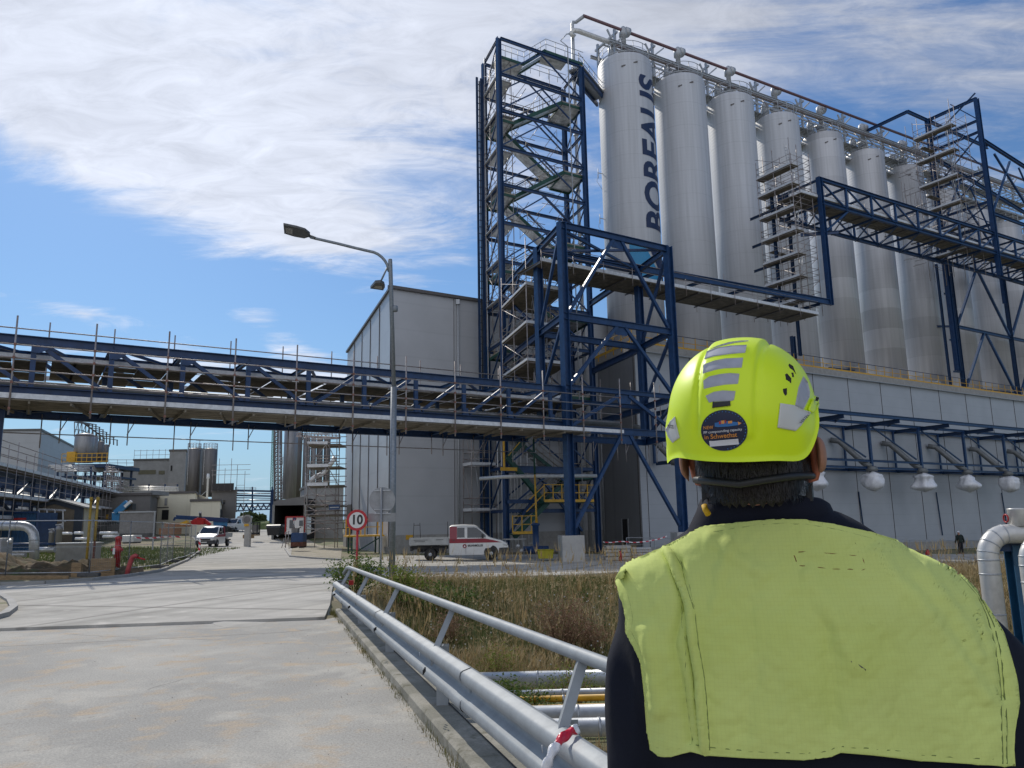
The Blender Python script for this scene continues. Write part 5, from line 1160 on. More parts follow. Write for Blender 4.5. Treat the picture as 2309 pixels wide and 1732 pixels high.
# ================================================================== VEGETATION
def veg_mat(name, cols, rough=.7, trans=.25):
    mm = bpy.data.materials.new(name); mm.use_nodes = True; nt = mm.node_tree; N = nt.nodes; L = nt.links; b = N['Principled BSDF']
    b.inputs['Roughness'].default_value = rough; b.inputs['Specular IOR Level'].default_value = .2
    g = N.new('ShaderNodeNewGeometry'); rp = N.new('ShaderNodeValToRGB'); rp.color_ramp.elements[0].color = (*cols[0], 1); rp.color_ramp.elements[1].color = (*cols[-1], 1)
    for i, c in enumerate(cols[1:-1]): e = rp.color_ramp.elements.new((i+1)/(len(cols)-1)); e.color = (*c, 1)
    L.new(g.outputs['Random Per Island'], rp.inputs[0]); L.new(rp.outputs[0], b.inputs['Base Color'])
    tr = N.new('ShaderNodeBsdfTranslucent'); L.new(rp.outputs[0], tr.inputs[0]); mx = N.new('ShaderNodeMixShader'); mx.inputs[0].default_value = trans
    L.new(b.outputs[0], mx.inputs[1]); L.new(tr.outputs[0], mx.inputs[2]); L.new(mx.outputs[0], N['Material Output'].inputs[0]); return mm
M_dry = veg_mat('dry_grass', [(.34, .24, .11), (.44, .33, .17), (.25, .17, .08), (.52, .42, .24), (.20, .17, .07)])
M_grn = veg_mat('green_grass', [(.050, .085, .018), (.085, .125, .03), (.13, .14, .045), (.035, .06, .015)])
M_leaf = veg_mat('leaves', [(.05, .10, .02), (.09, .15, .03), (.16, .20, .05), (.03, .07, .015)])
M_leafy = veg_mat('yellow_green_leaves', [(.16, .20, .035), (.22, .25, .05), (.10, .15, .03)])
M_weed = veg_mat('brown_seed_heads', [(.22, .13, .08), (.30, .19, .12), (.16, .10, .06)])
def blade(vs, fs, x, y, z, h, w, lean, ang, seg=3):
    dx, dy = math.cos(ang), math.sin(ang); i = len(vs)
    for k in range(seg+1):
        u = k/seg; o = lean*u*u; ww = w*(1-u)*.5+.0008; px, py = x+dx*o, y+dy*o
        vs.append((px-dy*ww, py+dx*ww, z+h*u*(1-.12*u*abs(lean)/max(h, .1)))); vs.append((px+dy*ww, py-dx*ww, z+h*u*(1-.12*u*abs(lean)/max(h, .1))))
    for k in range(seg): fs.append((i+2*k, i+2*k+1, i+2*k+3, i+2*k+2))
def field(name, n, m, area, hfun, wd, keep, lab=None, seed=1, seg=3, seedhead=0.):
    rnd = random.Random(seed); vs = []; fs = []
    cnt = 0
    while cnt < n:
        x = rnd.uniform(area[0], area[1]); y = area[2]+(area[3]-area[2])*rnd.random()**1.25
        if not keep(x, y, rnd): continue
        h = hfun(x, y, rnd); z = gz(x, y)-.03
        if h <= 0: cnt += .2; continue
        a = rnd.uniform(0, 6.283); blade(vs, fs, x, y, z, h, wd*(1+y/22), rnd.uniform(.05, .55)*h, a, seg)
        if rnd.random() < seedhead:
            for q in range(3): blade(vs, fs, x+rnd.uniform(-.02, .02), y, z+h*.8, h*.28, .012+.012*rnd.random(), .1, a+rnd.uniform(-1, 1), 1)
        cnt += 1
    me = bpy.data.meshes.new(name); me.from_pydata(vs, [], fs); me.materials.append(m)
    o = bpy.data.objects.new(name, me); sc.collection.objects.link(o); o['kind'] = 'stuff'
    if lab: o['label'] = lab
    return o
def prj(x, y, z):
    v = Vector((x, y, z-CZ)); w = v.dot(FW); return CX+F*v.dot(RT)/w, CY-F*v.dot(UP)/w
def fk(x, y, rnd):
    qx, qy = prj(x, y, G(x, y))
    if qy < 1311-max(0, qx-1200)*.04+5*rnd.random() and y > 18: return False
    k = kerbx(min(y, 18.7)); 
    if y > 18.7: k = -4.4+ (y-18.7)*.02
    if x < k+.62: return False
    if y > 31+x*.12: return False
    if x > -.8+(14.5-y)*.18 and 10.3 < y < 15 and rnd.random() < .95: return False   # pipe corridor
    return x < y*.62+2
patch = lambda x, y, s, o=0: mnoise.noise(Vector((x*s+o, y*s, o)))
def h_dry(x, y, r):
    p = patch(x, y, .35, 5)+.35*patch(x, y, 1.3, 9)
    edge = sm((y-14)/10)
    tall = .75*(r.random() < .035)
    return (.24+.48*max(0, p+.35))*(.55+.55*r.random())*(1-.22*edge)+tall*.5*(.4+edge)*r.random()
def h_grn(x, y, r):
    p = -patch(x, y, .35, 5)+.3*patch(x, y, 1., 2)
    return (.18+.42*max(0, p+.3)*(1.3-1.05*sm((y-14)/9)))*(.6+.6*r.random())
field('dry_grass', 62000, M_dry, (-4.2, 19, 9, 34), h_dry, .0055, fk, 'tall dry yellow-brown grass filling the bank behind the guardrail', 3, 3, .25)
field('green_grass', 60000, M_grn, (-4.2, 17, 8, 27), h_grn, .007, fk, 'low green grass and weeds among the dry stalks', 4, 3)
def fk2(x, y, rnd): return kerbx(y)+.6 < x < 12 and (y < 10.6 or 12.6 < y < 13.0)
field('ditch_weeds', 5000, M_grn, (-2, 12, 8, 15), lambda x, y, r: .1+.35*r.random()*max(.1, patch(x, y, .8, 3)+.5), .009, fk2, 'sparse green weeds between the ditch pipes', 8)
# thin weeds along the kerb gap
field('kerb_weeds', 2600, veg_mat('kerb_weed', [(.16, .13, .05), (.09, .11, .03), (.22, .17, .08)]), (-5, 1, 3.5, 16), lambda x, y, r: .05+.11*r.random()**2*max(.15, patch(x, y, 1.6, 3)+.55), .005, lambda x, y, r: abs(x-kerbx(y)+.02) < .06*r.random()+.01 and patch(x, y, 1.1, 7) > -.25, 'thin dry weeds growing along the kerb joint', 9, 2)
# white flower heads
def flowers(n, area, seed):
    rnd = random.Random(seed); b = MB(); 
    k = 0
    while k < n:
        x = rnd.uniform(area[0], area[1]); y = rnd.uniform(area[2], area[3])
        if not fk(x, y, rnd) : continue
        z = gz(x, y)+rnd.uniform(.2, .5); r = .018
        b.face([(x+r*math.cos(a), y-.3*r*math.sin(a), z+r*math.sin(a)) for a in [i*math.pi/3 for i in range(6)]]); k += 1
    o = b.build('meadow_flowers', M_sw); o['kind'] = 'stuff'; o['label'] = 'scattered tiny white flowers in the grass'
flowers(170, (-2, 6, 15.4, 20), 5)
def bush(name, label, cx, cy, n, rx, ry, h, m, seed, leaf=.035, stems=8, cat='bush', low=.05, z0=None):
    rnd = random.Random(seed); zb = gz(cx, cy) if z0 is None else z0; t = thing(name, label, cat, (cx, cy, zb))
    tips = []
    def st(b):
        for i in range(stems):
            a = rnd.uniform(0, 6.28); q = rnd.random()**.6; tip = Vector((cx+rx*q*math.cos(a), cy+ry*q*math.sin(a), zb+h*(1-.45*q*q)*rnd.uniform(.7, 1.05)))
            base = Vector((cx+.1*rx*math.cos(a), cy+.1*ry*math.sin(a), zb-.05)); mid = base.lerp(tip, .5)+Vector((0, 0, h*.12)); b.path([base, mid, tip], lambda u: .006*(1.3-u)*(1+h), 5); tips.append((base, mid, tip))
    part(t, 'stems', M_wood if m is not M_weed else M_weed, st)
    vs = []; fs = []
    for i in range(n):
        bs, md, tp_ = rnd.choice(tips); u = rnd.uniform(low, 1.0)**.7
        p = bs.lerp(md, u*2) if u < .5 else md.lerp(tp_, u*2-1)
        s = leaf*rnd.uniform(.5, 1.3); sp_ = .10*h+.06
        p = p+Vector((rnd.gauss(0, sp_), rnd.gauss(0, sp_), rnd.gauss(0, sp_*.8)))
        d = Vector((rnd.gauss(0, 1), rnd.gauss(0, 1), rnd.gauss(.2, .6))).normalized(); e = d.orthogonal().normalized(); e = Matrix.Rotation(rnd.uniform(0, 3), 3, d)@e
        k = len(vs); vs += [tuple(p), tuple(p+d*s*.5+e*s*.3), tuple(p+d*s*1.1), tuple(p+d*s*.5-e*s*.3)]; fs.append((k, k+1, k+2, k+3))
    me = bpy.data.meshes.new('foliage'); off = Vector(t['_w']); me.from_pydata([tuple(Vector(v)-off) for v in vs], [], fs); me.materials.append(m)
    o = bpy.data.objects.new('foliage', me); sc.collection.objects.link(o); o.parent = t; return t
p = atY(800, 1300, 21); bush('leafy_bush', 'small bright green leafy bush behind the far end of the guardrail', p.x+.1, 20.6, 2600, .75, .6, .95, M_leaf, 3, .07, 10)
p = atY(870, 1290, 19.5); bush('leafy_bush', 'yellow-green shoots beside the foot of the street lamp', -3.0, 20.4, 1500, .8, .5, 1.0, M_leafy, 4, .075, 9)
bush('leafy_bush', 'low spreading dark green bramble right of the lamp foot', -2.0, 19.6, 1900, 1.1, .7, .75, M_leaf, 12, .07, 12)
_t = lambda px, py: tuple(gnd(px, py))[:2]
q = _t(1262, 1352); bush('dried_thistle', 'tall dried brown thistle with seed heads standing in the grass', q[0], q[1], 2600, .75, .4, 1.25, M_weed, 5, .045, 34, 'plant', .45)
for k, (px, py, h, m, lab) in enumerate(((1010, 1352, .75, M_weed, 'clump of dried brown weeds just right of the bramble'), (1120, 1375, .8, M_leafy, 'yellow-green weed clump in the middle of the grass'), (1195, 1420, .7, M_leaf, 'dark green weed clump low in the grass near the pipes'), (1290, 1400, .8, M_leafy, 'tall yellow-green weeds right beside the dark sleeve'), (1080, 1440, .5, M_leaf, 'low green weed clump nearest the guardrail'), (1330, 1350, .7, M_weed, 'dried weed clump behind the left shoulder of the worker'))):
    q = _t(px, py); bush('weed_clump', lab, q[0], q[1], 1300, .5, .35, h, m, 40+k, .038, 18, 'plant', .25)
field('tall_grass', 3800, M_dry, (-4, 14, 17, 28), lambda x, y, r: (.65+.5*r.random())*(1 if patch(x, y, .5, 17) > -.05 else .35), .0045, fk, 'tall wispy golden grass stalks at the far edge of the bank', 77, 4, .6)
bush('bramble', 'dark trailing bramble growing over the yellow pipes in the ditch', -.15, 12.3, 1500, .75, .35, .45, M_leaf, 6, .05, 10, 'bush', .1, -1.15)
bush('goldenrod', 'bright yellow-green weeds around the foot of the silver pipes', 9.2, 12.9, 5200, 1.7, .9, 1.15, M_leafy, 7, .06, 26, 'bush', .0)
bush('goldenrod', 'lower yellow-green weeds in front of the blue support post', 8.4, 11.2, 3200, 1.3, .6, .6, M_leafy, 17, .05, 18, 'bush', .0)
field('right_bank_grass', 12000, M_dry, (7.5, 26, 14.5, 34), lambda x, y, r: (.15+.35*r.random())*(.5+max(0, patch(x, y, .4, 3))), .012, lambda x, y, r: x > y*.52, 'brown grass and weeds on the bank right of the worker', 21, 2)
# ================================================================== LEFT AND FAR BACKGROUND
def S(px, Y): return px/F*Y
def wallbox(root, name, m, x0, x1, ybot, ytop, Y, depth, az=0., pitch=None):
    """upright block whose front spans the given picture columns at distance Y"""
    a = atY(x0, ytop, Y); c = atY(x1, ytop, Y+ (0 if az == 0 else math.tan(R(az))*(atY(x1, ytop, Y).x-a.x))); c.z = a.z
    return a, c
def block(name, label, cat, x0, x1, ytop, Y, dep, m, az=0., zb=None, sidem=None, top=None, group=None):
    """building: front wall from column x0 to x1 at distance Y (turned by az), real depth dep"""
    zt = atY((x0+x1)/2, ytop, Y).z; A = atH(x0, ytop, zt) if False else atY(x0, ytop, Y); A.z = 0
    X = Vector((math.cos(R(az)), math.sin(R(az)), 0))
    # width so the right corner lands on column x1
    r = ray(x1, ytop); k = r.x/r.y; w = (k*A.y-A.x)/(X.x-k*X.y)
    Yv = Vector((-math.sin(R(20)), math.cos(R(20)), 0)); zb = G(A.x, A.y)-1.0 if zb is None else zb
    t = thing(name, label, cat, (A.x, A.y, zb), group)
    P = lambda a, b_, z: Vector((A.x, A.y, 0))+X*a+Yv*b_+ZZ*z
    part(t, 'wall', m, lambda b: b.box(P(w/2, dep/2, (zt+zb)/2), (w, dep, zt-zb), (X, Yv, ZZ)))
    part(t, 'roof_edge', M_fascia, lambda b: (b.bar(P(-.1, -.06, zt+.06), P(w+.1, -.06, zt+.06), .2, .3), b.bar(P(-.06, 0, zt+.06), P(-.06, dep, zt+.06), .2, .3), b.bar(P(w+.06, 0, zt+.06), P(w+.06, dep, zt+.06), .2, .3)))
    return t, P, w, zt
def pxrect(t, P, w, name, m, x0, x1, y0, y1, proud=.05, grid=None, sub=None):
    """opening or panel on the front wall, from picture bounds"""
    o = P(0, 0, 0); X = (P(1, 0, 0)-o); Yv = P(0, 1, 0)-o; nv = Yv.dot(o)
    def hit(px, py): r = ray(px, py); k = (nv-Yv.dot(CAMP))/Yv.dot(r); return CAMP+r*k
    a = hit(x0, y1); c = hit(x1, y0); ua, ub = X.dot(a-o), X.dot(c-o)
    return part(t, name, m, lambda b: b.box(o+X*((ua+ub)/2)-Yv*proud+ZZ*((a.z+c.z)/2), (abs(ub-ua), .08, abs(c.z-a.z)), (X, Yv, ZZ)))
def silo2(name, label, x0, x1, ytop, ybot, Y, m, dome=.25, group=None, rail=True, ladder=False):
    a = atY(x0, ytop, Y); c = atY(x1, ytop, Y); r = (c.x-a.x)/2; cx = (a.x+c.x)/2; zt = a.z; zb = atY(x0, ybot, Y).z
    t = thing(name, label, 'silo', (cx, Y+r, zb), group)
    part(t, 'shell', m, lambda b: b.lathe([(r, zb), (r, zt), (r*.8, zt+dome*r), (r*.2, zt+dome*r*1.6)], (cx, Y+r, 0), 32))
    if rail:
        cc = Vector((cx, Y+r, 0)); pts = [cc+Vector((math.cos(k*.449)*r*.97, math.sin(k*.449)*r*.97, 0)) for k in range(14)]
        part(t, 'top_railing', M_galv, lambda b: (b.path([p+ZZ*(zt+1.1) for p in pts], .04, 4, False, closed=True), b.path([p+ZZ*(zt+.6) for p in pts], .03, 4, False, closed=True), [b.tube(p+ZZ*zt, p+ZZ*(zt+1.1), .035, 4) for p in pts]))
    if ladder: part(t, 'ladder', M_sw, lambda b: [b.bar((cx-r*.5+dx, Y+.12-.0, zb+2), (cx-r*.5+dx, Y+.12, zt), .05, .05) for dx in (0, .4)]+[b.bar((cx-r*.5, Y+.12, zb+2+k*.6), (cx-r*.5+.4, Y+.12, zb+2+k*.6), .04, .04) for k in range(int((zt-zb-2)/.6))])
    return t
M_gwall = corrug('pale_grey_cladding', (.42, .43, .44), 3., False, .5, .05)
M_dkgrey = mat('dark_grey_cladding', (.17, .165, .16), .7, 0, .08, 1)  # even dark grey of the far walls and the shelter fascia
M_creamw = corrug('cream_cladding', (.70, .66, .52), 2.2, True, .6, .06, depth=.1)
M_bsteel = mat('stained_silo_steel', (.34, .34, .345), .5, .35, .18, 2, streak=(1, 1, .1))
M_dsteel = mat('dark_silo_steel', (.20, .19, .185), .55, .3, .2, 2, streak=(1, 1, .1))
# far left: big pale shed, its corner towards us
t, P, w, zt = block('grey_shed', 'large pale grey flat-roofed shed at the far left behind the pipe racks', 'building', -160, 92, 971, 118, 30, M_gwall, az=2)
# four silos on a blue steel platform
pf = thing('silo_platform', 'blue steel platform with yellow railing under four small silos at the left', 'platform', atY(190, 1060, 108))
a = atY(142, 1044, 106); c = atY(243, 1050, 106); zc = a.z
part(pf, 'deck', M_blue2, lambda b: (b.box(((a.x+c.x)/2, 110, zc-.5), (c.x-a.x+.6, 9, .5)), b.box(((a.x+c.x)/2, 110, zc-1.9), (c.x-a.x+.3, 8, .25))))
for i in range(5):
    for y in (106.2, 113.5): pB(pf, 'column', (a.x+.4+i*(c.x-a.x-.8)/4, y, -1), (a.x+.4+i*(c.x-a.x-.8)/4, y, zc-.7), .3, .3, M_blue2)
part(pf, 'railing', M_yel, lambda b: [b.bar((a.x, 105.6, zc+h), (c.x+.2, 105.6, zc+h), .07, .09) for h in (.1, .65, 1.2)]+[b.bar((a.x+i*(c.x-a.x)/9, 105.6, zc), (a.x+i*(c.x-a.x)/9, 105.6, zc+1.2), .08, .08) for i in range(10)]+[b.box((a.x+.6, 107.5, zc+.9), (1.2, 1.6, 1.4))])
for i, (x0, x1, yt, m, lab) in enumerate(((160, 201, 980, M_bsteel, 'first and widest of four pale silos on the blue platform at the left'), (198, 216, 985, M_bsteel, 'second of the four silos on the blue platform at the left'), (214, 230, 996, M_dsteel, 'third, darker silo on the blue platform at the left'), (228, 242, 1003, M_dsteel, 'fourth silo on the blue platform, at its right end'))):
    silo2('small_silo', lab, x0, x1, yt, 1042, 107+i*2.2, m, .15, 'four silos on the blue platform', rail=False)
fr2 = thing('steel_cage', 'grey steel cage frame standing on top of the four left silos', 'steel frame', atY(200, 980, 108))
def cage(b):
    rnd = random.Random(2)
    for i in range(9):
        px = 168+i*8.4; yt = 952+max(0, i-2)*6; p = atY(px, yt, 108+i*.9); q = atY(px, 985+i*2, 108+i*.9); b.bar(p, q, .12, .12)
        if i: b.bar(p, last, .14, .14); b.bar(p.lerp(q, .5), lastq.lerp(last, .5), .08, .08); b.bar(p, last.lerp(lastq, .8), .06, .06)
        last, lastq = p, q; b.tube(p+Vector((.4, 3, 0)), q+Vector((.4, 3, 0)), .09, 5); b.bar(p, p+Vector((.5, 3, 0)), .1, .1)
part(fr2, 'cage', M_dsteel, cage)
# grey and cream blocks, centre left
t, P, w, zt = block('grey_tower_block', 'plain grey windowed block in the far distance left of two dark silos', 'building', 302, 386, 1037, 140, 14, M_greywall, az=0)
for r_ in ((314, 360, 1061, 1070), (367, 383, 1063, 1071)): pxrect(t, P, w, 'window_strip', mat('dull_yellow_glass', (.13, .12, .07), .4), *r_)
part(t, 'roof_railing', M_scaf, lambda b: [b.bar(P(0, 0, zt+h), P(w, 0, zt+h), .06, .06) for h in (.9, 1.7)]+[b.bar(P(w*i/6, 0, zt), P(w*i/6, 0, zt+1.9), .06, .06) for i in range(7)])
t, P, w, zt = block('grey_block', 'tall narrow grey block beside the two dark silos in the distance', 'building', 383, 420, 1016, 138, 12, M_greywall)
pxrect(t, P, w, 'window', M_dark, 385, 390, 1050, 1062)
t, P, w, zt = block('grey_annex', 'low grey annex at the left foot of the windowed block', 'building', 272, 306, 1054, 142, 10, M_greywall)
silo2('dark_silo', 'left one of two dark grey silos in the distance beside the grey block', 418, 447, 1014, 1120, 130, M_dsteel, .2, 'two dark silos in the distance', ladder=True)
silo2('dark_silo', 'right one of two dark grey silos in the distance, behind the white vent stack', 453, 484, 1014, 1120, 130, M_dsteel, .2, 'two dark silos in the distance', ladder=True)
st_ = thing('silo_stair_shaft', 'narrow grey shaft between the two dark distant silos with an antenna', 'shaft', atY(449, 1100, 133)); a = atY(449.5, 1017, 133)
part(st_, 'shaft', M_greywall, lambda b: b.box((a.x, 133, a.z/2+.5), (S(9, 133), 2, a.z))); part(st_, 'antenna', M_galv, lambda b: (b.tube((a.x, 133, a.z), (a.x, 133, a.z+2), .05), b.bar((a.x-.7, 133, a.z+1.8), (a.x+.7, 133, a.z+1.8), .05, .05)))
# cream low buildings
t, P, w, zt = block('cream_hall', 'low cream hall with a dark-framed gable behind the pickup and boom lift', 'building', 335, 440, 1112, 104, 22, M_creamw, az=-2)
pxrect(t, P, w, 'doorway', M_dark, 371, 390, 1150, 1172); pxrect(t, P, w, 'canopy', M_fascia, 354, 391, 1144, 1147, .9); pxrect(t, P, w, 'window', M_white, 351, 360, 1126, 1134); pxrect(t, P, w, 'vent', M_greywall, 378, 386, 1124, 1140)
t, P, w, zt = block('cream_block', 'low cream box-shaped building right of the cream hall, facing the road', 'building', 431, 497, 1129, 98, 26, M_creamw, az=2)
part(t, 'side_window', M_dark, lambda b: [b.box(P(w+.04, k, zt-2.2), (.06, .8, 2.4), (Vector((math.cos(R(2)), math.sin(R(2)), 0)), Vector((-math.sin(R(2)), math.cos(R(2)), 0)), ZZ)) for k in (4, 8, 12, 16, 20)])
rf = thing('skylight_roof', 'sloping cream roof strip with skylights rising behind the cream block', 'roof', atY(440, 1125, 112))
a, c, d_, e_ = atY(434, 1108, 112), atY(476, 1127, 112), atY(476, 1131, 112), atY(432, 1127, 112)
part(rf, 'roof_slope', M_cream, lambda b: b.prism([(a.x, a.z), (c.x, c.z), (d_.x, d_.z), (e_.x, e_.z)], (0, 112, 0), Vector((1, 0, 0)), ZZ, Vector((-.34, .94, 0)), 0, 14))
part(rf, 'skylight', M_greywall, lambda b: [b.box((a.x+(c.x-a.x)*u, 111.9, a.z+(c.z-a.z)*u-.9), (.35, .1, 1.1)) for u in (.2, .32, .44, .56, .68)])
vs_ = thing('vent_stack', 'slim white vent stack with a cap standing before the dark distant silo', 'chimney', atY(469, 1125, 104)); a = atY(469, 1080, 104)
part(vs_, 'stack', M_white, lambda b: b.lathe([(S(2.2, 104), 2), (S(2.2, 104), a.z), (S(3.8, 104), a.z+.1), (S(2.5, 104), a.z+.7)], (a.x, 104, 0), 12)); part(vs_, 'lower_stack', M_greywall, lambda b: b.tube((a.x, 104, 1), (a.x, 104, a.z-2.6), S(3, 104)))
pB(vs_, 'guy', (a.x, 104, a.z-1.5), atY(454, 1117, 104), .06, .06, M_galv)
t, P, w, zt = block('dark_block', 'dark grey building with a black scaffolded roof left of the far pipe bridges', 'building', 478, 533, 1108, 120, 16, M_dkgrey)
pxrect(t, P, w, 'window', M_glass, 504, 512, 1128, 1137); pxrect(t, P, w, 'window', M_glass, 493, 501, 1127, 1136)
pxrect(t, P, w, 'roof_platform', M_black, 478, 534, 1091, 1107, .8)
part(t, 'roof_scaffold', M_scaf, lambda b: [b.bar(P(-.2, -.8, zt+2+h), P(w+2, -.8, zt+2+h), .06, .06) for h in (.5, 1.2, 2.)]+[b.bar(P(w*i/4, -.8, zt), P(w*i/4, -.8, zt+3.5+1.5*(i % 2)), .06, .06) for i in range(5)]+[b.bar(P(w+1.2*i, -.8, -1), P(w+1.2*i, -.8, zt+4-i), .06, .06) for i in range(2)]+[b.bar(P(w, -.8, z), P(w+1.2, -.8, z), .05, .05) for z in range(1, 9)])
# far pipe bridges over the road
fb = thing('far_pipe_bridge', 'far blue pipe bridges crossing the end of the road in two tiers', 'pipe bridge', atY(575, 1130, 125))
def fbm(b):
    for (y0, y1, w_) in ((1106, 1108, .5), (1117, 1119, .45), (1122, 1124, .2), (1136, 1135, .35), (1152, 1148, .3)): b.bar(atY(532, y0, 125), atY(618, y1, 125), .3, w_*.55)
    for i in range(6):
        p, q = atY(536+i*13, 1152-i*.6, 125), atY(542.5+i*13, 1137, 125); b.bar(p, q, .15, .15); b.bar(q, atY(549+i*13, 1151-i*.6, 125), .15, .15)
    for px in (532, 569, 614): b.bar(atY(px, 1098, 125), atY(px, 1155, 125), .2, .2)
    b.bar(atY(616, 1104, 125), atY(612, 1180, 125), .6, .6)
part(fb, 'trusses', M_blue, fbm)
part(fb, 'pipes', M_pipe, lambda b: [b.tube(atY(532, y, 126), atY(618, y, 126), .09, 6) for y in (1113, 1128, 1142)])
part(fb, 'scaffold', M_scaf, lambda b: [b.bar(atY(536, y, 124.5), atY(577, y, 124.5), .05, .05) for y in (1100, 1103)]+[b.bar(atY(x, 1099, 124.5), atY(x, 1106, 124.5), .05, .05) for x in (536, 551, 564, 577)])
# distant trees and grass verge
M_fleaf = veg_mat('far_leaves', [(.06, .09, .03), (.10, .13, .05), (.04, .06, .02)], trans=.15)
def tree(label, px, py, Y, wpx, seed):
    rnd = random.Random(seed); c = atY(px, py, Y); zb = G(c.x, Y); t = thing('tree', label, 'tree', (c.x, Y, zb)); w_ = S(wpx, Y)/2; H_ = max(1.5, c.z-zb)
    part(t, 'trunk', M_wood, lambda b: (b.path([(c.x, Y, zb), (c.x+.1, Y, zb+H_*.6), (c.x, Y, zb+H_*.9)], lambda u: .18*(1.2-u), 6), [b.path([(c.x, Y, zb+H_*.4), (c.x+w_*.5*math.cos(k), Y+w_*.5*math.sin(k), zb+H_*.75)], .06, 5) for k in range(0, 6, 2)]))
    vs = []; fs = []
    cl = [(rnd.uniform(-1, 1), rnd.uniform(-1, 1), rnd.uniform(.35, 1)) for _ in range(14)]
    for i in range(1500):
        q = rnd.choice(cl); x = c.x+q[0]*w_*.8+rnd.gauss(0, w_*.18); y = Y+q[1]*w_*.6+rnd.gauss(0, w_*.18); z = zb+H_*(.25+.7*q[2]*(1-.4*q[0]**2))+rnd.gauss(0, H_*.07)
        s = .28*rnd.uniform(.6, 1.4); d = Vector((rnd.gauss(0, 1), rnd.gauss(0, 1), rnd.gauss(0, 1))).normalized(); e = d.orthogonal().normalized(); k = len(vs); p = Vector((x, y, z))
        vs += [tuple(p-d*s), tuple(p+e*s*.6), tuple(p+d*s), tuple(p-e*s*.6)]; fs.append((k, k+1, k+2, k+3))
    me = bpy.data.meshes.new('crown'); off = Vector(t['_w']); me.from_pydata([tuple(Vector(v)-off) for v in vs], [], fs); me.materials.append(M_fleaf)
    o = bpy.data.objects.new('crown', me); sc.collection.objects.link(o); o.parent = t
for k, (px, py, w_, lab) in enumerate(((548, 1158, 22, 'far tree at the left end of the tree row under the distant bridges'), (562, 1152, 24, 'tallest far tree in the row under the distant bridges'), (576, 1155, 24, 'rounded far tree just right of the tallest one'), (593, 1161, 18, 'smallest far tree by the right post of the distant bridge'))): tree(lab, px, py, 176+k, w_, k)
b = MB(); vb = [(-120, 172), (-40, 172), (-40, 200), (-120, 200)]
vg = []
for i in range(41):
    x = -110+i*1.9; vg.append([(x, 174, G(x, 174)-.2), (x, 174.5, G(x, 174)+1.4+.3*mnoise.noise(Vector((x*.4, 0, 0)))), (x, 178, G(x, 174)+2.0), (x, 200, G(x, 174)+1.0)])
b.grid(vg, True); struct(b.build('grass_bank', ground_mat('green_bank', [(.10, .14, .05), (.16, .18, .08, .4, .6)], [1.], .8, 8)))

# ---------------- right of the far road: silos, shelter, scaffold
t = silo2('bright_silo', 'tall bright distant silo left of the road-side scaffold, behind the shelter', 638, 668, 955, 1125, 118, M_bsteel, .1, rail=False)
silo2('distant_silo', 'darker silo directly right of the bright distant silo', 664, 680, 975, 1125, 122, M_dsteel, .1, rail=False)
cx_ = atY(624, 965, 116); lt = thing('ladder_tower', 'narrow dark ladder tower attached left of the bright distant silo', 'steel frame', (cx_.x, 116, 0))
part(lt, 'frame', M_dsteel, lambda b: [b.bar(atY(x, 962, 116), atY(x+0, 1140, 116), .25, .25) for x in (619, 627, 634)]+[b.bar(atY(619, y, 116), atY(634, y, 116), .12, .2) for y in range(966, 1140, 9)]+[b.bar(atY(619, y, 116), atY(627, y+9, 116), .1, .1) for y in range(966, 1130, 9)])
part(lt, 'pipe', M_galv, lambda b: b.tube(atY(631, 960, 115.5), atY(625, 1140, 115.5), .12))
part(lt, 'cage_ladder', M_galv, lambda b: [b.bar(atY(x, y, 115), atY(x-1, y+18, 115), .08, .08) for y in (1030, 1075, 1105) for x in (632, 638)]+[b.bar(atY(631, y, 115), atY(638, y, 115), .06, .06) for y in range(1026, 1130, 6)])
gm = thing('lattice_mast', 'thin pale green lattice mast rising in the distance left of the ladder tower', 'mast', atY(612, 1110, 150))
def mast(b):
    A, B_ = atY(609.5, 1108, 150), atY(614, 965, 150); C_, D_ = atY(614.5, 1108, 150), atY(617, 965, 150)
    b.bar(A, B_, .12, .12); b.bar(C_, D_, .12, .12)
    for i in range(24): b.bar(A.lerp(B_, i/24), C_.lerp(D_, (i+1)/24), .08, .08); b.bar(A.lerp(B_, i/24), C_.lerp(D_, i/24), .08, .08)
part(gm, 'lattice', mat('pale_green_paint', (.16, .38, .32), .6), mast)
for i, (x0, x1, m) in enumerate(((682, 698, M_dsteel), (700, 712, M_bsteel), (713, 727, M_dsteel), (729, 744, M_dsteel))):
    silo2('background_silo', ('first', 'second, lighter', 'third', 'fourth')[i]+' of four slim silos seen through the road-side scaffold', x0, x1, 988, 1150, 112+i, m, .2, 'slim silos behind the road-side scaffold', rail=False)
tr = thing('silo_top_gantry', 'grey railed gantry running over the slim silos behind the road-side scaffold', 'gantry', atY(710, 980, 110))
part(tr, 'gantry', M_scaf, lambda b: [b.bar(atY(668, y0, 110), atY(768, y0+5, 110), .1, w_) for y0, w_ in ((968, .35), (972, .12), (977, .12), (983, .35))]+[b.bar(atY(670+i*8, 968, 110), atY(670+i*8, 985, 110), .08, .08) for i in range(13)]+[b.bar(atY(670+i*8, 968, 110), atY(678+i*8, 985, 110), .06, .06) for i in range(12)])
pw = thing('conveyor_duct', 'pale curved duct climbing to the right behind the road-side scaffold', 'duct', atY(720, 1080, 100))
part(pw, 'duct', M_pipe, lambda b: b.path([atY(*q, 100) for q in ((699, 1092), (704, 1080), (714, 1074), (728, 1068), (738, 1056), (748, 1044), (756, 1030))], .28, 10))
t, P, w, zt = block('pale_shed', 'pale shed wall standing behind the road-side scaffold beside the hall', 'building', 690, 775, 1098, 96, 8, M_greywall)
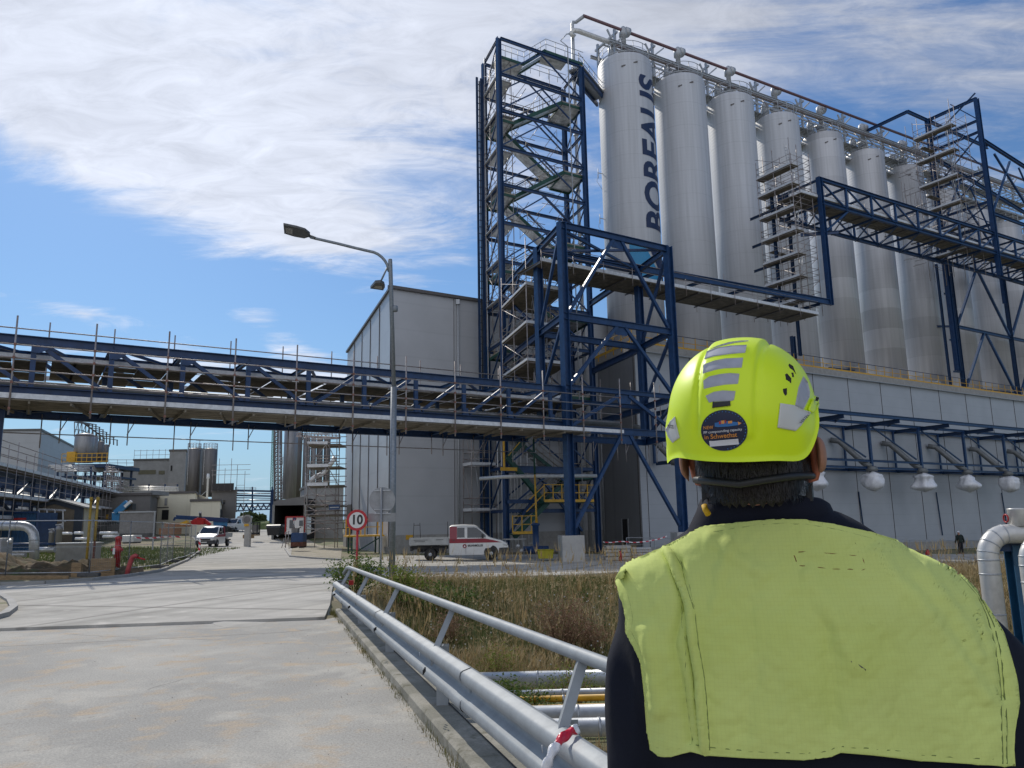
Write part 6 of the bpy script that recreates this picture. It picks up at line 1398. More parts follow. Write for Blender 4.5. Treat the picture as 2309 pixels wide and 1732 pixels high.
# shelter
sh = thing('open_shelter', 'open-fronted shelter with a sloping dark grey fascia beside the far road', 'shelter', atY(650, 1190, 96)); Y = 92
A = [atY(616, 1138, Y), atY(690, 1139, Y), atY(690, 1119, Y), atY(672, 1121, Y)]
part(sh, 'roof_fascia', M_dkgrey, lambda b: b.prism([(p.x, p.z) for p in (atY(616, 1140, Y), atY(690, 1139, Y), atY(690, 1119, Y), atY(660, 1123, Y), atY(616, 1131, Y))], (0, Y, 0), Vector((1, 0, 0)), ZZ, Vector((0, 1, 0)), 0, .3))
x0_, x1_ = atY(616, 1138, Y).x, atY(690, 1138, Y).x; zf = atY(650, 1138, Y).z
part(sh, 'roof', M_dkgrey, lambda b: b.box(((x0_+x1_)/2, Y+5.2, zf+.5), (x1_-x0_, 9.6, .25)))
part(sh, 'back_wall', M_dark, lambda b: (b.box(((x0_+x1_)/2, Y+10, zf/2-.3), (x1_-x0_, .2, zf+2)), b.box((x1_, Y+5, zf/2-.3), (.2, 10, zf+2))))  # near-black colour stands in for the shade inside the shelter
part(sh, 'shade_end_wall', M_dark, lambda b: b.box((x0_+.1, Y+5, zf/2-.3), (.15, 9.8, zf+2)))  # dark wall added at the open end to pass for the shaded interior
part(sh, 'yellow_wall_panel', M_cream, lambda b: b.prism([(p.x, p.z) for p in (atY(620, 1168, Y+8), atY(643, 1168, Y+8), atY(643, 1155, Y+8), atY(620, 1154, Y+8))], (0, Y+9.7, 0), Vector((1, 0, 0)), ZZ, Vector((0, 1, 0)), -.1, 0))
part(sh, 'blue_cabinet', M_blue, lambda b: b.box((atY(638, 1180, Y+5).x, Y+5, 1.6), (S(11, Y), .8, 2.4)))
for px in (617, 688): pB(sh, 'post', atY(px, 1138, Y), Vector((atY(px, 1138, Y).x, Y, -.5)), .22, .22, M_greywall)
# road-side scaffold tower (two bays), standing in front of the hall end
st2 = thing('roadside_scaffold', 'multi-lift tube scaffold tower at the roadside in front of the hall end', 'scaffold', atY(725, 1230, 72)); Y = 74
def sx_(px, py, dY=0): return atY(px, py, Y+dY)
for px, dY in ((691, 0), (716, 3), (737, 0), (760, 2), (697, 3), (766, 3)): pT(st2, 'standard', sx_(px, 978 if px < 740 else 985, dY), Vector((sx_(px, 985, dY).x, Y+dY, -.7)), .045, M_scaf, 6)
zl = [1003, 1054, 1096, 1142, 1164, 1186, 1206]
for k, y in enumerate(zl):
    a, c = sx_(689, y), sx_(766, y+3)
    if k < 5: part(st2, 'deck', M_plank, lambda b: b.box(((a.x+c.x)/2, Y+1.6, a.z), (c.x-a.x, 3.0, .12)))
    if k < 3: part(st2, 'toe_board', M_steelboard, lambda b: b.box((sx_(716, y).x, Y-.05, a.z+.15), (S(46, Y), .05, .3)))
    part(st2, 'guard_rails', M_scaf, lambda b: [b.tube((a.x, Y-.1, a.z+h), (c.x, Y-.1, a.z+h), .04, 5) for h in (.5, 1.05)]+[b.tube((a.x, Y+3, a.z+h), (c.x, Y+3, a.z+h), .04, 5) for h in (.5, 1.05)])
    if k < len(zl)-1:
        pT(st2, 'diagonal_tube', sx_(693, y), sx_(736, zl[k+1]), .04, M_scaf, 5); pT(st2, 'diagonal_tube', sx_(736, y), sx_(693, zl[k+1]), .04, M_scaf, 5); pT(st2, 'diagonal_tube', sx_(740, y), sx_(764, zl[k+1]), .04, M_scaf, 5)
pT(st2, 'leaning_ladder', sx_(689, 1066), sx_(692, 1140), .06, M_galv)
bs = thing('blue_sign', 'small blue company board projecting from the corner of the grey hall', 'sign', atY(754, 1144, 70)); a = atY(754, 1143.5, 70)
part(bs, 'board', M_blue, lambda b: b.box(a, (S(24, 70), .1, S(11, 70)))); 
# (far too small to read in the photograph: light strokes only)
part(bs, 'lettering', M_sw, lambda b: [b.box(a+Vector((-.35+i*.1, -.06, -.03)), (.06, .01, .09)) for i in range(8)])
# kiosk, bins, caged machine
ks = thing('site_kiosk', 'white site cabin with red edges and a window beside the shelter', 'cabin', atY(665, 1205, 80)); a = atY(645, 1166, 80); c = atY(687, 1204, 80)
part(ks, 'cabin', M_white, lambda b: b.box(((a.x+c.x)/2, 81.2, (a.z+c.z)/2), (c.x-a.x, 2.4, a.z-c.z)))
part(ks, 'red_trim', M_red, lambda b: (b.bar((a.x, 79.95, a.z), (c.x, 79.95, a.z), .14, .14), b.bar((a.x, 79.95, a.z), (a.x, 79.95, c.z), .12, .12), b.bar((c.x, 79.95, a.z), (c.x, 79.95, c.z), .12, .12)))
part(ks, 'window', M_glass, lambda b: (b.box((atY(679, 1180, 80).x, 79.96, atY(679, 1180, 80).z), (S(8, 80), .06, S(12, 80))), b.box((atY(657, 1182, 80).x, 79.96, atY(657, 1182, 80).z), (S(8, 80), .06, S(18, 80)))))
nz = thing('no_parking_sign', 'small round blue and red no-parking sign in front of the white cabin', 'road sign', atY(664, 1204, 76)); a = atY(664, 1170, 76)
part(nz, 'disc', M_red, lambda b: b.lathe([(S(4.4, 76), -.01), (S(4.4, 76), .01)], a, 20, AXd)); part(nz, 'face', M_blue, lambda b: b.lathe([(S(3.2, 76), .01), (S(3.2, 76), .02)], a, 20, AXd)); part(nz, 'post', M_galv, lambda b: b.tube(a, (a.x, a.y+.03, G(a.x, a.y)), .03))
def bin_(px, py, Y, lab, s=1):
    a = atY(px, py, Y); z = a.z; t = thing('waste_container', lab, 'bin', (a.x, Y, z), 'black wheeled waste containers by the far road')
    part(t, 'body', M_black, lambda b: b.add([(a.x+sx*(.60+.10*k)*s, Y+sy*(.42+.08*k), z+(.15+.85*k)) for k in (0, 1) for sy in (-1, 1) for sx in (-1, 1)], [(0, 2, 3, 1), (4, 5, 7, 6), (0, 1, 5, 4), (2, 6, 7, 3), (0, 4, 6, 2), (1, 3, 7, 5)]), .03)
    part(t, 'lid', mat('bin_lid', (.04, .042, .045), .4), lambda b: b.prism([(-.55, 0), (.55, 0), (.45, .22), (.2, .32), (-.2, .32), (-.45, .22)], (a.x, Y, z+1.0), Vector((0, 1, 0)), ZZ, Vector((1, 0, 0)), -.74*s, .74*s))
    for sx in (-1, 1): part(t, 'wheel', M_sw, lambda b: b.lathe([(.08, -.03), (.08, .03)], (a.x+sx*.5, Y-.35, z+.08), 10, (Vector((1, 0, 0)), ZZ, Vector((0, 1, 0)))))
bin_(618, 1210, 88, 'black wheeled waste container nearest the far road', 1.05); bin_(636, 1208, 91, 'black waste container behind the nearest one, towards the cabin', 1)
bmch = thing('blue_skip_machine', 'blue and rusty square machine on skids at the roadside corner', 'machine', atY(668, 1236, 64)); a = atY(668, 1236, 64); W_ = S(27, 64)
part(bmch, 'body', M_blue, lambda b: b.box((a.x+.05, 64.5, a.z+.85), (W_, 1.1, .75)), .03); part(bmch, 'rusty_base', mat('rust', (.16, .06, .035), .8, 0, .3, 8), lambda b: b.box((a.x+.05, 64.5, a.z+.3), (W_*1.02, 1.15, .35))); part(bmch, 'skid', M_dark, lambda b: (b.box((a.x-.3, 64.4, a.z+.06), (.2, 1.4, .12)), b.box((a.x+.4, 64.4, a.z+.06), (.2, 1.4, .12))))
part(bmch, 'engine', M_dsteel, lambda b: (b.box((a.x-.25, 64.5, a.z+1.4), (.5, .6, .4)), b.tube((a.x-.3, 64.4, a.z+1.5), (a.x-.45, 64.4, a.z+1.95), .08), b.tube((a.x-.1, 64.4, a.z+1.5), (a.x+.2, 64.5, a.z+1.7), .06)))
ldr = thing('small_barrier', 'small grey folding barrier with ladder-like legs left of the blue machine', 'barrier', atY(645, 1235, 65))
part(ldr, 'frame', M_scaf, lambda b: (b.tube(atY(641, 1214, 65), atY(635, 1236, 65), .03), b.tube(atY(650, 1212, 65), atY(642, 1234, 65), .03), b.tube(atY(641, 1226, 65), atY(651, 1225, 65), .03), b.tube(atY(650, 1198, 65), atY(652, 1238, 65), .03), b.tube(atY(644, 1200, 65), atY(644, 1236, 65), .03), b.tube(atY(644, 1200, 65), atY(652, 1199, 65), .03)))
# concrete pillar with round mirror in the road
pl = thing('road_pillar', 'square concrete pillar with a round grey disc on top standing in the middle of the road', 'pillar', atY(553, 1231, 78)); Y = 78
a = atY(553, 1231, Y); zb = G(a.x, Y)
part(pl, 'column', M_block, lambda b: b.box((a.x+.1, Y+.3, (zb+atY(556, 1182, Y).z)/2), (S(12, Y), .55, atY(556, 1182, Y).z-zb)), .02)
part(pl, 'disc', M_greywall, lambda b: b.lathe([(S(11, Y), -.05), (S(11, Y), .05)], atY(557, 1172, Y), 24, AXd)); part(pl, 'disc_face', M_dsteel, lambda b: b.lathe([(S(7.5, Y), .05), (S(7.5, Y), .06)], atY(557, 1172, Y), 24, AXd))
part(pl, 'ochre_band', M_yel, lambda b: b.box((atY(556, 1184, Y).x, Y-.02, atY(556, 1184, Y).z), (S(10, Y), .08, S(5, Y)))); part(pl, 'timber_rail', M_wood, lambda b: b.box((atY(555, 1210, Y).x, Y+.7, atY(555, 1210, Y).z), (S(25, Y), .12, S(8, Y))))
kg = thing('black_roll_cage', 'dark framed cart with white posts parked behind the road pillar', 'cart', atY(572, 1208, 88)); Y = 88; a = atY(572, 1209, Y)
part(kg, 'frame', M_black, lambda b: [b.box((a.x+dx, Y+dy, a.z+.75), (.09, .09, 1.4)) for dx in (-.35, .35) for dy in (0, .9)]+[b.box((a.x, Y+.45, a.z+1.45), (.8, 1.0, .12)), b.box((a.x, Y+.5, a.z+.3), (.75, .9, .25))]); part(kg, 'base_board', M_wood, lambda b: b.box((a.x, Y+.4, a.z+.1), (.85, 1, .12))); part(kg, 'contents', M_dsteel, lambda b: b.box((a.x, Y+.5, a.z+.85), (.55, .7, .8)))
# lying blue boom, red machine and skip behind the pickup
bl = thing('long_blue_boom_lift', 'long blue boom lift folded down low behind the white pickup', 'boom lift', atY(460, 1190, 88)); Y = 88
part(bl, 'boom', M_blue, lambda b: (b.bar(atY(398, 1166, Y), atY(514, 1173, Y), .35, .45), b.bar(atY(396, 1166, Y), atY(392, 1174, Y), .2, .2))); part(bl, 'counterweight', mat('bright_blue_paint', (.03, .20, .42), .4, 0, .1), lambda b: b.add([tuple(atY(*q, Y+dy)) for dy in (0, 2) for q in ((480, 1176), (514, 1174), (512, 1187), (482, 1187))], [(0, 3, 2, 1), (4, 5, 6, 7), (0, 1, 5, 4), (1, 2, 6, 5), (2, 3, 7, 6), (3, 0, 4, 7)])); part(bl, 'chassis', M_black, lambda b: b.box(atY(492, 1192, Y+1), (S(32, Y), 1.6, .5)))
for px in (482, 504): part(bl, 'wheel', M_rubber, lambda b: b.lathe([(.42, -.15), (.45, 0), (.42, .15)], atY(px, 1194, Y-.1), 16, AXd))
part(bl, 'outrigger_cylinder', M_red, lambda b: b.tube(atY(498, 1188, Y-.4), atY(498, 1200, Y-.4), .18)); 
rm = thing('red_crane_machine', 'red folded crane machine with a dark upright cylinder behind the pickup roof', 'machine', atY(448, 1180, 86)); Y = 86
part(rm, 'red_frame', M_red, lambda b: (b.bar(atY(432, 1180, Y), atY(444, 1172, Y), .3, .4), b.bar(atY(444, 1172, Y), atY(462, 1174, Y), .3, .5), b.bar(atY(462, 1174, Y), atY(474, 1184, Y), .3, .35), b.box(atY(450, 1178, Y), (1.2, .8, .5)))); part(rm, 'cylinder', M_black, lambda b: (b.tube(atY(451, 1156, Y), atY(454, 1182, Y), .14), b.tube(atY(449, 1165, Y), atY(452, 1182, Y), .1))); part(rm, 'cap', M_sw, lambda b: b.box(atY(451, 1155.5, Y), (.25, .25, .2)))
oc = thing('orange_beams', 'stack of orange and yellow timber beams behind the fence left of the pickup', 'beams', atY(400, 1182, 82)); Y = 82
part(oc, 'beams', mat('orange_wood', (.40, .17, .05), .7, 0, .2, 6), lambda b: [b.bar(atY(372, 1181+i*3, Y+i), atY(430, 1180+i*3, Y+i), .3, .14) for i in range(3)]+[b.box(atY(384, 1198, Y+1), (S(36, Y), 1.6, S(14, Y)))]); part(oc, 'yellow_slide', M_yel, lambda b: b.bar(atY(408, 1182, Y-1), atY(424, 1176, Y-1), .4, .25))

# ---------------- left: racks with scaffolding, shed, container
rkL = thing('left_pipe_rack', 'dark blue multi-level pipe rack wrapped in scaffolding running back along the left side', 'pipe rack', atY(60, 1150, 70))
RA = atY(-60, 1030, 52); RB = atY(262, 1112, 104); RA.z = RB.z = 0; rd = (RB-RA); RLn = rd.length; rd /= RLn; rn = Vector((-rd.y, rd.x, 0))
def RR(t, n, z): return RA+rd*t+rn*n+ZZ*z
ztop = atY(-60, 1052, 52).z
nb_ = 11
for i in range(nb_+1):
    t = RLn*i/nb_
    for n in (0, 5): pB(rkL, 'column', RR(t, n, -1), RR(t, n, ztop), .32, .32, M_blue2)
    for z in (ztop*.5, ztop*.72, ztop-.1): pB(rkL, 'cross_beam', RR(t, 0, z), RR(t, 5, z), .25, .3, M_blue2)
    if i < nb_: pB(rkL, 'diagonal', RR(t, 0, ztop*.72), RR(t+RLn/nb_, 0, ztop*.5 if i % 2 else ztop-.1), .18, .18, M_blue2); pB(rkL, 'diagonal', RR(t, 0, ztop*.5), RR(t+RLn/nb_, 0, ztop*.1), .16, .16, M_blue2)
for z in (ztop*.28, ztop*.5, ztop*.72, ztop-.1):
    for n in (0, 5): pB(rkL, 'long_beam', RR(0, n, z), RR(RLn, n, z), .25, .34, M_blue2)
for z, n, r_ in ((ztop*.5+.35, .8, .2), (ztop*.5+.3, 1.6, .14), (ztop*.72+.3, 1.0, .16), (ztop*.72+.3, 2.2, .22), (ztop+.2, 1.0, .2), (ztop+.15, 2., .14), (ztop*.28+.3, 1, .18)):
    part(rkL, 'pipe', M_pipe, lambda b: b.tube(RR(-3, n, z), RR(RLn+2, n, z), r_, 8))
part(rkL, 'deck', M_plank, lambda b: [b.box(RR(RLn/2, -.8, z), (RLn, 1.2, .08), (rd, rn, ZZ)) for z in (ztop*.5-.5, ztop*.72-.3, ztop+.1)])
part(rkL, 'toe_board', M_steelboard, lambda b: [b.bar(RR(0, -1.42, z), RR(RLn*u, -1.42, z), .04, .24) for z, u in ((ztop*.5-.35, .75), (ztop*.72-.15, .9), (ztop+.25, 1.))])
for i in range(26): pT(rkL, 'standard', RR(i*2.2, -1.45, .2), RR(i*2.2, -1.45, ztop+1.3+.4*(i % 3)), .03, M_scaf, 5)
for i in range(14): pT(rkL, 'standard', RR(i*4., 5.6, ztop*.6), RR(i*4., 5.6, ztop+2.2), .04, M_scaf, 5)
for z in [1.2+.95*k for k in range(8)]+[ztop+.8, ztop+1.4]: pT(rkL, 'ledger', RR(0, -1.45, z), RR(RLn, -1.45, z), .028, M_scaf, 5)
dk = thing('rack_service_pipes', 'bundle of pale pipes leaving the left rack towards the silo platform', 'pipes', atY(170, 1062, 100))
part(dk, 'pipes', M_pipe, lambda b: [b.tube(atY(110+i*6, 1050+i*4, 98), atY(242, 1052+i*3.4, 108), .13, 6) for i in range(4)])
part(dk, 'support', M_blue2, lambda b: [b.bar(atY(x, 1052, 104), atY(x, 1110, 104), .25, .25) for x in (130, 170, 205, 238)])
rt2 = thing('far_silver_pipes', 'pale horizontal pipes on a rack between the silo platform and the grey block', 'pipes', atY(330, 1102, 112))
part(rt2, 'pipes', M_pipe, lambda b: [b.tube(atY(262, y, 112), atY(402, y+1, 112), .15, 6) for y in (1098, 1102, 1106)]); part(rt2, 'posts', M_blue2, lambda b: [b.bar(atY(x, 1092, 112), atY(x, 1118, 112), .2, .2) for x in (266, 300, 336, 372, 400)])
part(rt2, 'railing', M_scaf, lambda b: [b.bar(atY(312, y, 112), atY(402, y, 112), .05, .05) for y in (1090, 1094)]+[b.bar(atY(225+i*20, 1036, 112), atY(226+i*20, 1054, 112), .05, .05) for i in range(4)]+[b.bar(atY(245, y, 112), atY(304, y, 112), .06, .06) for y in (1037, 1044)])
# process scaffold right of the silo platform
ps = thing('process_scaffold', 'tangle of scaffolding and pipework between the silo platform and the grey annex', 'scaffold', atY(255, 1110, 100))
def tang(b):
    rnd = random.Random(5)
    for i in range(8): b.tube(atY(240+i*4.6, 1040+i*3+rnd.uniform(-3, 6), 100+i % 3), atY(241+i*4.6, 1118, 100+i % 3), .05, 5)
    for i in range(14): b.tube(atY(238, 1052+i*4.7, 100), atY(276-max(0, 8-i)*2, 1053+i*4.6, 101), .05, 5)
    for i in range(12): x = rnd.uniform(238, 268); y = rnd.uniform(1050, 1105); b.bar(atY(x, y, 101), atY(x+rnd.uniform(-8, 8), y+rnd.uniform(4, 10), 101), .1, .1)
part(ps, 'tubes', M_scaf, tang)
for y in (1064, 1085, 1100): part(ps, 'deck', M_steelboard, lambda b: b.box(atY(256, y, 101), (S(30, 101), 1.5, .12)))
# dark grey wall building in mid left
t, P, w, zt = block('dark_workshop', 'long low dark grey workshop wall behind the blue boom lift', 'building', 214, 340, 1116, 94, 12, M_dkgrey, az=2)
part(t, 'roof_slope', M_greywall, lambda b: b.prism([(0, 0), (w, 0), (w, .5), (w*.4, .2)], P(0, -.1, zt), P(1, 0, 0)-P(0, 0, 0), ZZ, Vector((0, 1, 0)), 0, 5))
pxrect(t, P, w, 'orange_shutter', mat('rust_shutter', (.30, .12, .03), .7), 288, 302, 1135, 1152); pxrect(t, P, w, 'vent', M_dark, 255, 268, 1120.5, 1122.5); pxrect(t, P, w, 'yellow_box', M_yel, 243, 250, 1160, 1170)
# gabled shed
sd_ = thing('gabled_shed', 'low gabled shed with a brown front and a cream side wall at the left', 'shed', atY(150, 1190, 66)); Y = 66
zb_ = .0; gab = [atY(x, y, Y) for x, y in ((82, 1195), (187, 1195), (187, 1145), (126, 1128), (82, 1139))]
part(sd_, 'front_wall', mat('brown_render', (.22, .185, .14), .85, 0, .15, 2), lambda b: b.prism([(p.x, min(p.z, 20)) for p in [Vector((gab[0].x, Y, -.5)), Vector((gab[1].x, Y, -.5))]+gab[2:]], (0, Y, 0), Vector((1, 0, 0)), ZZ, Vector((0, 1, 0)), 0, .2))
sr = atY(215, 1148, Y+6); g2_ = gab[2]
part(sd_, 'side_wall', M_cream, lambda b: b.add([(g2_.x, Y, -.5), (sr.x, Y+6, -.5), (sr.x, Y+6, g2_.z), (g2_.x, Y, g2_.z)], [(0, 1, 2, 3)]))
part(sd_, 'roof', M_greywall, lambda b: (b.add([gab[3]+Vector((-.1, -.3, .08)), gab[2]+Vector((.4, -.3, -.05)), gab[2]+Vector((.4+sr.x-g2_.x, 6.3, -.05)), gab[3]+Vector((sr.x-g2_.x, 6.3, .08)), gab[3]+Vector((-.1, -.3, .2)), gab[2]+Vector((.4, -.3, .07)), gab[2]+Vector((.4+sr.x-g2_.x, 6.3, .07)), gab[3]+Vector((sr.x-g2_.x, 6.3, .2))], [(0, 1, 2, 3), (7, 6, 5, 4), (0, 4, 5, 1), (1, 5, 6, 2)]),
    b.add([gab[3]+Vector((-.1, -.3, .08)), gab[4]+Vector((-.4, -.3, -.05)), gab[4]+Vector((1.5, 6.3, -.05)), gab[3]+Vector((sr.x-g2_.x, 6.3, .08))], [(3, 2, 1, 0)])))
part(sd_, 'dark_trim', mat('blue_grey_trim', (.06, .075, .10), .6), lambda b: (b.bar(gab[2]+Vector((-.3, -.02, 0)), Vector((g2_.x-.3, Y-.02, -.5)), .1, .7, Vector((1, 0, 0))), b.bar(gab[3]+Vector((0, -.05, -.15)), gab[2]+Vector((0, -.05, -.15)), .08, .35), b.bar(gab[3]+Vector((0, -.05, -.15)), gab[4]+Vector((0, -.05, -.15)), .08, .3)))
rkS = thing('open_storage_rack', 'pale open shelving frame standing in front of the gabled shed', 'rack', atY(120, 1190, 60)); Y = 60
part(rkS, 'frame', M_galv, lambda b: [b.bar(atY(x, 1150, Y), atY(x, 1196, Y), .1, .1) for x in (88, 106, 124, 142)]+[b.bar(atY(86, y, Y), atY(148, y+3, Y), .1, .12) for y in (1148, 1172)]); part(rkS, 'shelf_goods', M_dark, lambda b: b.box(atY(112, 1164, Y+.6), (S(48, Y), 1, S(16, Y))))
# blue container
cn2 = thing('blue_container', 'blue corrugated shipping container behind the big white pipe bend', 'container', atY(40, 1210, 57)); Y = 57
A = atY(86, 1155, Y); zc_ = A.z; xl = atY(-60, 1155, Y).x
def corr(b):
    x = xl; k = 0; pts = []
    while x < A.x-.1: pts.append((x, 0 if k % 4 < 2 else .06)); x += (.04 if k % 2 else .11); k += 1
    for i in range(len(pts)-1): b.face([(pts[i][0], Y+pts[i][1], .0), (pts[i+1][0], Y+pts[i+1][1], .0), (pts[i+1][0], Y+pts[i+1][1], zc_), (pts[i][0], Y+pts[i][1], zc_)])
part(cn2, 'corrugated_wall', mat('container_blue', (.02, .085, .19), .5, 0, .15, 2), corr); part(cn2, 'frame', M_blue, lambda b: (b.bar((xl, Y, zc_), (A.x, Y, zc_), .12, .14), b.bar((A.x, Y, 0), (A.x, Y, zc_), .14, .14), b.bar((xl, Y, .05), (A.x, Y, .05), .12, .14))); part(cn2, 'shell', M_blue, lambda b: b.box(((xl+A.x)/2, Y+1.3, zc_/2), (A.x-xl-.05, 2.4, zc_-.05)))
part(cn2, 'red_plate', M_red, lambda b: b.box(atY(45, 1171, Y-.3), (S(27, Y), .06, S(6, Y))))
# big insulated pipe bend
bp2 = thing('white_pipe_bend', 'large pale insulated pipe coming from the left and bending down into the ground', 'pipe', atY(77, 1250, 36)); Y = 36; r_ = S(10, Y)
pts = [atY(-60, 1186, Y), atY(48, 1186, Y), atY(60, 1188, Y), atY(69, 1194, Y), atY(75, 1203, Y), atY(77, 1214, Y), atY(77, 1262, Y)]
part(bp2, 'pipe_run', M_pwh, lambda b: b.path(pts, r_, 20)); part(bp2, 'pipe_bands', M_galv, lambda b: [b.lathe([(r_+.01, -.02), (r_+.015, 0), (r_+.01, .02)], atY(77, y, Y), 20) for y in (1218, 1240)]+[b.lathe([(r_+.01, -.02), (r_+.015, 0), (r_+.01, .02)], atY(x, 1186, Y), 20, (Vector((0, 1, 0)), ZZ, Vector((1, 0, 0)))) for x in (10, 40)])
for k, (x0, x1, py, m, lab, rp_) in enumerate(((-30, 78, 1245, M_pwh, 'thin pale pipe lying low in front of the white pipe bend', 2.6), (10, 58, 1252, M_pwh, 'foil-wrapped pipe lying on the soil left of the white pipe bend', 6), (78, 124, 1240, M_pwh, 'foil-wrapped pipe lying right of the white pipe bend', 6), (-20, 125, 1228, M_blue, 'blue horizontal steel beam behind the white pipe bend', 3.5))):
    t = thing('ground_pipe', lab, 'pipe', atY((x0+x1)/2, py, 35)); part(t, 'pipe_run', m, lambda b: b.tube(atY(x0, py, 35+k), atY(x1, py-1, 35+k), S(rp_, 35), 12))
tk = thing('grey_tank_box', 'grey square tank box at the left edge beside the white pipe bend', 'tank', atY(5, 1250, 34)); a = atY(-8, 1215, 34); part(tk, 'box', M_gwall, lambda b: b.box((a.x, 34, a.z-.35), (S(50, 34), .8, .75)), .02); part(tk, 'round_cap', M_white, lambda b: b.lathe([(.0, -.05), (.12, 0), (.0, .2)], atY(22, 1221, 33.7), 12, AXd))
# concrete basin, valves, white bundles
cbs = thing('concrete_basin', 'low grey concrete basin wall behind the soil heap', 'basin', atY(170, 1255, 38)); a = atY(125, 1229, 38); c = atY(216, 1229, 38)
part(cbs, 'wall', M_conc, lambda b: b.box(((a.x+c.x)/2, 38.3, a.z-.5), (c.x-a.x, .5, 1.1)), .02); part(cbs, 'coping', M_pwh, lambda b: b.box(((a.x+c.x)/2, 38.3, a.z+.07), (c.x-a.x+.1, .6, .05)))
for k, (px, py, h, w_, lab) in enumerate(((115, 1225, 30, 11, 'left one of two grey capped valve housings behind the concrete basin'), (131, 1225, 40, 13, 'taller capped grey valve housing behind the concrete basin'))):
    a = atY(px, py, 42); t = thing('valve_housing', lab, 'valve', a, 'valve housings behind the concrete basin'); hh = S(h, 42); ww = S(w_, 42)/2
    part(t, 'housing', M_bsteel, lambda b: b.lathe([(ww, -.5), (ww, hh*.7), (ww*1.15, hh*.72), (ww*1.15, hh*.8), (ww*.7, hh)], (a.x, 42, a.z), 14)); part(t, 'hand_lever', M_galv, lambda b: b.bar((a.x-ww, 41.9, a.z+hh), (a.x+ww*1.3, 41.9, a.z+hh*1.05), .05, .05))
wb = thing('wrapped_bundles', 'row of white film-wrapped pipe bundles behind the concrete basin', 'bundles', atY(200, 1205, 46))
part(wb, 'bundle', M_sack, lambda b: [b.tube(atY(x, y, 46), atY(x+l, y, 46), S(3, 46), 8) for x, y, l in ((138, 1203, 24), (168, 1202, 20), (225, 1202, 40), (232, 1210, 34), (170, 1215, 28))]); None and part(wb, 'scrap_frames', M_galv, lambda b: [b.bar(atY(x, 1205, 45), atY(x+dx, 1224, 45), .06, .06) for x, dx in ((150, 8), (165, -6), (186, 12), (196, -8), (176, 3))])
pbx = thing('pallet_box', 'pale box under white film on the grass right of the hydrant', 'box', atY(288, 1222, 44)); a = atY(288, 1215, 44); part(pbx, 'box', M_white, lambda b: b.box((a.x, 44.5, a.z), (S(26, 44), 1, S(15, 44))), .03); part(pbx, 'base', M_black, lambda b: b.box((a.x, 44.5, a.z-S(9, 44)), (S(24, 44), .9, S(3, 44))))
sht = thing('grey_hoarding', 'blank grey hoarding panel on a frame behind the fence', 'hoarding', atY(310, 1205, 48)); a = atY(272, 1156, 48); c = atY(346, 1202, 48)
part(sht, 'panel', mat('hoarding_grey', (.25, .24, .235), .7), lambda b: b.box(((a.x+c.x)/2, 48, (a.z+c.z)/2), (c.x-a.x, .06, a.z-c.z))); part(sht, 'frame', M_galv, lambda b: (b.bar((a.x-.1, 47.95, a.z+.02), (c.x+.1, 47.95, a.z+.02), .08, .08), b.bar((c.x+.03, 47.95, a.z), (c.x+.03, 47.95, c.z-1), .08, .08), b.bar((a.x, 47.95, c.z), (a.x, 47.95, c.z-1), .08, .08)))
# blue boom lift
bo = thing('blue_boom_lift', 'bright blue articulated boom lift raised behind the grey hoarding', 'boom lift', atY(265, 1185, 62)); Y = 62; M_bb = MATS['bright_blue_paint']
part(bo, 'turret', M_bb, lambda b: b.add([tuple(atY(*q, Y+dy)) for dy in (0, 1.5) for q in ((252, 1156), (271, 1155), (268, 1178), (252, 1176))], [(0, 3, 2, 1), (4, 5, 6, 7), (0, 1, 5, 4), (1, 2, 6, 5), (2, 3, 7, 6), (3, 0, 4, 7)]), .03)
part(bo, 'boom', M_bb, lambda b: (b.bar(atY(260, 1156, Y), atY(287, 1132, Y), .35, .32), b.bar(atY(268, 1157, Y-.4), atY(292, 1136, Y-.4), .2, .2))); part(bo, 'upper_boom', M_white, lambda b: b.bar(atY(282, 1143, Y-.5), atY(296, 1130, Y-.5), .22, .2)); part(bo, 'basket', M_black, lambda b: b.box(atY(294, 1143, Y), (.6, .6, .5))); part(bo, 'counterweight', M_black, lambda b: b.box(atY(259, 1179, Y+.5), (S(16, Y), 1.3, .25)))
# yellow vent posts
for px, lab in ((206, 'left of two yellow vent posts with capped tops behind the fence'), (221, 'right of two yellow vent posts, rusty at its lower half')):
    a = atY(px, 1124, 33.5); zb = G(a.x, 33.5); t = thing('yellow_vent_post', lab, 'post', (a.x, 33.5, zb), 'yellow vent posts'); part(t, 'post', mat('ochre_post', (.42, .29, .05), .6, 0, .2, 8), lambda b: b.tube((a.x, 33.5, 1.2 if px > 210 else zb-.1), a, .055, 10)); part(t, 'cap', MATS['ochre_post'], lambda b: b.lathe([(.07, -.12), (.075, 0), (.055, .06)], a, 12))
    if px > 210: part(t, 'rusty_foot', mat('rust', (.16, .06, .035), .8), lambda b: b.tube((a.x, 33.5, zb-.2), (a.x, 33.5, 1.2), .05, 10))
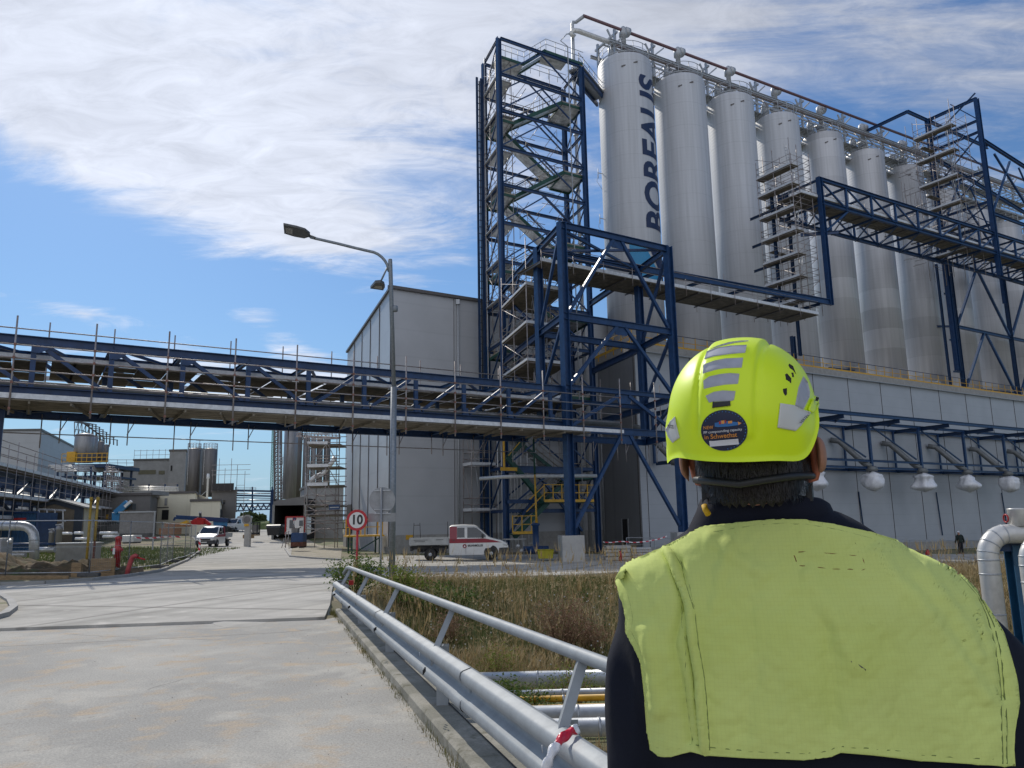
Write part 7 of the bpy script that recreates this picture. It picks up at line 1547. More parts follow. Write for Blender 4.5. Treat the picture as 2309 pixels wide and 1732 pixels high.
# hydrant and red bend
a = atY(264, 1262, 31.5); zb = G(a.x, 31.5); hy = thing('hydrant', 'red pillar hydrant behind the fence at the excavation edge', 'hydrant', (a.x, 31.5, zb)); hh = S(51, 31.5)+a.z-zb
part(hy, 'barrel', M_red, lambda b: b.lathe([(.12, 0), (.12, hh*.55), (.15, hh*.56), (.15, hh*.7), (.11, hh*.72), (.11, hh*.9), (.14, hh*.92), (.14, hh*.96), (.06, hh)], (a.x, 31.5, zb), 16)); part(hy, 'outlet', M_red, lambda b: (b.tube((a.x-.22, 31.45, zb+hh*.63), (a.x+.22, 31.45, zb+hh*.63), .065, 10))); part(hy, 'tag', M_white, lambda b: b.box((a.x-.05, 31.3, zb+hh*.6), (.09, .02, .25)))
rb = thing('red_pipe_bend', 'bent red pipe end sticking out of the excavation beside the fence', 'pipe', atY(300, 1290, 28.5)); Y = 28.5
part(rb, 'pipe_run', mat('faded_red', (.42, .06, .06), .5, 0, .15, 6), lambda b: b.path([atY(285, 1300, Y), atY(290, 1281, Y), atY(295, 1265, Y), atY(299, 1256, Y), atY(305, 1253, Y), atY(310, 1256, Y)], .085, 12)); part(rb, 'branch', M_red, lambda b: b.tube(atY(310, 1257, Y), atY(327, 1262, Y), .03))
# soil heap and timber shoring
heap = MB(); rows = []
for i in range(120):
    row = []
    for j in range(56):
        x = -29+i*.145; y = 27.6+j*.14; u = (x+22.5)/8; v = (y-31.)/3.6; h = max(0, 1-u*u*.85-v*v*1.1)
        h = h*.95*(.72+.6*mnoise.noise(Vector((x*.5, y*.5, 1))))+min(1, h*3)*(.26*mnoise.noise(Vector((x*1.5, y*1.5, 3)))+.17*abs(mnoise.noise(Vector((x*3.6, y*3.6, 3))))+.10*mnoise.noise(Vector((x*9, y*9, 3))))
        row.append((x, y, G(x, y)-.14+max(0, h)))
    rows.append(row)
heap.grid(rows, True); M_soil = ground_mat('soil', [(.12, .085, .05), (.06, .05, .03, .4, .6), (.19, .14, .085, .55, .72), (.06, .075, .03, .58, .7)], [1.2, 3., .7], 1., 9)
ho = heap.build('soil_heap', M_soil); tag(ho, 'heap of brown excavated soil with grass clods behind the plank shoring', 'soil heap')
def planks(name, lab, x0, x1, y0, y1, Y, n, Y2=None):
    a = atY(x0, y1, Y); c = atY(x1, y1, Y2 or Y); t = thing(name, lab, 'planks', a); hh = S(y1-y0, Y)/n
    for k in range(n): part(t, 'plank', M_wood, lambda b: b.bar(a+ZZ*(hh*(k+.5)), c+ZZ*(hh*(k+.5)), .06, hh*.94))
    part(t, 'stake', M_wood, lambda b: [b.box(a.lerp(c, u)+ZZ*(hh*n*.45)+Vector((0, .07, 0)), (.09, .06, hh*n*.9)) for u in (.1, .5, .9)])
planks('plank_edging', 'long low plank edging along the road kerb at the left', -60, 155, 1298, 1311, 27.3, 2, 27.9)
planks('timber_shoring', 'stacked timber shoring boards holding the excavation below the hydrant', 203, 258, 1261, 1302, 29.6, 4)
planks('timber_shoring', 'weathered shoring boards at the right end of the soil heap', 160, 182, 1270, 1303, 28.9, 3)
pit = thing('excavation_edge', 'dark bank of the excavation between the shoring boards and the red pipe', 'soil bank', atY(290, 1290, 30))
part(pit, 'bank', M_soil, lambda b: b.grid([[atY(258+i*6, 1278+2*math.sin(i)+j*6+i*.2, 30.5-.35*j+.1*math.sin(i*2.1+j)) for j in range(4)] for i in range(12)], True, True))
# verge grass left
field('left_verge_grass', 15000, M_grn, (-40, -15.5, 30, 72), lambda x, y, r: .08+.22*r.random(), .02, lambda x, y, r: -26-(y-34)*.4 < x < -15.9-(y-34)*.24 and patch(x, y, .3, 11) > -.3, 'green verge grass behind the mobile fence', 31, 2)
# mobile fence panels
M_wire = mat('fence_wire', (.35, .36, .37), .5, .5)
def fence_panel(A, C, lab, fine=True):
    A = Vector((*A, G(*A)+.1)); C = Vector((*C, G(*C)+.1)); t = thing('mobile_fence', lab, 'fence', A, 'mobile fence panels along the road'); d = C-A; H_ = 1.95
    part(t, 'frame', M_galv, lambda b: (b.tube(A, A+ZZ*H_, .022, 6), b.tube(C, C+ZZ*H_, .022, 6), b.tube(A+ZZ*(H_-.03), C+ZZ*(H_-.03), .02, 6), b.tube(A+ZZ*.12, C+ZZ*.12, .018, 6), b.tube(A+ZZ*1.0, C+ZZ*1.0, .008, 4)))
    if fine: part(t, 'wire_mesh', M_wire, lambda b: [b.bar(A.lerp(C, k/22)+ZZ*.12, A.lerp(C, k/22)+ZZ*(H_-.03), .0035, .0035) for k in range(1, 22)]+[b.bar(A+ZZ*(.12+k*.225), C+ZZ*(.12+k*.225), .0035, .0035) for k in range(1, 8)])
def fence_foot(p, az, lab):
    z = G(*p); t = MB(); X = Vector((math.cos(az), math.sin(az), 0)); t.box((p[0], p[1], z+.14), (.72, .24, .13), (X, Vector((-X.y, X.x, 0)), ZZ)); tag(t.build('concrete_block', mat('dark_concrete', (.10, .10, .10), .9, 0, .2, 8), None, .02), lab, 'fence foot', 'dark concrete feet of the mobile fence')
FP = [(-31.5, 26.6), (-23.4, 27.2), (-15.0, 27.9), (-15.4, 34.3), (-17.6, 40.6), (-18.9, 45.2), (-21.5, 53.)]
for i in range(len(FP)-1):
    A_, C_ = Vector(FP[i]), Vector(FP[i+1]); n = max(1, round((C_-A_).length/3.3))
    for k in range(n):
        fence_panel(A_.lerp(C_, k/n), A_.lerp(C_, (k+1)/n), ['mesh fence panel at the left edge of the road', 'mesh fence panel in front of the soil heap', 'mesh fence panel beside the red pipe bend', 'mesh fence panel between the billboard and the road', 'narrow fence panel left of the pickup', 'farthest fence panel, right behind the pickup front'][i].replace('billboard', 'grey hoarding')+('' if n == 1 else (', its near half' if k == 0 else ', its far half' if k == 1 else ', its last section')), i > 1)
for i, p in enumerate(FP[1:]): fence_foot(p, .1, ['concrete fence foot in front of the white pipe bend', 'nearest concrete fence foot at the road corner', 'concrete fence foot right of the red pipe bend', 'concrete fence foot third along the road', 'concrete fence foot fourth along the road', 'farthest concrete fence foot beside the pickup'][i])
tq2 = thing('site_tape', 'sagging red and white tape strung between the fence posts left of the pickup', 'barrier tape', atY(330, 1212, 42))
part(tq2, 'ribbon', M_tape, lambda b: b.grid([[atY(303+i*7, 1210+2*math.sin(i*.4)+s*3.6, 42) for i in range(16)] for s in (0, 1)], True))
bc = thing('striped_post', 'red and white striped marker post in front of the pickup', 'post', atY(450, 1240, 57)); part(bc, 'post', M_tape, lambda b: b.box(atY(450, 1228, 57)+ZZ*.0, (.13, .05, .85)))
# pallets etc. in front of the portal frame
def stack(name, lab, x0, x1, y0, y1, Y, m, n):
    a = atY(x0, y1, Y); c = atY(x1, y1, Y); t = thing(name, lab, 'stack', ((a.x+c.x)/2, Y, a.z)); hh = S(y1-y0, Y)/n
    for k in range(n): part(t, 'layer', m, lambda b: b.box(((a.x+c.x)/2+.05*(k % 2), Y+.6, a.z+hh*(k+.5)), (c.x-a.x, 1.2, hh*.8)), .01)
    part(t, 'battens', M_wood, lambda b: [b.box(((a.x+c.x)/2+dx*(c.x-a.x), Y+.55, a.z+hh*(k+.05)), (.1, 1.1, hh*.2)) for k in range(n) for dx in (-.35, .35)])
stack('board_stack', 'stack of pale insulation boards on battens beside the concrete plinth', 1366, 1422, 1232, 1264, 47, M_block, 4)
stack('board_stack', 'lower stack of blue-grey pipes and boards right of the pale board stack', 1425, 1470, 1236, 1264, 48, M_gwall, 5)
ex = thing('fire_extinguisher', 'small red extinguisher in front of the pale board stack', 'extinguisher', atY(1399, 1266, 46)); a = atY(1399, 1266, 46); part(ex, 'cylinder', M_red, lambda b: b.lathe([(.10, 0), (.10, .5), (.04, .6)], a, 12)); part(ex, 'nozzle', M_black, lambda b: b.tube(a+ZZ*.6, a+ZZ*.68+Vector((.08, 0, 0)), .02))
tb = thing('yellow_tub', 'yellow plastic tub standing on the ground left of the concrete plinth', 'tub', atY(1230, 1259, 46)); a = atY(1230, 1259, 46); w1 = S(36, 46)/2; h1 = S(18, 46)
part(tb, 'tub', mat('tub_yellow', (.42, .38, .02), .5), lambda b: b.add([(a.x+sx*(w1*(.86+.14*k)), 46+sy*(.4+.06*k), a.z+h1*k) for k in (0, 1) for sy in (-1, 1) for sx in (-1, 1)], [(0, 2, 3, 1), (0, 1, 5, 4), (2, 6, 7, 3), (0, 4, 6, 2), (1, 3, 7, 5)])); part(tb, 'rim', MATS['tub_yellow'], lambda b: b.path([(a.x-w1, 45.54, a.z+h1), (a.x+w1, 45.54, a.z+h1), (a.x+w1, 46.46, a.z+h1), (a.x-w1, 46.46, a.z+h1)], .03, 6, False, closed=True))
vp_ = thing('blue_pump', 'blue vertical pump with flanges in the shade left of the yellow tub', 'pump', atY(1209, 1248, 50)); a = atY(1209, 1248, 50)
part(vp_, 'pump_body', M_blue, lambda b: (b.lathe([(.55, 0), (.5, .3), (.3, .4), (.2, .5), (.2, 1.7), (.28, 1.75), (.28, 1.85), (.1, 1.9)], a, 16), b.tube(a+Vector((-.8, 0, .3)), a+Vector((.8, 0, .3)), .16, 10)))
wt = thing('valve_table', 'pale work table with white valves underneath, in the shade by the truck nose', 'table', atY(1160, 1250, 51)); a = atY(1160, 1216, 51)
part(wt, 'table_top', M_block, lambda b: b.box((a.x, 51.3, a.z), (S(52, 51), 1, .08))); 
for dx in (-.6, .6): part(wt, 'leg', M_galv, lambda b: b.box((a.x+dx, 51.2, a.z-.5), (.08, .08, 1.0)))
part(wt, 'valves', M_white, lambda b: [b.lathe([(.03, -.12), (.12, -.04), (.12, .04), (.03, .12)], atY(x, y, 50.9), 10) for x, y in ((1168, 1231), (1176, 1242), (1182, 1240))])
tp2 = thing('frame_tape', 'red and white tape strung from the board stacks to the right column', 'barrier tape', atY(1440, 1222, 49)); part(tp2, 'ribbon', M_tape, lambda b: b.grid([[atY(1360+i*9, 1221+(-.0 if i < 11 else -(i-11)*2.6)+1.2*math.sin(i)+s*2.2, 48.5) for i in range(17)] for s in (0, 1)], True))
rb2 = thing('red_gas_bottle', 'red gas bottle on the ground by the low site fence', 'bottle', atY(2093, 1258, 62)); a = atY(2093, 1258, 62); part(rb2, 'bottle', M_red, lambda b: b.lathe([(.17, 0), (.17, .42), (.1, .52), (.1, .62)], a, 12)); part(rb2, 'valve', M_black, lambda b: b.tube(a+ZZ*.6, a+ZZ*.7, .04))
db = thing('steel_debris', 'rusty steel beams and mesh piled on the ground below the walking person', 'debris', atY(2200, 1270, 50))
def deb(b):
    rnd = random.Random(8)
    for i in range(16): x = rnd.uniform(2140, 2300); y = rnd.uniform(1264, 1284); b.bar(atY(x, y, 48), atY(x+rnd.uniform(25, 70), y+rnd.uniform(-3, 3), 49), .1, .1)
part(db, 'beams', MATS['rust'], deb)
# ================================================================== VEHICLES
M_vred = mat('livery_red', (.26, .012, .03), .35, 0, .05, 3, coat=.3)
M_vglass = mat('car_glass', (.02, .025, .03), .05, 0, .05, spec=.9)
M_hl = mat('headlamp', (.55, .57, .6), .1, .3, .05)
M_bump = mat('bumper_grey', (.05, .052, .055), .6)
def vehicle(name, label, pos, head, kind='pickup', detail=True, stripe=True, logo=True):
    z0 = G(pos[0], pos[1])+.05; t = thing(name, label, 'van' if kind == 'van' else 'pickup truck', (pos[0], pos[1], z0))
    X = Vector((math.cos(head), math.sin(head), 0)); Y = Vector((-X.y, X.x, 0)); O = Vector((pos[0], pos[1], z0))
    P = lambda x, y, z: O+X*x+Y*y+ZZ*z
    xr = 1.10 if kind == 'pickup' else -1.15
    # sections of the cab: x, z_bottom, z_belt, z_top
    st = [(xr, .30, 1.22, 1.90), (xr+.12, .28, 1.22, 1.98), (1.9, .28, 1.22, 2.01), (2.55, .28, 1.22, 1.97), (2.75, .28, 1.22, 1.88), (3.05, .28, 1.21, 1.62), (3.42, .30, 1.19, 1.27), (3.6, .32, 1.12, 1.20), (4.1, .36, 1.02, 1.08), (4.38, .42, .86, .93), (4.5, .45, .70, .78)]
    def hw(x, z, zb, zt):
        f = 1.0 if x < 3.4 else 1-.16*((x-3.4)/1.1)**2
        if z <= 1.2: return f*(.90+.05*sm((z-.2)/.6))
        return f*(.95-.16*((z-1.2)/.8)**1.3)
    rows = []
    for (x, zb, zm, zt) in st:
        zs = [zb, zb+(zm-zb)*.35, zb+(zm-zb)*.8, zm, zm+(zt-zm)*.5, zt-(zt-zm)*.12]
        L_ = [P(x, -hw(x, z, zb, zt), z) for z in zs]; h = hw(x, zt, zb, zt)
        T_ = [P(x, -h*.86, zt-.01), P(x, -h*.4, zt+.015), P(x, h*.4, zt+.015), P(x, h*.86, zt-.01)]
        R_ = [P(x, hw(x, z, zb, zt), z) for z in zs[::-1]]
        rows.append(L_+T_+R_)
    def body(b):
        b.grid(rows, True); b.face(rows[0]); b.face(rows[-1][::-1])
    part(t, 'cab', M_white, body)
    def sidepoly(pts, off):
        for s in (-1, 1):
            yield [P(x, s*(hw(x, z, 0, 2)+off), z) for x, z in (pts if s < 0 else pts[::-1])]
    def sidegrid(b, x0, x1, z0_, z1_, off, nz=3, nx=6, slope=None):
        for s in (-1, 1):
            rs = []
            for i in range(nx+1):
                x = x0+(x1-x0)*i/nx; zt_ = z1_ if not slope else min(z1_, slope(x))
                rs.append([P(x, s*(hw(x, z0_+(zt_-z0_)*j/nz, 0, 2)+off), z0_+(zt_-z0_)*j/nz) for j in range(nz+1)])
            b.grid(rs, True, s > 0)
    ws = lambda x: 1.86 if x < 2.62 else 1.86-(x-2.62)*.82
    if kind == 'pickup':
        part(t, 'rear_side_window', M_vglass, lambda b: sidegrid(b, 1.55, 1.98, 1.27, 1.83, .006))
        part(t, 'front_side_window', M_vglass, lambda b: sidegrid(b, 2.14, 3.2, 1.25, 1.84, .006, slope=ws))
    else:
        part(t, 'front_side_window', M_vglass, lambda b: sidegrid(b, 2.1, 3.2, 1.25, 1.84, .006, slope=ws))
    part(t, 'windscreen', M_vglass, lambda b: b.grid([[P(2.70+.02, y*.74, 1.90+.012) for y in (-1, -.5, 0, .5, 1)], [P(3.06, y*.80, 1.625+.02) for y in (-1, -.5, 0, .5, 1)], [P(3.40, y*.84, 1.30+.02) for y in (-1, -.5, 0, .5, 1)]], True))
    if stripe:
        part(t, 'red_stripe', M_vred, lambda b: (sidegrid(b, xr+.01, 4.15, .96, 1.2, .008, slope=lambda x: 1.2 if x < 3.3 else 1.2-.30*(x-3.3)), sidegrid(b, xr+.02, xr+.44, 1.2, 1.9, .008)))
    if logo:
        c = P(1.98, -.963, .78); ax = (X, ZZ, -Y)
        em = part(t, 'round_emblem', M_vred, lambda b: b.lathe([(.115, -.002), (.115, .004)], c, 24, ax)); part(em, 'emblem_mark', M_white, lambda b: b.prism([(-.06, -.05), (.06, -.05), (.0, .07)], c, X, ZZ, -Y, .004, .006))
        vs, fs = text_mesh('BRUNNMÜLLER', .16, 'LEFT', 0, .004); part(t, 'lettering', M_black, lambda b: b.add([P(2.16+v.x*.78, -.962-.004, .80+v.y) for v in vs], fs))
        part(t, 'white_disc_on_red', M_white, lambda b: b.prism([(.17*math.cos(k)*.62, .24*math.sin(k)) for k in [-math.pi/2+i*math.pi/10 for i in range(11)]], P(xr+.03, -.885, 1.5), X, (ZZ-(-Y)*.18).normalized(), -Y, .0, .012))
        part(t, 'door_seam', M_bump, lambda b: [b.bar(P(x, -.958, .34), P(x, -.952, 1.22), .012, .006, -Y) for x in (2.05,)]); part(t, 'door_handle', M_bump, lambda b: [b.box(P(x, -.965, 1.13), (.14, .02, .035), (X, Y, ZZ)) for x in (1.35, 2.22)])
        part(t, 'bed_lettering', M_bump, lambda b: [b.box(P(x, -.985, 1.14+dz), (w_, .006, .03), (X, Y, ZZ)) for x, w_, dz in ((-.55, .8, .03), (-.6, .6, -.06), (.55, .42, .03))])
    part(t, 'bumper', M_bump, lambda b: (b.prism([(-.84, .30), (.84, .30), (.86, .66), (-.86, .66)], P(4.42, 0, 0), Y, ZZ, X, -.06, .16), b.box(P(4.2, -.86, .48), (.5, .08, .36), (X, Y, ZZ)), b.box(P(4.2, .86, .48), (.5, .08, .36), (X, Y, ZZ))), .03)
    part(t, 'grille', M_black, lambda b: b.box(P(4.51, 0, .76), (.06, 1.1, .13), (X, Y, ZZ)))
    part(t, 'number_plate', M_sw, lambda b: b.box(P(4.595, 0, .48), (.02, .5, .11), (X, Y, ZZ)))
    for s in (-1, 1):
        part(t, 'headlight', M_hl, lambda b: b.prism([(-.17, -.09), (.16, -.07), (.18, .06), (-.12, .12)], P(4.36, s*.70, .84), Y*s, ZZ, X, -.2, .10), .02)
        part(t, 'wing_mirror', M_black, lambda b: b.box(P(3.02, s*1.06, 1.34), (.12, .2, .22), (X, Y, ZZ)), .03)
    for x in (0, 3.51):
        for s in (-1, 1):
            w = part(t, 'wheel', M_rubber, lambda b: b.lathe([(.20, -.11), (.33, -.11), (.345, -.06), (.345, .06), (.33, .11), (.2, .11)], P(x, s*.845, .345), 28, (X, ZZ, Y*-s if s < 0 else Y)))
            part(w, 'rim', M_galv, lambda b: b.lathe([(.21, .0), (.20, .075), (.14, .06), (.06, .10), (.0, .11)], P(x, s*.875, .345), 20, (X, ZZ, Y*s if s > 0 else -Y)))
    part(t, 'wheel_arch', M_black, lambda b: [b.lathe([(.41, -.02), (.41, .004)], P(3.51, s*.935, .40), 28, (X, ZZ, Y*s)) for s in (-1, 1)])
    if kind == 'pickup':
        part(t, 'load_bed', mat('bed_panel', (.42, .43, .42), .5, .2, .1, 4), lambda b: (b.box(P(-.06, -.96, 1.10), (2.26, .03, .40), (X, Y, ZZ)), b.box(P(-.06, .96, 1.10), (2.26, .03, .40), (X, Y, ZZ)), b.box(P(-1.19, 0, 1.10), (.03, 1.94, .40), (X, Y, ZZ)), b.box(P(1.05, 0, 1.10), (.03, 1.94, .40), (X, Y, ZZ)), b.box(P(-.06, 0, .90), (2.26, 1.9, .05), (X, Y, ZZ))))
        part(t, 'bed_posts', M_galv, lambda b: [b.box(P(x, s*.985, 1.1), (.05, .03, .42), (X, Y, ZZ)) for x in (-1.15, 1.02) for s in (-1, 1)])
        part(t, 'chassis', M_black, lambda b: (b.box(P(-.1, .38, .72), (2.2, .1, .18), (X, Y, ZZ)), b.box(P(-.1, -.38, .72), (2.2, .1, .18), (X, Y, ZZ)), b.box(P(-1.1, 0, .62), (.1, 1.7, .12), (X, Y, ZZ)), b.box(P(.7, -.6, .55), (.45, .4, .3), (X, Y, ZZ)), b.box(P(0, 0, .345), (.1, 1.5, .1), (X, Y, ZZ))))
        part(t, 'ladder_rack', M_bump, lambda b: (b.tube(P(-1.0, -.6, 1.3), P(-.96, -.6, 2.15), .02, 6), b.tube(P(-.58, -.6, 1.3), P(-.62, -.6, 2.15), .02, 6), b.tube(P(-.96, -.6, 2.02), P(-.6, -.6, 2.02), .018, 6), b.tube(P(1.0, -.8, 1.3), P(1.0, -.8, 2.2), .02, 6)))
        for k, s in enumerate((-.9, .9)): part(t, 'mudguard', M_black, lambda b: b.path([P(.46*math.cos(a), s*.86, .34+.46*math.sin(a)) for a in [.2+i*.27 for i in range(11)]], .03, 5))
    return t
tr_ = gnd(960, 1262.5)
tk_ = vehicle('flatbed_truck', 'white and red crew-cab pickup with a grey dropside bed parked in front of the tower', (atY(972, 1250, 46.4).x, 46.4), R(3))
pu = vehicle('parked_pickup', 'white pickup with a red side stripe facing us behind the mobile fence at the left', (atY(452, 1200, 78).x+1.3, 79.5), R(-86), 'pickup', True, True, False)
vn = vehicle('white_van', 'white panel van parked far down the road left of the concrete pillar', (atY(536, 1190, 118).x, 120), R(-100), 'van', False, False, False)
part(vn, 'roof_box', M_white, lambda b: b.box(Vector(vn['_w'])+Vector((-.2, 1.6, 2.2)), (1.5, 2.6, .35)), .05)
# ================================================================== PEOPLE
M_skin = mat('skin', (.36, .17, .10), .55, 0, .1, 30, bump=.05, bscale=200)
M_hair = mat('dark_hair', (.022, .016, .012), .6, 0, .3, 60, bump=.6, bscale=260, streak=(1, 1, .2))
def weave(name, col, grid_, period, var=.12, dark=.16, rough=.85, bump=.3, stain=None):
    mm = bpy.data.materials.new(name); mm.use_nodes = True; nt = mm.node_tree; N = nt.nodes; L = nt.links; b = N['Principled BSDF']; b.inputs['Roughness'].default_value = rough; b.inputs['Specular IOR Level'].default_value = .25
    b.inputs['Sheen Weight'].default_value = .0
    tc = N.new('ShaderNodeTexCoord'); n = N.new('ShaderNodeTexNoise'); n.inputs['Scale'].default_value = 7; n.inputs['Detail'].default_value = 6; L.new(tc.outputs['Object'], n.inputs['Vector'])
    rp = N.new('ShaderNodeValToRGB'); rp.color_ramp.elements[0].position = .36; rp.color_ramp.elements[1].position = .66; rp.color_ramp.elements[0].color = (*[c*(1-var) for c in col], 1); rp.color_ramp.elements[1].color = (*col, 1); L.new(n.outputs[0], rp.inputs[0]); cur = rp.outputs[0]
    if stain:
        n3 = N.new('ShaderNodeTexNoise'); n3.inputs['Scale'].default_value = 3.2; n3.inputs['Detail'].default_value = 5; L.new(tc.outputs['Object'], n3.inputs['Vector'])
        mr = N.new('ShaderNodeMapRange'); L.new(n3.outputs[0], mr.inputs[0]); mr.inputs[1].default_value = .5; mr.inputs[2].default_value = .72; mr.inputs[4].default_value = .35
        mx = N.new('ShaderNodeMix'); mx.data_type = 'RGBA'; L.new(mr.outputs[0], mx.inputs[0]); L.new(cur, mx.inputs[6]); mx.inputs[7].default_value = (*stain, 1); cur = mx.outputs[2]
    for d in 'XZ':
        w = N.new('ShaderNodeTexWave'); w.bands_direction = d; w.inputs['Scale'].default_value = 2*math.pi/20/period; w.inputs['Distortion'].default_value = .9; w.inputs['Detail Scale'].default_value = 2; L.new(tc.outputs['Object'], w.inputs['Vector'])
        mr = N.new('ShaderNodeMapRange'); L.new(w.outputs['Fac'], mr.inputs[0]); mr.inputs[1].default_value = 0; mr.inputs[2].default_value = .12; mr.inputs[3].default_value = 1-dark; mr.inputs[4].default_value = 1
        mx = N.new('ShaderNodeMix'); mx.data_type = 'RGBA'; mx.blend_type = 'MULTIPLY'; mx.inputs[0].default_value = grid_; L.new(cur, mx.inputs[6]); L.new(mr.outputs[0], mx.inputs[7]); cur = mx.outputs[2]
    L.new(cur, b.inputs['Base Color'])
    n2 = N.new('ShaderNodeTexNoise'); n2.inputs['Scale'].default_value = 420; L.new(tc.outputs['Object'], n2.inputs['Vector']); n4 = N.new('ShaderNodeTexNoise'); n4.inputs['Scale'].default_value = 14; n4.inputs['Detail'].default_value = 3; L.new(tc.outputs['Object'], n4.inputs['Vector'])
    bp = N.new('ShaderNodeBump'); bp.inputs['Strength'].default_value = bump; bp.inputs['Distance'].default_value = .0012; L.new(n2.outputs[0], bp.inputs['Height'])
    bp2 = N.new('ShaderNodeBump'); bp2.inputs['Strength'].default_value = .35; bp2.inputs['Distance'].default_value = .012; L.new(n4.outputs[0], bp2.inputs['Height']); L.new(bp.outputs[0], bp2.inputs['Normal']); L.new(bp2.outputs[0], b.inputs['Normal'])
    return mm
M_vest = weave('faded_hi_vis', (.60, .68, .21), .5, .0052, .10, .07, stain=(.42, .50, .05))
M_jack = weave('navy_jacket', (.006, .008, .018), .3, .003, .3, .2, bump=.25)
M_collar = weave('navy_collar', (.008, .010, .022), .3, .003, .3, .2)
M_helm = mat('neon_yellow_shell', (.70, .90, .004), .46, 0, .03, 3, coat=.08)
M_refl = mat('reflective_sticker', (.40, .41, .46), .6, .1, .08, 60)
M_whp = mat('grey_white_plate', (.58, .58, .56), .4, 0, .05)
M_stk = mat('navy_sticker', (.008, .014, .05), .4, 0, .08)
M_org = mat('orange_print', (.75, .30, .06), .5); M_wprint = mat('white_print', (.72, .72, .76), .5); M_bprint = mat('blue_print', (.03, .16, .42), .5); M_thr = mat('dark_thread', (.20, .26, .07), .9)
BX, BY = .388, 1.10                    # the worker stands about a metre in front
man = thing('person', 'worker seen from behind in a yellow-green vest, navy jacket and neon helmet', 'person', (BX, BY+.05, 0))
YAW = R(-11); _cx, _sx = math.cos(YAW), math.sin(YAW)
def lean(z): return .24*(1.62-max(1.30, min(1.62, z)))
def BP(x, y, z): x = x+lean(z); return Vector((BX+_cx*x-_sx*y, BY+.12+_sx*x+_cx*y, z))
# torso sections: z, half width, half depth, centre shift x, centre shift y
TOR = [(.90, .20, .135, 0, 0), (1.0, .205, .14, 0, 0), (1.12, .215, .145, 0, 0), (1.22, .235, .15, 0, .0), (1.32, .262, .155, .0, 0), (1.40, .272, .156, 0, 0), (1.46, .272, .153, 0, 0), (1.51, .258, .146, 0, .0), (1.545, .248, .137, 0, .0), (1.572, .226, .128, -.002, -.002), (1.597, .180, .120, .004, -.004), (1.625, .142, .113, .014, -.008), (1.645, .112, .105, .016, -.01), (1.662, .088, .09, .012, -.008), (1.70, .06, .06, -.01, .025), (1.72, .05, .05, 0, 0)]
def loft(b, secs, n=56, e=2.5):
    rows = []
    for (z, a, d, ox, oy) in secs:
        row = []
        for j in range(n+1):
            th = 2*math.pi*(j % n)/n; c, s = math.cos(th), math.sin(th)
            row.append(BP(ox+a*abs(c)**(2/e)*(1 if c > 0 else -1), oy+d*abs(s)**(2/e)*(1 if s > 0 else -1), z))
        rows.append(row)
    i0 = len(b.v); b.grid(rows, True); b.face(rows[0][:-1][::-1]); b.face(rows[-1][:-1])
def remesh(name, fn, voxel, smooth_, material, parent, disp=None):
    b = MB(); fn(b); o = b.build('tmp', material, parent); 
    bmm = bmesh.new(); bmm.from_mesh(o.data); bmesh.ops.remove_doubles(bmm, verts=bmm.verts, dist=1e-5); bmesh.ops.recalc_face_normals(bmm, faces=bmm.faces); bmm.to_mesh(o.data); bmm.free()
    r = o.modifiers.new('r', 'REMESH'); r.mode = 'VOXEL'; r.voxel_size = voxel; s = o.modifiers.new('s', 'SMOOTH'); s.factor = .6; s.iterations = smooth_
    bpy.context.view_layer.update(); me = bpy.data.meshes.new_from_object(o.evaluated_get(bpy.context.evaluated_depsgraph_get())); bpy.data.objects.remove(o)
    if disp:
        off = Vector(parent['_w'])
        me.update()
        for v in me.vertices: v.co += v.normal*disp(v.co+off)
    me.materials.clear(); me.materials.append(material); me.polygons.foreach_set('use_smooth', [True]*len(me.polygons)); me.name = name
    n = bpy.data.objects.new(name, me); sc.collection.objects.link(n); n.parent = parent; n['_w'] = parent['_w']; return n
def limb(b, pts, rs, n=20):
    P = [Vector(p) for p in pts]; k = len(P); 
    # spline-ish refine
    Q = []; RR_ = []
    for i in range(k-1):
        for u in range(5):
            t = u/5; p0 = P[max(i-1, 0)]; p1 = P[i]; p2 = P[i+1]; p3 = P[min(i+2, k-1)]
            Q.append(.5*((2*p1)+(p2-p0)*t+(2*p0-5*p1+4*p2-p3)*t*t+(3*p1-p0-3*p2+p3)*t**3)); RR_.append(rs[i]+(rs[i+1]-rs[i])*t)
    Q.append(P[-1]); RR_.append(rs[-1]); it = len(Q)
    b.path(Q, lambda u: RR_[min(it-1, int(round(u*(it-1))))], n)
def arm_pts(s): return [BP(s*.17, .01, 1.49), BP(s*.225, .005, 1.42), BP(s*.262, .01, 1.30), BP(s*.275, .03, 1.18), BP(s*.27, .14, 1.06), BP(s*.20, .27, 1.04)]
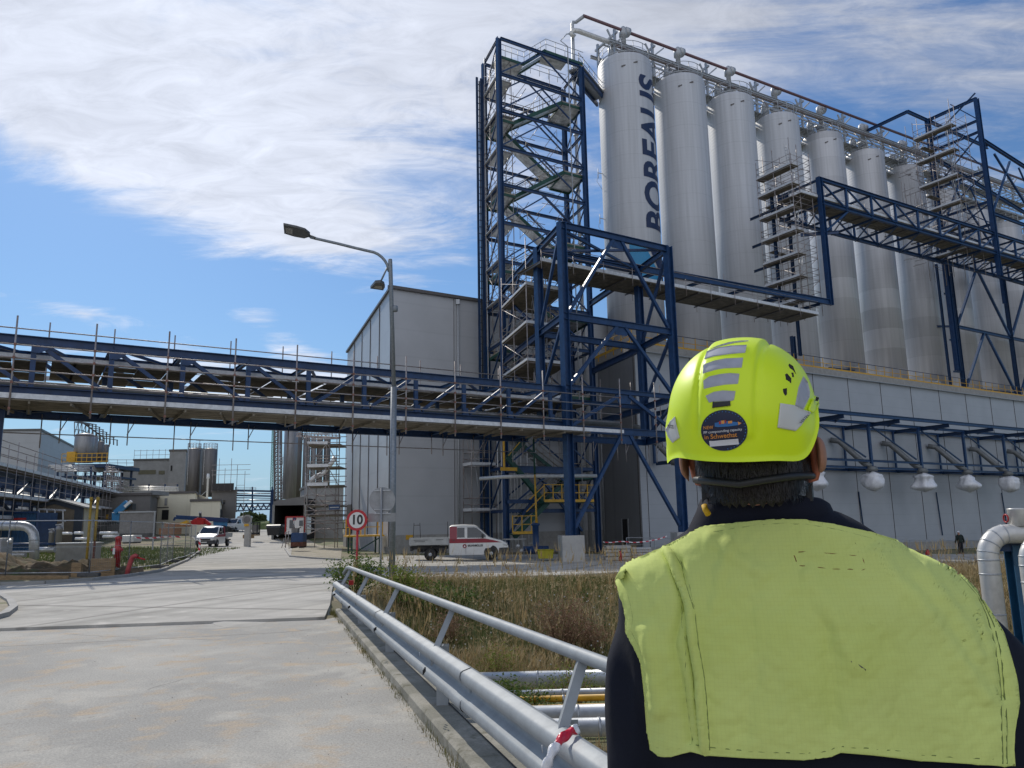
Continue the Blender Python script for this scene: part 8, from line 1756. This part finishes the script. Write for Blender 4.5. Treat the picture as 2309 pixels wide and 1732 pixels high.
# bare body: head, neck, hands, one continuous skin
HC = Vector((.350, 1.135, 1.765)); HYAW = R(-27); hx = Vector((math.cos(HYAW), math.sin(HYAW), 0)); hy = Vector((-hx.y, hx.x, 0))
def HP(x, y, z): return HC+hx*x+hy*y+ZZ*z
def bodyf(b):
    rows = []
    for (z, a, d, oy) in ((-.105, .045, .055, .035), (-.085, .056, .072, .03), (-.06, .064, .085, .015), (-.02, .072, .094, 0), (.03, .076, .098, 0), (.07, .072, .092, 0), (.105, .05, .062, 0), (.118, .02, .03, 0)):
        row = []
        for j in range(33):
            th = 2*math.pi*(j % 32)/32; c, s = math.cos(th), math.sin(th); nose = 0
            if s > .97 and -.05 < z < .0: nose = .02
            row.append(HP(a*c, oy+d*s+nose, z))
        rows.append(row)
    b.grid(rows, True); b.face(rows[0][:-1][::-1]); b.face(rows[-1][:-1])
    limb(b, [HP(0, .005, -.03), HP(0, .030, -.09), BP(-.012, -.018, 1.64), BP(0, .0, 1.54)], [.062, .056, .058, .08])
    limb(b, [BP(0, .0, 1.55), BP(0, 0, 1.3), BP(0, 0, 1.0)], [.09, .11, .10])
    b.path([HP(0, .098, -.0), HP(0, .118, -.035), HP(0, .10, -.045)], .012, 8)      # nose
    for s in (-1, 1):
        limb(b, arm_pts(s), [.05, .045, .04, .038, .032, .026], 12); limb(b, [BP(0, 0, 1.48), BP(s*.2, .01, 1.50)], [.06, .05], 12)
        w = BP(s*.20, .27, 1.04); d = (BP(s*.15, .36, 1.04)-w).normalized(); sd = Vector((-d.y, d.x, 0))*(-s)
        b.box(w+d*.055, (.075, .10, .03), (sd, d, ZZ))
        for k, (o_, l_) in enumerate(((-.03, .066), (-.01, .076), (.011, .071), (.03, .055))): a = w+d*.10+sd*o_; limb(b, [a, a+d*l_*.5-ZZ*.004, a+d*l_*.85-ZZ*.022, a+d*l_-ZZ*.035], [.0095, .009, .008, .007], 8)
        a = w+d*.03+sd*-.035*(-s*-s); limb(b, [w+d*.03-sd*.04, w+d*.06-sd*.065, w+d*.09-sd*.07], [.012, .011, .009], 8)
        limb(b, [BP(s*.09, 0, .98), BP(s*.10, 0, .5), BP(s*.10, .0, .08)], [.08, .055, .04], 12)
        # ears
        e = HP(s*.078, -.005, -.03); rows = []
        for i in range(7):
            u = -1+2*i/6; row = []
            for j in range(9): v = 2*math.pi*(j % 8)/8; q = math.sqrt(max(0, 1-u*u)); row.append(e+hx*(s*(.012+.014*(math.cos(v)*.5+.5)*q))+hy*(-.012+.018*math.sin(v)*q)*1.0+ZZ*(u*.032))
            rows.append(row)
        b.grid(rows, True)
body = remesh('body', bodyf, .0055, 3, M_skin, man)
for s in (-1, 1):
    part(man, 'eye', M_sw, lambda b: b.lathe([(0.001, -.012), (.010, -.006), (.012, 0), (.010, .006), (.001, .012)], HP(s*.031, .092, .005), 12)); part(man, 'eyebrow', M_hair, lambda b: b.path([HP(s*.015, .1, .028), HP(s*.03, .102, .032), HP(s*.048, .094, .026)], .004, 5))
part(man, 'mouth', mat('lips', (.30, .09, .07), .5), lambda b: b.path([HP(-.022, .094, -.065), HP(0, .102, -.064), HP(.022, .094, -.065)], .005, 6))
# both ears: outer rim so that they stand off the head
for s in (-1, 1):
    part(man, 'ear', mat('backlit_ear_skin', (.50, .15, .08), .5, 0, .1, 40), lambda b: (b.path([HP(s*(.077+.010*math.sin(k*.45)), -.010-.018*math.cos(k*.52), -.026+.036*math.cos(k*.52-.3)) for k in range(10)], .0075, 8), b.grid([[HP(s*(.074+.010*u+.004*v), -.008+.020*(v), -.026+.036*(2*u-1)*(1-.25*abs(v))) for v in (-1, -.5, 0, .5, 1)] for u in [i/6 for i in range(7)]], True)))  # redder than the skin: backlight through the ears put into the colour
# hair cap, visible at the nape
def hairf(b):
    rows = []
    for (z, k, cut) in ((-.098, .74, .5), (-.085, .86, .55), (-.06, .96, .62), (-.02, 1.03, .6), (.03, 1.05, .55), (.07, 1.04, .5)):
        a0, d0 = {-.098: (.060, .062), -.085: (.062, .075), -.06: (.066, .086), -.02: (.0735, .096), .03: (.077, .100), .07: (.073, .094)}[z]
        row = []
        for j in range(41):
            th = math.pi*(1.0-.12)+ (math.pi*(1.24))*j/40
            row.append(HP(a0*k*1.06*math.cos(th), (.015 if z < -.05 else 0)+d0*1.05*math.sin(th)*1.02, z+.004*math.sin(j*2.3)))
        rows.append(row)
    b.grid(rows, True)
part(man, 'hair', M_hair, hairf)
def strands(b):
    rnd = random.Random(4)
    for i in range(5200):
        th = math.pi*(.90+rnd.random()*1.20); z = rnd.uniform(-.088, .0); k = 1.05+.03*rnd.random(); a0 = .0745 if z > -.05 else .0745-.30*(-.05-z); d0 = .097 if z > -.05 else .097-.75*(-.05-z); oy = .012*sm((-.04-z)/.03)
        p = HP(a0*k*math.cos(th), oy+d0*k*math.sin(th), z); o = (p-HP(0, 0, z)).normalized(); t_ = Vector((-o.y, o.x, 0)); l = rnd.uniform(.010, .020)*(1 if z > -.07 else .6); w_ = .0007
        q = p+o*.0025*rnd.random()-ZZ*l+t_*rnd.gauss(0, .004); b.face([p-t_*w_, p+t_*w_, q])
part(man, 'hair_strands', mat('hair_strand', (.035, .024, .018), .45, 0, .4, 90), strands)['kind'] = 'stuff'
# harness strap, black pad and chin strap
part(man, 'nape_band_edge', M_black, lambda b: b.path([HP(.0805*math.cos(th), .1055*math.sin(th)-.002, -.07+(.012*abs(math.cos(th)))) for th in [math.pi*(.98+1.04*j/30) for j in range(31)]], .0052, 8))
for s in (-1, 1): part(man, 'chin_strap', M_black, lambda b: (b.path([HP(s*.076, .0, .0), HP(s*.078, .0, -.05), HP(s*.072, .02, -.09), HP(s*.05, .06, -.118), HP(0, .085, -.12)], .004, 6), b.box(HP(s*.074, .012, -.082), (.008, .018, .022), (hx, hy, ZZ))))
part(man, 'ear_plug', mat('foam_yellow', (.65, .38, .01), .7), lambda b: b.path([atY(1588, 1140, 1.14), atY(1591, 1150, 1.135), atY(1597, 1160, 1.13)], .0045, 8))
# jacket (torso and sleeves as one cloth), folds pressed into it
def jf(b):
    loft(b, TOR[:-2])
    for s in (-1, 1): limb(b, arm_pts(s), [.082, .080, .070, .064, .058, .046], 20)
def jd(p):
    q = p-Vector((BX, BY, 0)); return .0045*mnoise.noise(Vector((q.x*9, q.y*9, q.z*5)))+(.006*mnoise.noise(Vector((q.x*20, q.y*20, q.z*7+5))) if abs(q.x) > .22 else 0)
jk = remesh('jacket', jf, .008, 6, M_jack, man, jd)
def bvh_of(o):
    me = o.data; off = Vector(o['_w']); return BVHTree.FromPolygons([v.co+off for v in me.vertices], [tuple(p.vertices) for p in me.polygons])
bj = bvh_of(jk)
# vest back panel: cut from the outline seen in the photo, laid on the jacket
def inpoly(x, y, P):
    c = False; n = len(P)
    for i in range(n):
        x1, y1 = P[i]; x2, y2 = P[(i+1) % n]
        if (y1 > y) != (y2 > y) and x < (x2-x1)*(y-y1)/(y2-y1)+x1: c = not c
    return c
def zsc(pts, ox, oy, k): return [(ox+x/k, oy+y/k) for x, y in pts]
VEST = zsc([(690, 168), (800, 148), (930, 128), (1060, 120), (1170, 124), (1300, 145), (1480, 190), (1640, 245), (1790, 312), (1880, 370), (1960, 450), (2030, 560), (2090, 660), (2120, 760), (2152, 880), (2162, 980), (2140, 1100), (2136, 1200), (2142, 1276), (1950, 1262), (1700, 1246), (1500, 1222), (1330, 1208), (1290, 1228), (1160, 1243), (900, 1232), (710, 1218), (640, 1198), (560, 1222), (500, 1222), (450, 1190), (442, 1100), (430, 960), (408, 780), (370, 700), (338, 640), (336, 560), (300, 420), (282, 368), (400, 312), (520, 258), (600, 215)], 1260, 1120, 2.1087)
def cast(px, py, bv, off, fallback=None):
    d = ray(px, py).normalized(); h = bv.ray_cast(CAMP, d)
    if h[0] is None:
        if fallback is None: return None
        h = bv.find_nearest(CAMP+ray(px, py)*fallback)
        if h[0] is None: return None
        k = (h[0]-CAMP).dot(d); return CAMP+d*(k+.004), -d
    n = h[1] if h[1].dot(d) < 0 else -h[1]
    return h[0]+n*off, n
def patch_on(poly, bv, off, step, edge=True, fb=1.1, wob=None):
    """cloth / film patch with the given outline, lying on a surface; the outline is simplified to a fine triangulation"""
    bm2 = bmesh.new(); V = [bm2.verts.new((x, y, 0)) for x, y in poly]; bm2.faces.new(V); bmesh.ops.triangulate(bm2, faces=bm2.faces)
    for _ in range(9):
        e = [e for e in bm2.edges if e.calc_length() > step]
        if not e: break
        bmesh.ops.subdivide_edges(bm2, edges=e, cuts=1); bmesh.ops.triangulate(bm2, faces=[f for f in bm2.faces if len(f.verts) > 3])
    for _ in range(3):
        inner = [v for v in bm2.verts if not v.is_boundary]; 
        if inner: bmesh.ops.smooth_vert(bm2, verts=inner, factor=.5, use_axis_x=True, use_axis_y=True)
    bm2.verts.index_update(); out = []; bad = set()
    for v in bm2.verts:
        h = cast(v.co.x, v.co.y, bv, off, fb)
        if h is None: bad.add(v.index); out.append(Vector((0, 0, 0))); continue
        p, n = h
        if wob: p = p+n*wob(v.co.x, v.co.y)
        out.append(p)
    if fb == 1.1:
        bd = [v for v in bm2.verts if v.is_boundary]; nb_ = {v.index: [e.other_vert(v).index for e in v.link_edges] for v in bd}
        for _ in range(10):
            new = {}
            for v in bd:
                t = [(out[k]-CAMP).length for k in nb_[v.index]]; t0 = (out[v.index]-CAMP); new[v.index] = CAMP+t0.normalized()*(t0.length*.4+.6*sum(t)/len(t))
            for k, p in new.items(): out[k] = p
    fs = [tuple(v.index for v in f.verts) for f in bm2.faces if not any(v.index in bad for v in f.verts)]
    bm2.free(); return out, fs
def gline(x, y, pts, w):   # distance falloff to a polyline
    best = 1e9
    for i in range(len(pts)-1):
        x1, y1 = pts[i]; x2, y2 = pts[i+1]; dx, dy = x2-x1, y2-y1; t = max(0, min(1, ((x-x1)*dx+(y-y1)*dy)/(dx*dx+dy*dy))); best = min(best, math.hypot(x-x1-t*dx, y-y1-t*dy))
    return math.exp(-(best/w)**2)
Z5 = lambda *p: zsc(p, 1260, 1120, 2.1087)
pleat = Z5((522, 262), (560, 330), (600, 450), (635, 560), (650, 700), (678, 860), (692, 1040), (708, 1215))
folds = [(Z5((1180, 380), (1290, 560), (1350, 700), (1400, 790)), 20, .004), (Z5((1270, 640), (1290, 900), (1300, 1090)), 24, -.004), (Z5((1480, 290), (1650, 480), (1820, 700), (1990, 950)), 18, .005), (Z5((1700, 370), (1850, 560), (1960, 760)), 14, .004),
         (Z5((590, 330), (600, 500), (560, 700), (600, 900), (640, 1150)), 12, -.006), (Z5((740, 220), (850, 300), (960, 370)), 16, .004), (Z5((820, 240), (770, 380), (760, 520)), 14, .003),
         (Z5((440, 640), (470, 800), (500, 1000)), 16, .006), (Z5((900, 500), (930, 800), (880, 1100)), 26, -.003), (Z5((1550, 700), (1620, 900), (1600, 1150)), 26, -.003), (Z5((1980, 500), (2050, 700), (2090, 950)), 10, -.004)]
def vw(x, y):
    s = .0015*mnoise.noise(Vector((x*.02, y*.012, 0)))+.0012*mnoise.noise(Vector((x*.05, y*.05, 4)))
    for P, w, a in folds: s += a*gline(x, y, P, w)
    s += .007*gline(x, y, pleat, 7)-.004*gline(x, y, [(px-12, py) for px, py in pleat], 7)
    return s*1.35*(1-gline(x, y, VEST+VEST[:1], 13))
ov, of = patch_on(VEST, bj, .009, 7.5, wob=vw)
ve = part(man, 'vest', M_vest, lambda b: b.add(ov, of, True)); so = ve.modifiers.new('thickness', 'SOLIDIFY'); so.thickness = .0035; so.offset = -1
bve = BVHTree.FromPolygons(ov, of)
def stitch(pts, w=.0009, m=M_thr, dash=None, name='stitching', bv=None, off=.0028):
    bv = bv or bve; P = []
    for i in range(len(pts)-1):
        x1, y1 = pts[i]; x2, y2 = pts[i+1]; n = max(1, int(math.hypot(x2-x1, y2-y1)/5))
        for k in range(n): P.append((x1+(x2-x1)*k/n, y1+(y2-y1)*k/n))
    P.append(pts[-1]); Q = []
    for x, y in P:
        h = cast(x, y, bv, off)
        if h and (h[0]-CAMP).length < 1.4: Q.append(h[0])
    for _ in range(3): Q = [Q[0]]+[(Q[i-1]+Q[i]*2+Q[i+1])/4 for i in range(1, len(Q)-1)]+[Q[-1]] if len(Q) > 2 else Q
    if len(Q) > 2: part(ve, name, m, lambda b: b.path(Q, w, 4))
stitch(Z5((470, 1188), (560, 1196), (640, 1180), (720, 1188), (900, 1206), (1160, 1218), (1280, 1206), (1320, 1184), (1500, 1196), (1700, 1222), (1950, 1240), (2100, 1248)))
stitch(Z5((710, 180), (800, 162), (930, 140), (1060, 131), (1170, 135), (1300, 156), (1480, 203)))
stitch(Z5((530, 262), (575, 330), (615, 440), (640, 560), (655, 700), (685, 860), (700, 1040), (712, 1200)), .0012); stitch(Z5((548, 256), (592, 320), (630, 430), (645, 530)))
stitch(Z5((500, 280), (545, 400), (585, 560), (605, 720), (608, 860), (625, 1040), (640, 1180)))
stitch(Z5((1905, 390), (1975, 470), (2030, 580), (2062, 700), (2085, 850), (2092, 1000), (2095, 1120), (2100, 1268)), .0013); stitch(Z5((1935, 405), (2000, 490), (2060, 610), (2095, 740), (2112, 900), (2118, 1050), (2116, 1150), (2120, 1268)), .0013)
stitch(Z5((1110, 262), (1230, 266), (1440, 288), (1457, 352), (1300, 345), (1135, 332), (1110, 262)), .0009, mat('rust_thread', (.22, .10, .03), .9))
stitch(Z5((1170, 196), (1280, 192), (1395, 208), (1445, 285)), .0005); stitch(Z5((310, 380), (345, 500), (360, 580), (350, 640), (385, 700), (412, 770)), .0009)
stitch(Z5((1390, 780), (1425, 800), (1452, 822)), .0012, M_fascia, name='grease_mark')
# collar: stand-up band
def collar(b):
    rows = []
    for (z, a, d, oy, up) in ((1.59, .135, .080, -.030, 0), (1.615, .126, .084, -.030, 0), (1.64, .114, .086, -.032, 0), (1.665, .101, .083, -.040, 0), (1.684, .093, .079, -.045, 0), (1.688, .087, .074, -.045, 0), (1.66, .084, .07, -.045, 0)):
        row = []
        for j in range(49):
            th = 2*math.pi*(j % 48)/48; c, s = math.cos(th), math.sin(th); f = max(0, s)
            row.append(BP(a*c-.004, oy+d*s, z-.035*f*(z-1.6)/.08-.006*abs(c)**2-.010*max(0, c)+.0012*math.sin(j*.9)))
        rows.append(row)
    b.grid(rows, True)
part(man, 'collar', M_collar, collar)
part(man, 'trousers', M_jack, lambda b: (loft(b, [(.84, .18, .13, 0, 0), (.92, .205, .14, 0, 0), (1.0, .20, .135, 0, 0)]), [limb(b, [BP(s*.10, 0, .92), BP(s*.115, .01, .5), BP(s*.115, 0, .09)], [.105, .08, .075], 20) for s in (-1, 1)]))
for s in (-1, 1): part(man, 'boot', M_black, lambda b: (limb(b, [BP(s*.115, 0, .14), BP(s*.115, 0, .06)], [.055, .06], 14), b.box(BP(s*.12, .06, .045), (.10, .29, .07)), b.box(BP(s*.12, .06, .012), (.105, .30, .022))), .02)
# ---- helmet
HT = Vector((.332, 1.112, 1.787)); tilt = R(17); hz_ = ZZ*math.cos(tilt)-hy*math.sin(tilt); hf = hy*math.cos(tilt)+ZZ*math.sin(tilt)
roll_ = R(-4); hxx = hx*math.cos(roll_)+hz_*math.sin(roll_); hzz = hz_*math.cos(roll_)-hx*math.sin(roll_)
def HL(x, y, z): return HT+hxx*x+hf*y+hzz*z
def hrad(az, el):
    # az 0 = right, 90 = front, 270 = back; el from the crown plane
    A, B, C = .101, .128, .118 if el > 0 else .17
    ce = math.cos(el); x, y, z = math.cos(az)*ce, math.sin(az)*ce, math.sin(el)
    r = 1/((abs(x/A)**2.25+abs(y/B)**2.25+abs(z/C)**2.25)**(1/2.25))
    X, Y_, Z = x*r, y*r, z*r
    w = .037-.005*sm(-(Z-.02)/.08)                       # raised centre panel with rounded lower end
    cen = X+.0; inside = sm((w-abs(cen))/.006)*sm((Z+.002 if Y_ < 0 else Z-.03)/.012)
    r += .0038*inside
    gro = math.exp(-((abs(cen)-w-.002)/.0028)**2)*sm((Z+.004)/.02); r -= .0032*gro
    # side wings (raised flare above the ears)
    fl = sm((Z*-1+.030)/.035)*sm((abs(X)-.070)/.02); r += .0045*fl
    # brim lip at the very bottom, drawn out at the back and front
    return r
def rimz(az):
    s = math.sin(az); c = math.cos(az)
    g = lambda c0, w: math.exp(-((((az-R(c0)+math.pi) % (2*math.pi))-math.pi)/R(w))**2)
    z = -.027-.020*g(210, 17)-.010*g(318, 16)+.060*g(8, 30)+.030*g(165, 20)+.01*g(90, 40)
    return z
def hel(b):
    NA, NE = 180, 84; rows = []
    for i in range(NE+1):
        row = []
        for j in range(NA+1):
            az = 2*math.pi*(j % NA)/NA
            # find elevation of the rim for this azimuth
            e0 = -.75
            lo, hi = -1.2, .2
            if i == 0 or True:
                key = j % NA
                if key not in RIM:
                    for _ in range(24):
                        m_ = (lo+hi)/2; r = hrad(az, m_)
                        if r*math.sin(m_) < rimz(az): lo = m_
                        else: hi = m_
                    RIM[key] = (lo+hi)/2
                e0 = RIM[key]
            u = i/NE; el = e0+(math.pi/2-e0)*u; r = hrad(az, el)
            lip = .0035*math.exp(-(u/.016)**2); r += lip
            row.append(HL(r*math.cos(az)*math.cos(el), r*math.sin(az)*math.cos(el), r*math.sin(el)))
        rows.append(row)
    b.grid(rows, True)
    # inner lip so the shell has thickness
    inn = [HT+(p-HT)*.955+hzz*.004 for p in rows[0]]; b.grid([inn, rows[0]], True)
    inn2 = [HT+(p-HT)*.93+hzz*.004 for p in rows[6]]; b.grid([inn2, inn], True)
RIM = {}
hm = part(man, 'helmet', M_helm, hel)
part(hm, 'liner', M_black, lambda b: b.grid([[HT+(HL(math.cos(a)*.094*k, math.sin(a)*.119*k, z)-HT) for a in [2*math.pi*j/48 for j in range(49)]] for z, k in ((-.030, .90), (-.015, .93), (.0, .93), (.03, .88), (.07, .7))], True))
bh = bvh_of(hm)
H4 = lambda *p: zsc(p, 1480, 740, 3.607)
def decal(name, m, poly, off=.0009, step=4.5, par=None, th=0.):
    o_, f_ = patch_on(poly, bh, off, step); q = part(par or hm, name, m, lambda b: b.add(o_, f_, True))
    if th: s_ = q.modifiers.new('t', 'SOLIDIFY'); s_.thickness = th; s_.offset = 1
    return q
for i, P in enumerate((H4((425, 180), (500, 145), (590, 118), (680, 106), (752, 104), (745, 112), (640, 124), (520, 152)), H4((413, 192), (480, 165), (600, 146), (735, 140), (722, 205), (600, 215), (480, 232), (392, 258)),
                       H4((385, 300), (470, 268), (560, 250), (706, 244), (694, 325), (570, 330), (480, 345), (380, 374)), H4((384, 430), (430, 396), (520, 376), (600, 368), (676, 374), (664, 456), (560, 462), (480, 476), (388, 496)),
                       H4((402, 552), (470, 520), (540, 508), (644, 514), (632, 585), (605, 594), (460, 600), (430, 606)))): decal('reflective_stripe', M_refl, P)
decal('rear_clip', M_black, H4((462, 606), (600, 594), (606, 632), (458, 650)), .002, 4, th=.003)
# vents on the right flank
for P in (H4((1068, 310), (1080, 290), (1110, 310), (1136, 380), (1110, 350), (1078, 330)), H4((1044, 380), (1060, 368), (1096, 410), (1094, 450), (1046, 425)), H4((1028, 495), (1060, 488), (1060, 540), (1044, 552), (1026, 530)), H4((1095, 365), (1112, 362), (1118, 395), (1100, 408))): decal('vent', M_dark, P, .0005, 4)
decal('silver_side_panel', M_refl, H4((1190, 392), (1225, 440), (1243, 520), (1240, 560), (1190, 662), (1122, 630), (1150, 480)), .0012)
pl1 = decal('side_plate', M_whp, H4((1000, 612), (1110, 628), (1238, 690), (1170, 790), (1125, 836), (978, 808)), .002, 5, th=.0022)
pl2 = decal('side_plate', M_whp, H4((160, 718), (178, 800), (202, 890), (140, 932), (100, 870), (88, 830), (120, 760)), .002, 4, th=.0022)
decal('buckle_block', M_helm, H4((1215, 660), (1255, 575), (1300, 562), (1320, 590), (1265, 690), (1225, 690)), .003, 5, th=.003); decal('buckle_slot', M_dark, H4((1248, 598), (1256, 566), (1280, 572), (1272, 602)), .007, 4)
stk = decal('round_sticker', M_stk, [(1480+(553+188*math.cos(a))/3.607, 740+(831+166*math.sin(a))/3.607) for a in [k*math.pi/24 for k in range(48)]], .0009, 5)
def print_on(s, x, y, size, m, ang=0., bold=.0, name='print', par=stk, width=None, off=.0019, skew=0):
    vs, fs = text_mesh(s, size, 'LEFT', 0, bold*size)
    mx_ = max(v.x for v in vs); k = 1 if not width else width/mx_
    vs = [Vector((v.x*k, v.y, 0)) for v in vs]; vs, fs = subdivide_mesh(vs, fs, 4.); out = []
    c_, s_ = math.cos(R(ang)), math.sin(R(ang))
    for v in vs:
        vx = v.x+v.y*skew; h = cast(x+vx*c_-v.y*s_*-1*-1, y-(vx*s_+v.y*c_), bh, off, 1.1); out.append(h[0])
    part(par, name, m, lambda b: b.add(out, fs, True))
q = H4((386, 812), (388, 852), (394, 886), (120, 808), (1150, 772))
print_on('NEW', *q[0], 10.2, M_org, 4, .012, 'print', width=22.5); print_on('PP compounding capacity', q[1][0], q[1][1]-.5, 8.0, M_wprint, 5.5, .008, width=86); print_on('in Schwechat', q[2][0], q[2][1]-.5, 12.5, M_org, 4.5, .014, width=73)
decal('white_label', M_wprint, H4((434, 914), (666, 892), (672, 942), (440, 962)), .002, 5, stk)
# little plant picture on the sticker: blue ground, silos, boxes, orange tip
decal('skyline', M_bprint, H4((478, 770), (520, 764), (520, 752), (620, 760), (690, 768), (680, 785), (600, 798), (505, 804), (478, 800)), .0019, 4, stk)
for P in (H4((530, 752), (556, 750), (556, 776), (532, 778)), H4((584, 756), (618, 752), (618, 772), (586, 776)), H4((662, 758), (692, 772), (668, 788))): decal('skyline_blocks', M_org, P, .0024, 4, stk)
for P in (H4((560, 748), (570, 747), (572, 772), (562, 774)), H4((512, 758), (526, 757), (528, 780), (514, 782))): decal('skyline_blocks', M_red, P, .0026, 4, stk)
for k in range(26):
    a = R(-150+k*9.2); x, y = 1480+(553+172*math.cos(a))/3.607, 740+(831+151*math.sin(a))/3.607
    decal('rim_lettering', M_bprint, [(x-1, y-1.1), (x+1, y-1.1), (x+1, y+1.1), (x-1, y+1.1)], .0016, 5, stk)
print_on('VERTEX', 1480+1146/3.607, 740+776/3.607, 7.5, M_black, 45, .02, 'lettering', pl1, 26, .0052)
print_on('PETZL', 1480+118/3.607, 740+800/3.607, 9.5, M_black, -3, .03, 'lettering', pl2, 14.5, .0052)
# ---- the small figure walking far off
def skinfig(name, lab, base, h, edges, pts, rad, col):
    pass
pw_ = atY(2168, 1249, 64); zb = pw_.z
p2 = thing('person', 'distant person in dark clothes and a pale cap walking away along the low fence', 'person', (pw_.x, 64, zb))
def WP(x, y, z): return Vector((pw_.x+x, 64+y, zb+z))
def farbody(b):
    limb(b, [WP(0, 0, 1.45), WP(0, .03, 1.2), WP(0, 0, .92)], [.15, .17, .15], 14); limb(b, [WP(0, .06, 1.62), WP(0, .05, 1.45)], [.06, .08], 10); limb(b, [WP(0, .08, 1.72), WP(0, .09, 1.60)], [.08, .09], 12)
    for s in (-1, 1):
        limb(b, [WP(s*.09, 0, .95), WP(s*.11, .03*s, .5), WP(s*.11, -.05*s, .06)], [.1, .07, .05], 10); limb(b, [WP(s*.10, 0, 1.44), WP(s*.2, 0, 1.38), WP(s*.29, .0, 1.12), WP(s*.34, .08, .88)], [.08, .075, .055, .045], 10)
        hnd = WP(s*.345, .09, .84); b.box(hnd, (.04, .08, .09))
        for k in range(4): limb(b, [hnd+Vector((0, -.03+k*.02, -.04)), hnd+Vector((0, -.03+k*.02, -.09-.005*(k % 2)))], [.01, .008], 6)
        limb(b, [hnd+Vector((-s*.01, .04, 0)), hnd+Vector((-s*.02, .06, -.04))], [.011, .009], 6)
        b.box(WP(s*.11, .05-.05*s, .04), (.1, .27, .08))
remesh('body', farbody, .018, 2, M_skin, p2)
part(p2, 'jacket', mat('dark_green_cloth', (.012, .022, .018), .85), lambda b: (limb(b, [WP(0, 0, 1.50), WP(0, .03, 1.25), WP(0, 0, .90)], [.17, .205, .19], 16), [limb(b, [WP(s*.10, 0, 1.46), WP(s*.21, 0, 1.39), WP(s*.30, .0, 1.12), WP(s*.345, .08, .90)], [.10, .092, .072, .06], 12) for s in (-1, 1)]))
part(p2, 'trousers', mat('dark_trousers', (.012, .014, .02), .9), lambda b: [limb(b, [WP(s*.09, 0, 1.0), WP(s*.115, .03*s, .5), WP(s*.11, -.05*s, .06)], [.135, .098, .078], 12) for s in (-1, 1)])
part(p2, 'cap', M_wprint, lambda b: b.lathe([(.10, 0), (.105, .04), (.08, .09), (.02, .12)], WP(0, .08, 1.70), 14))
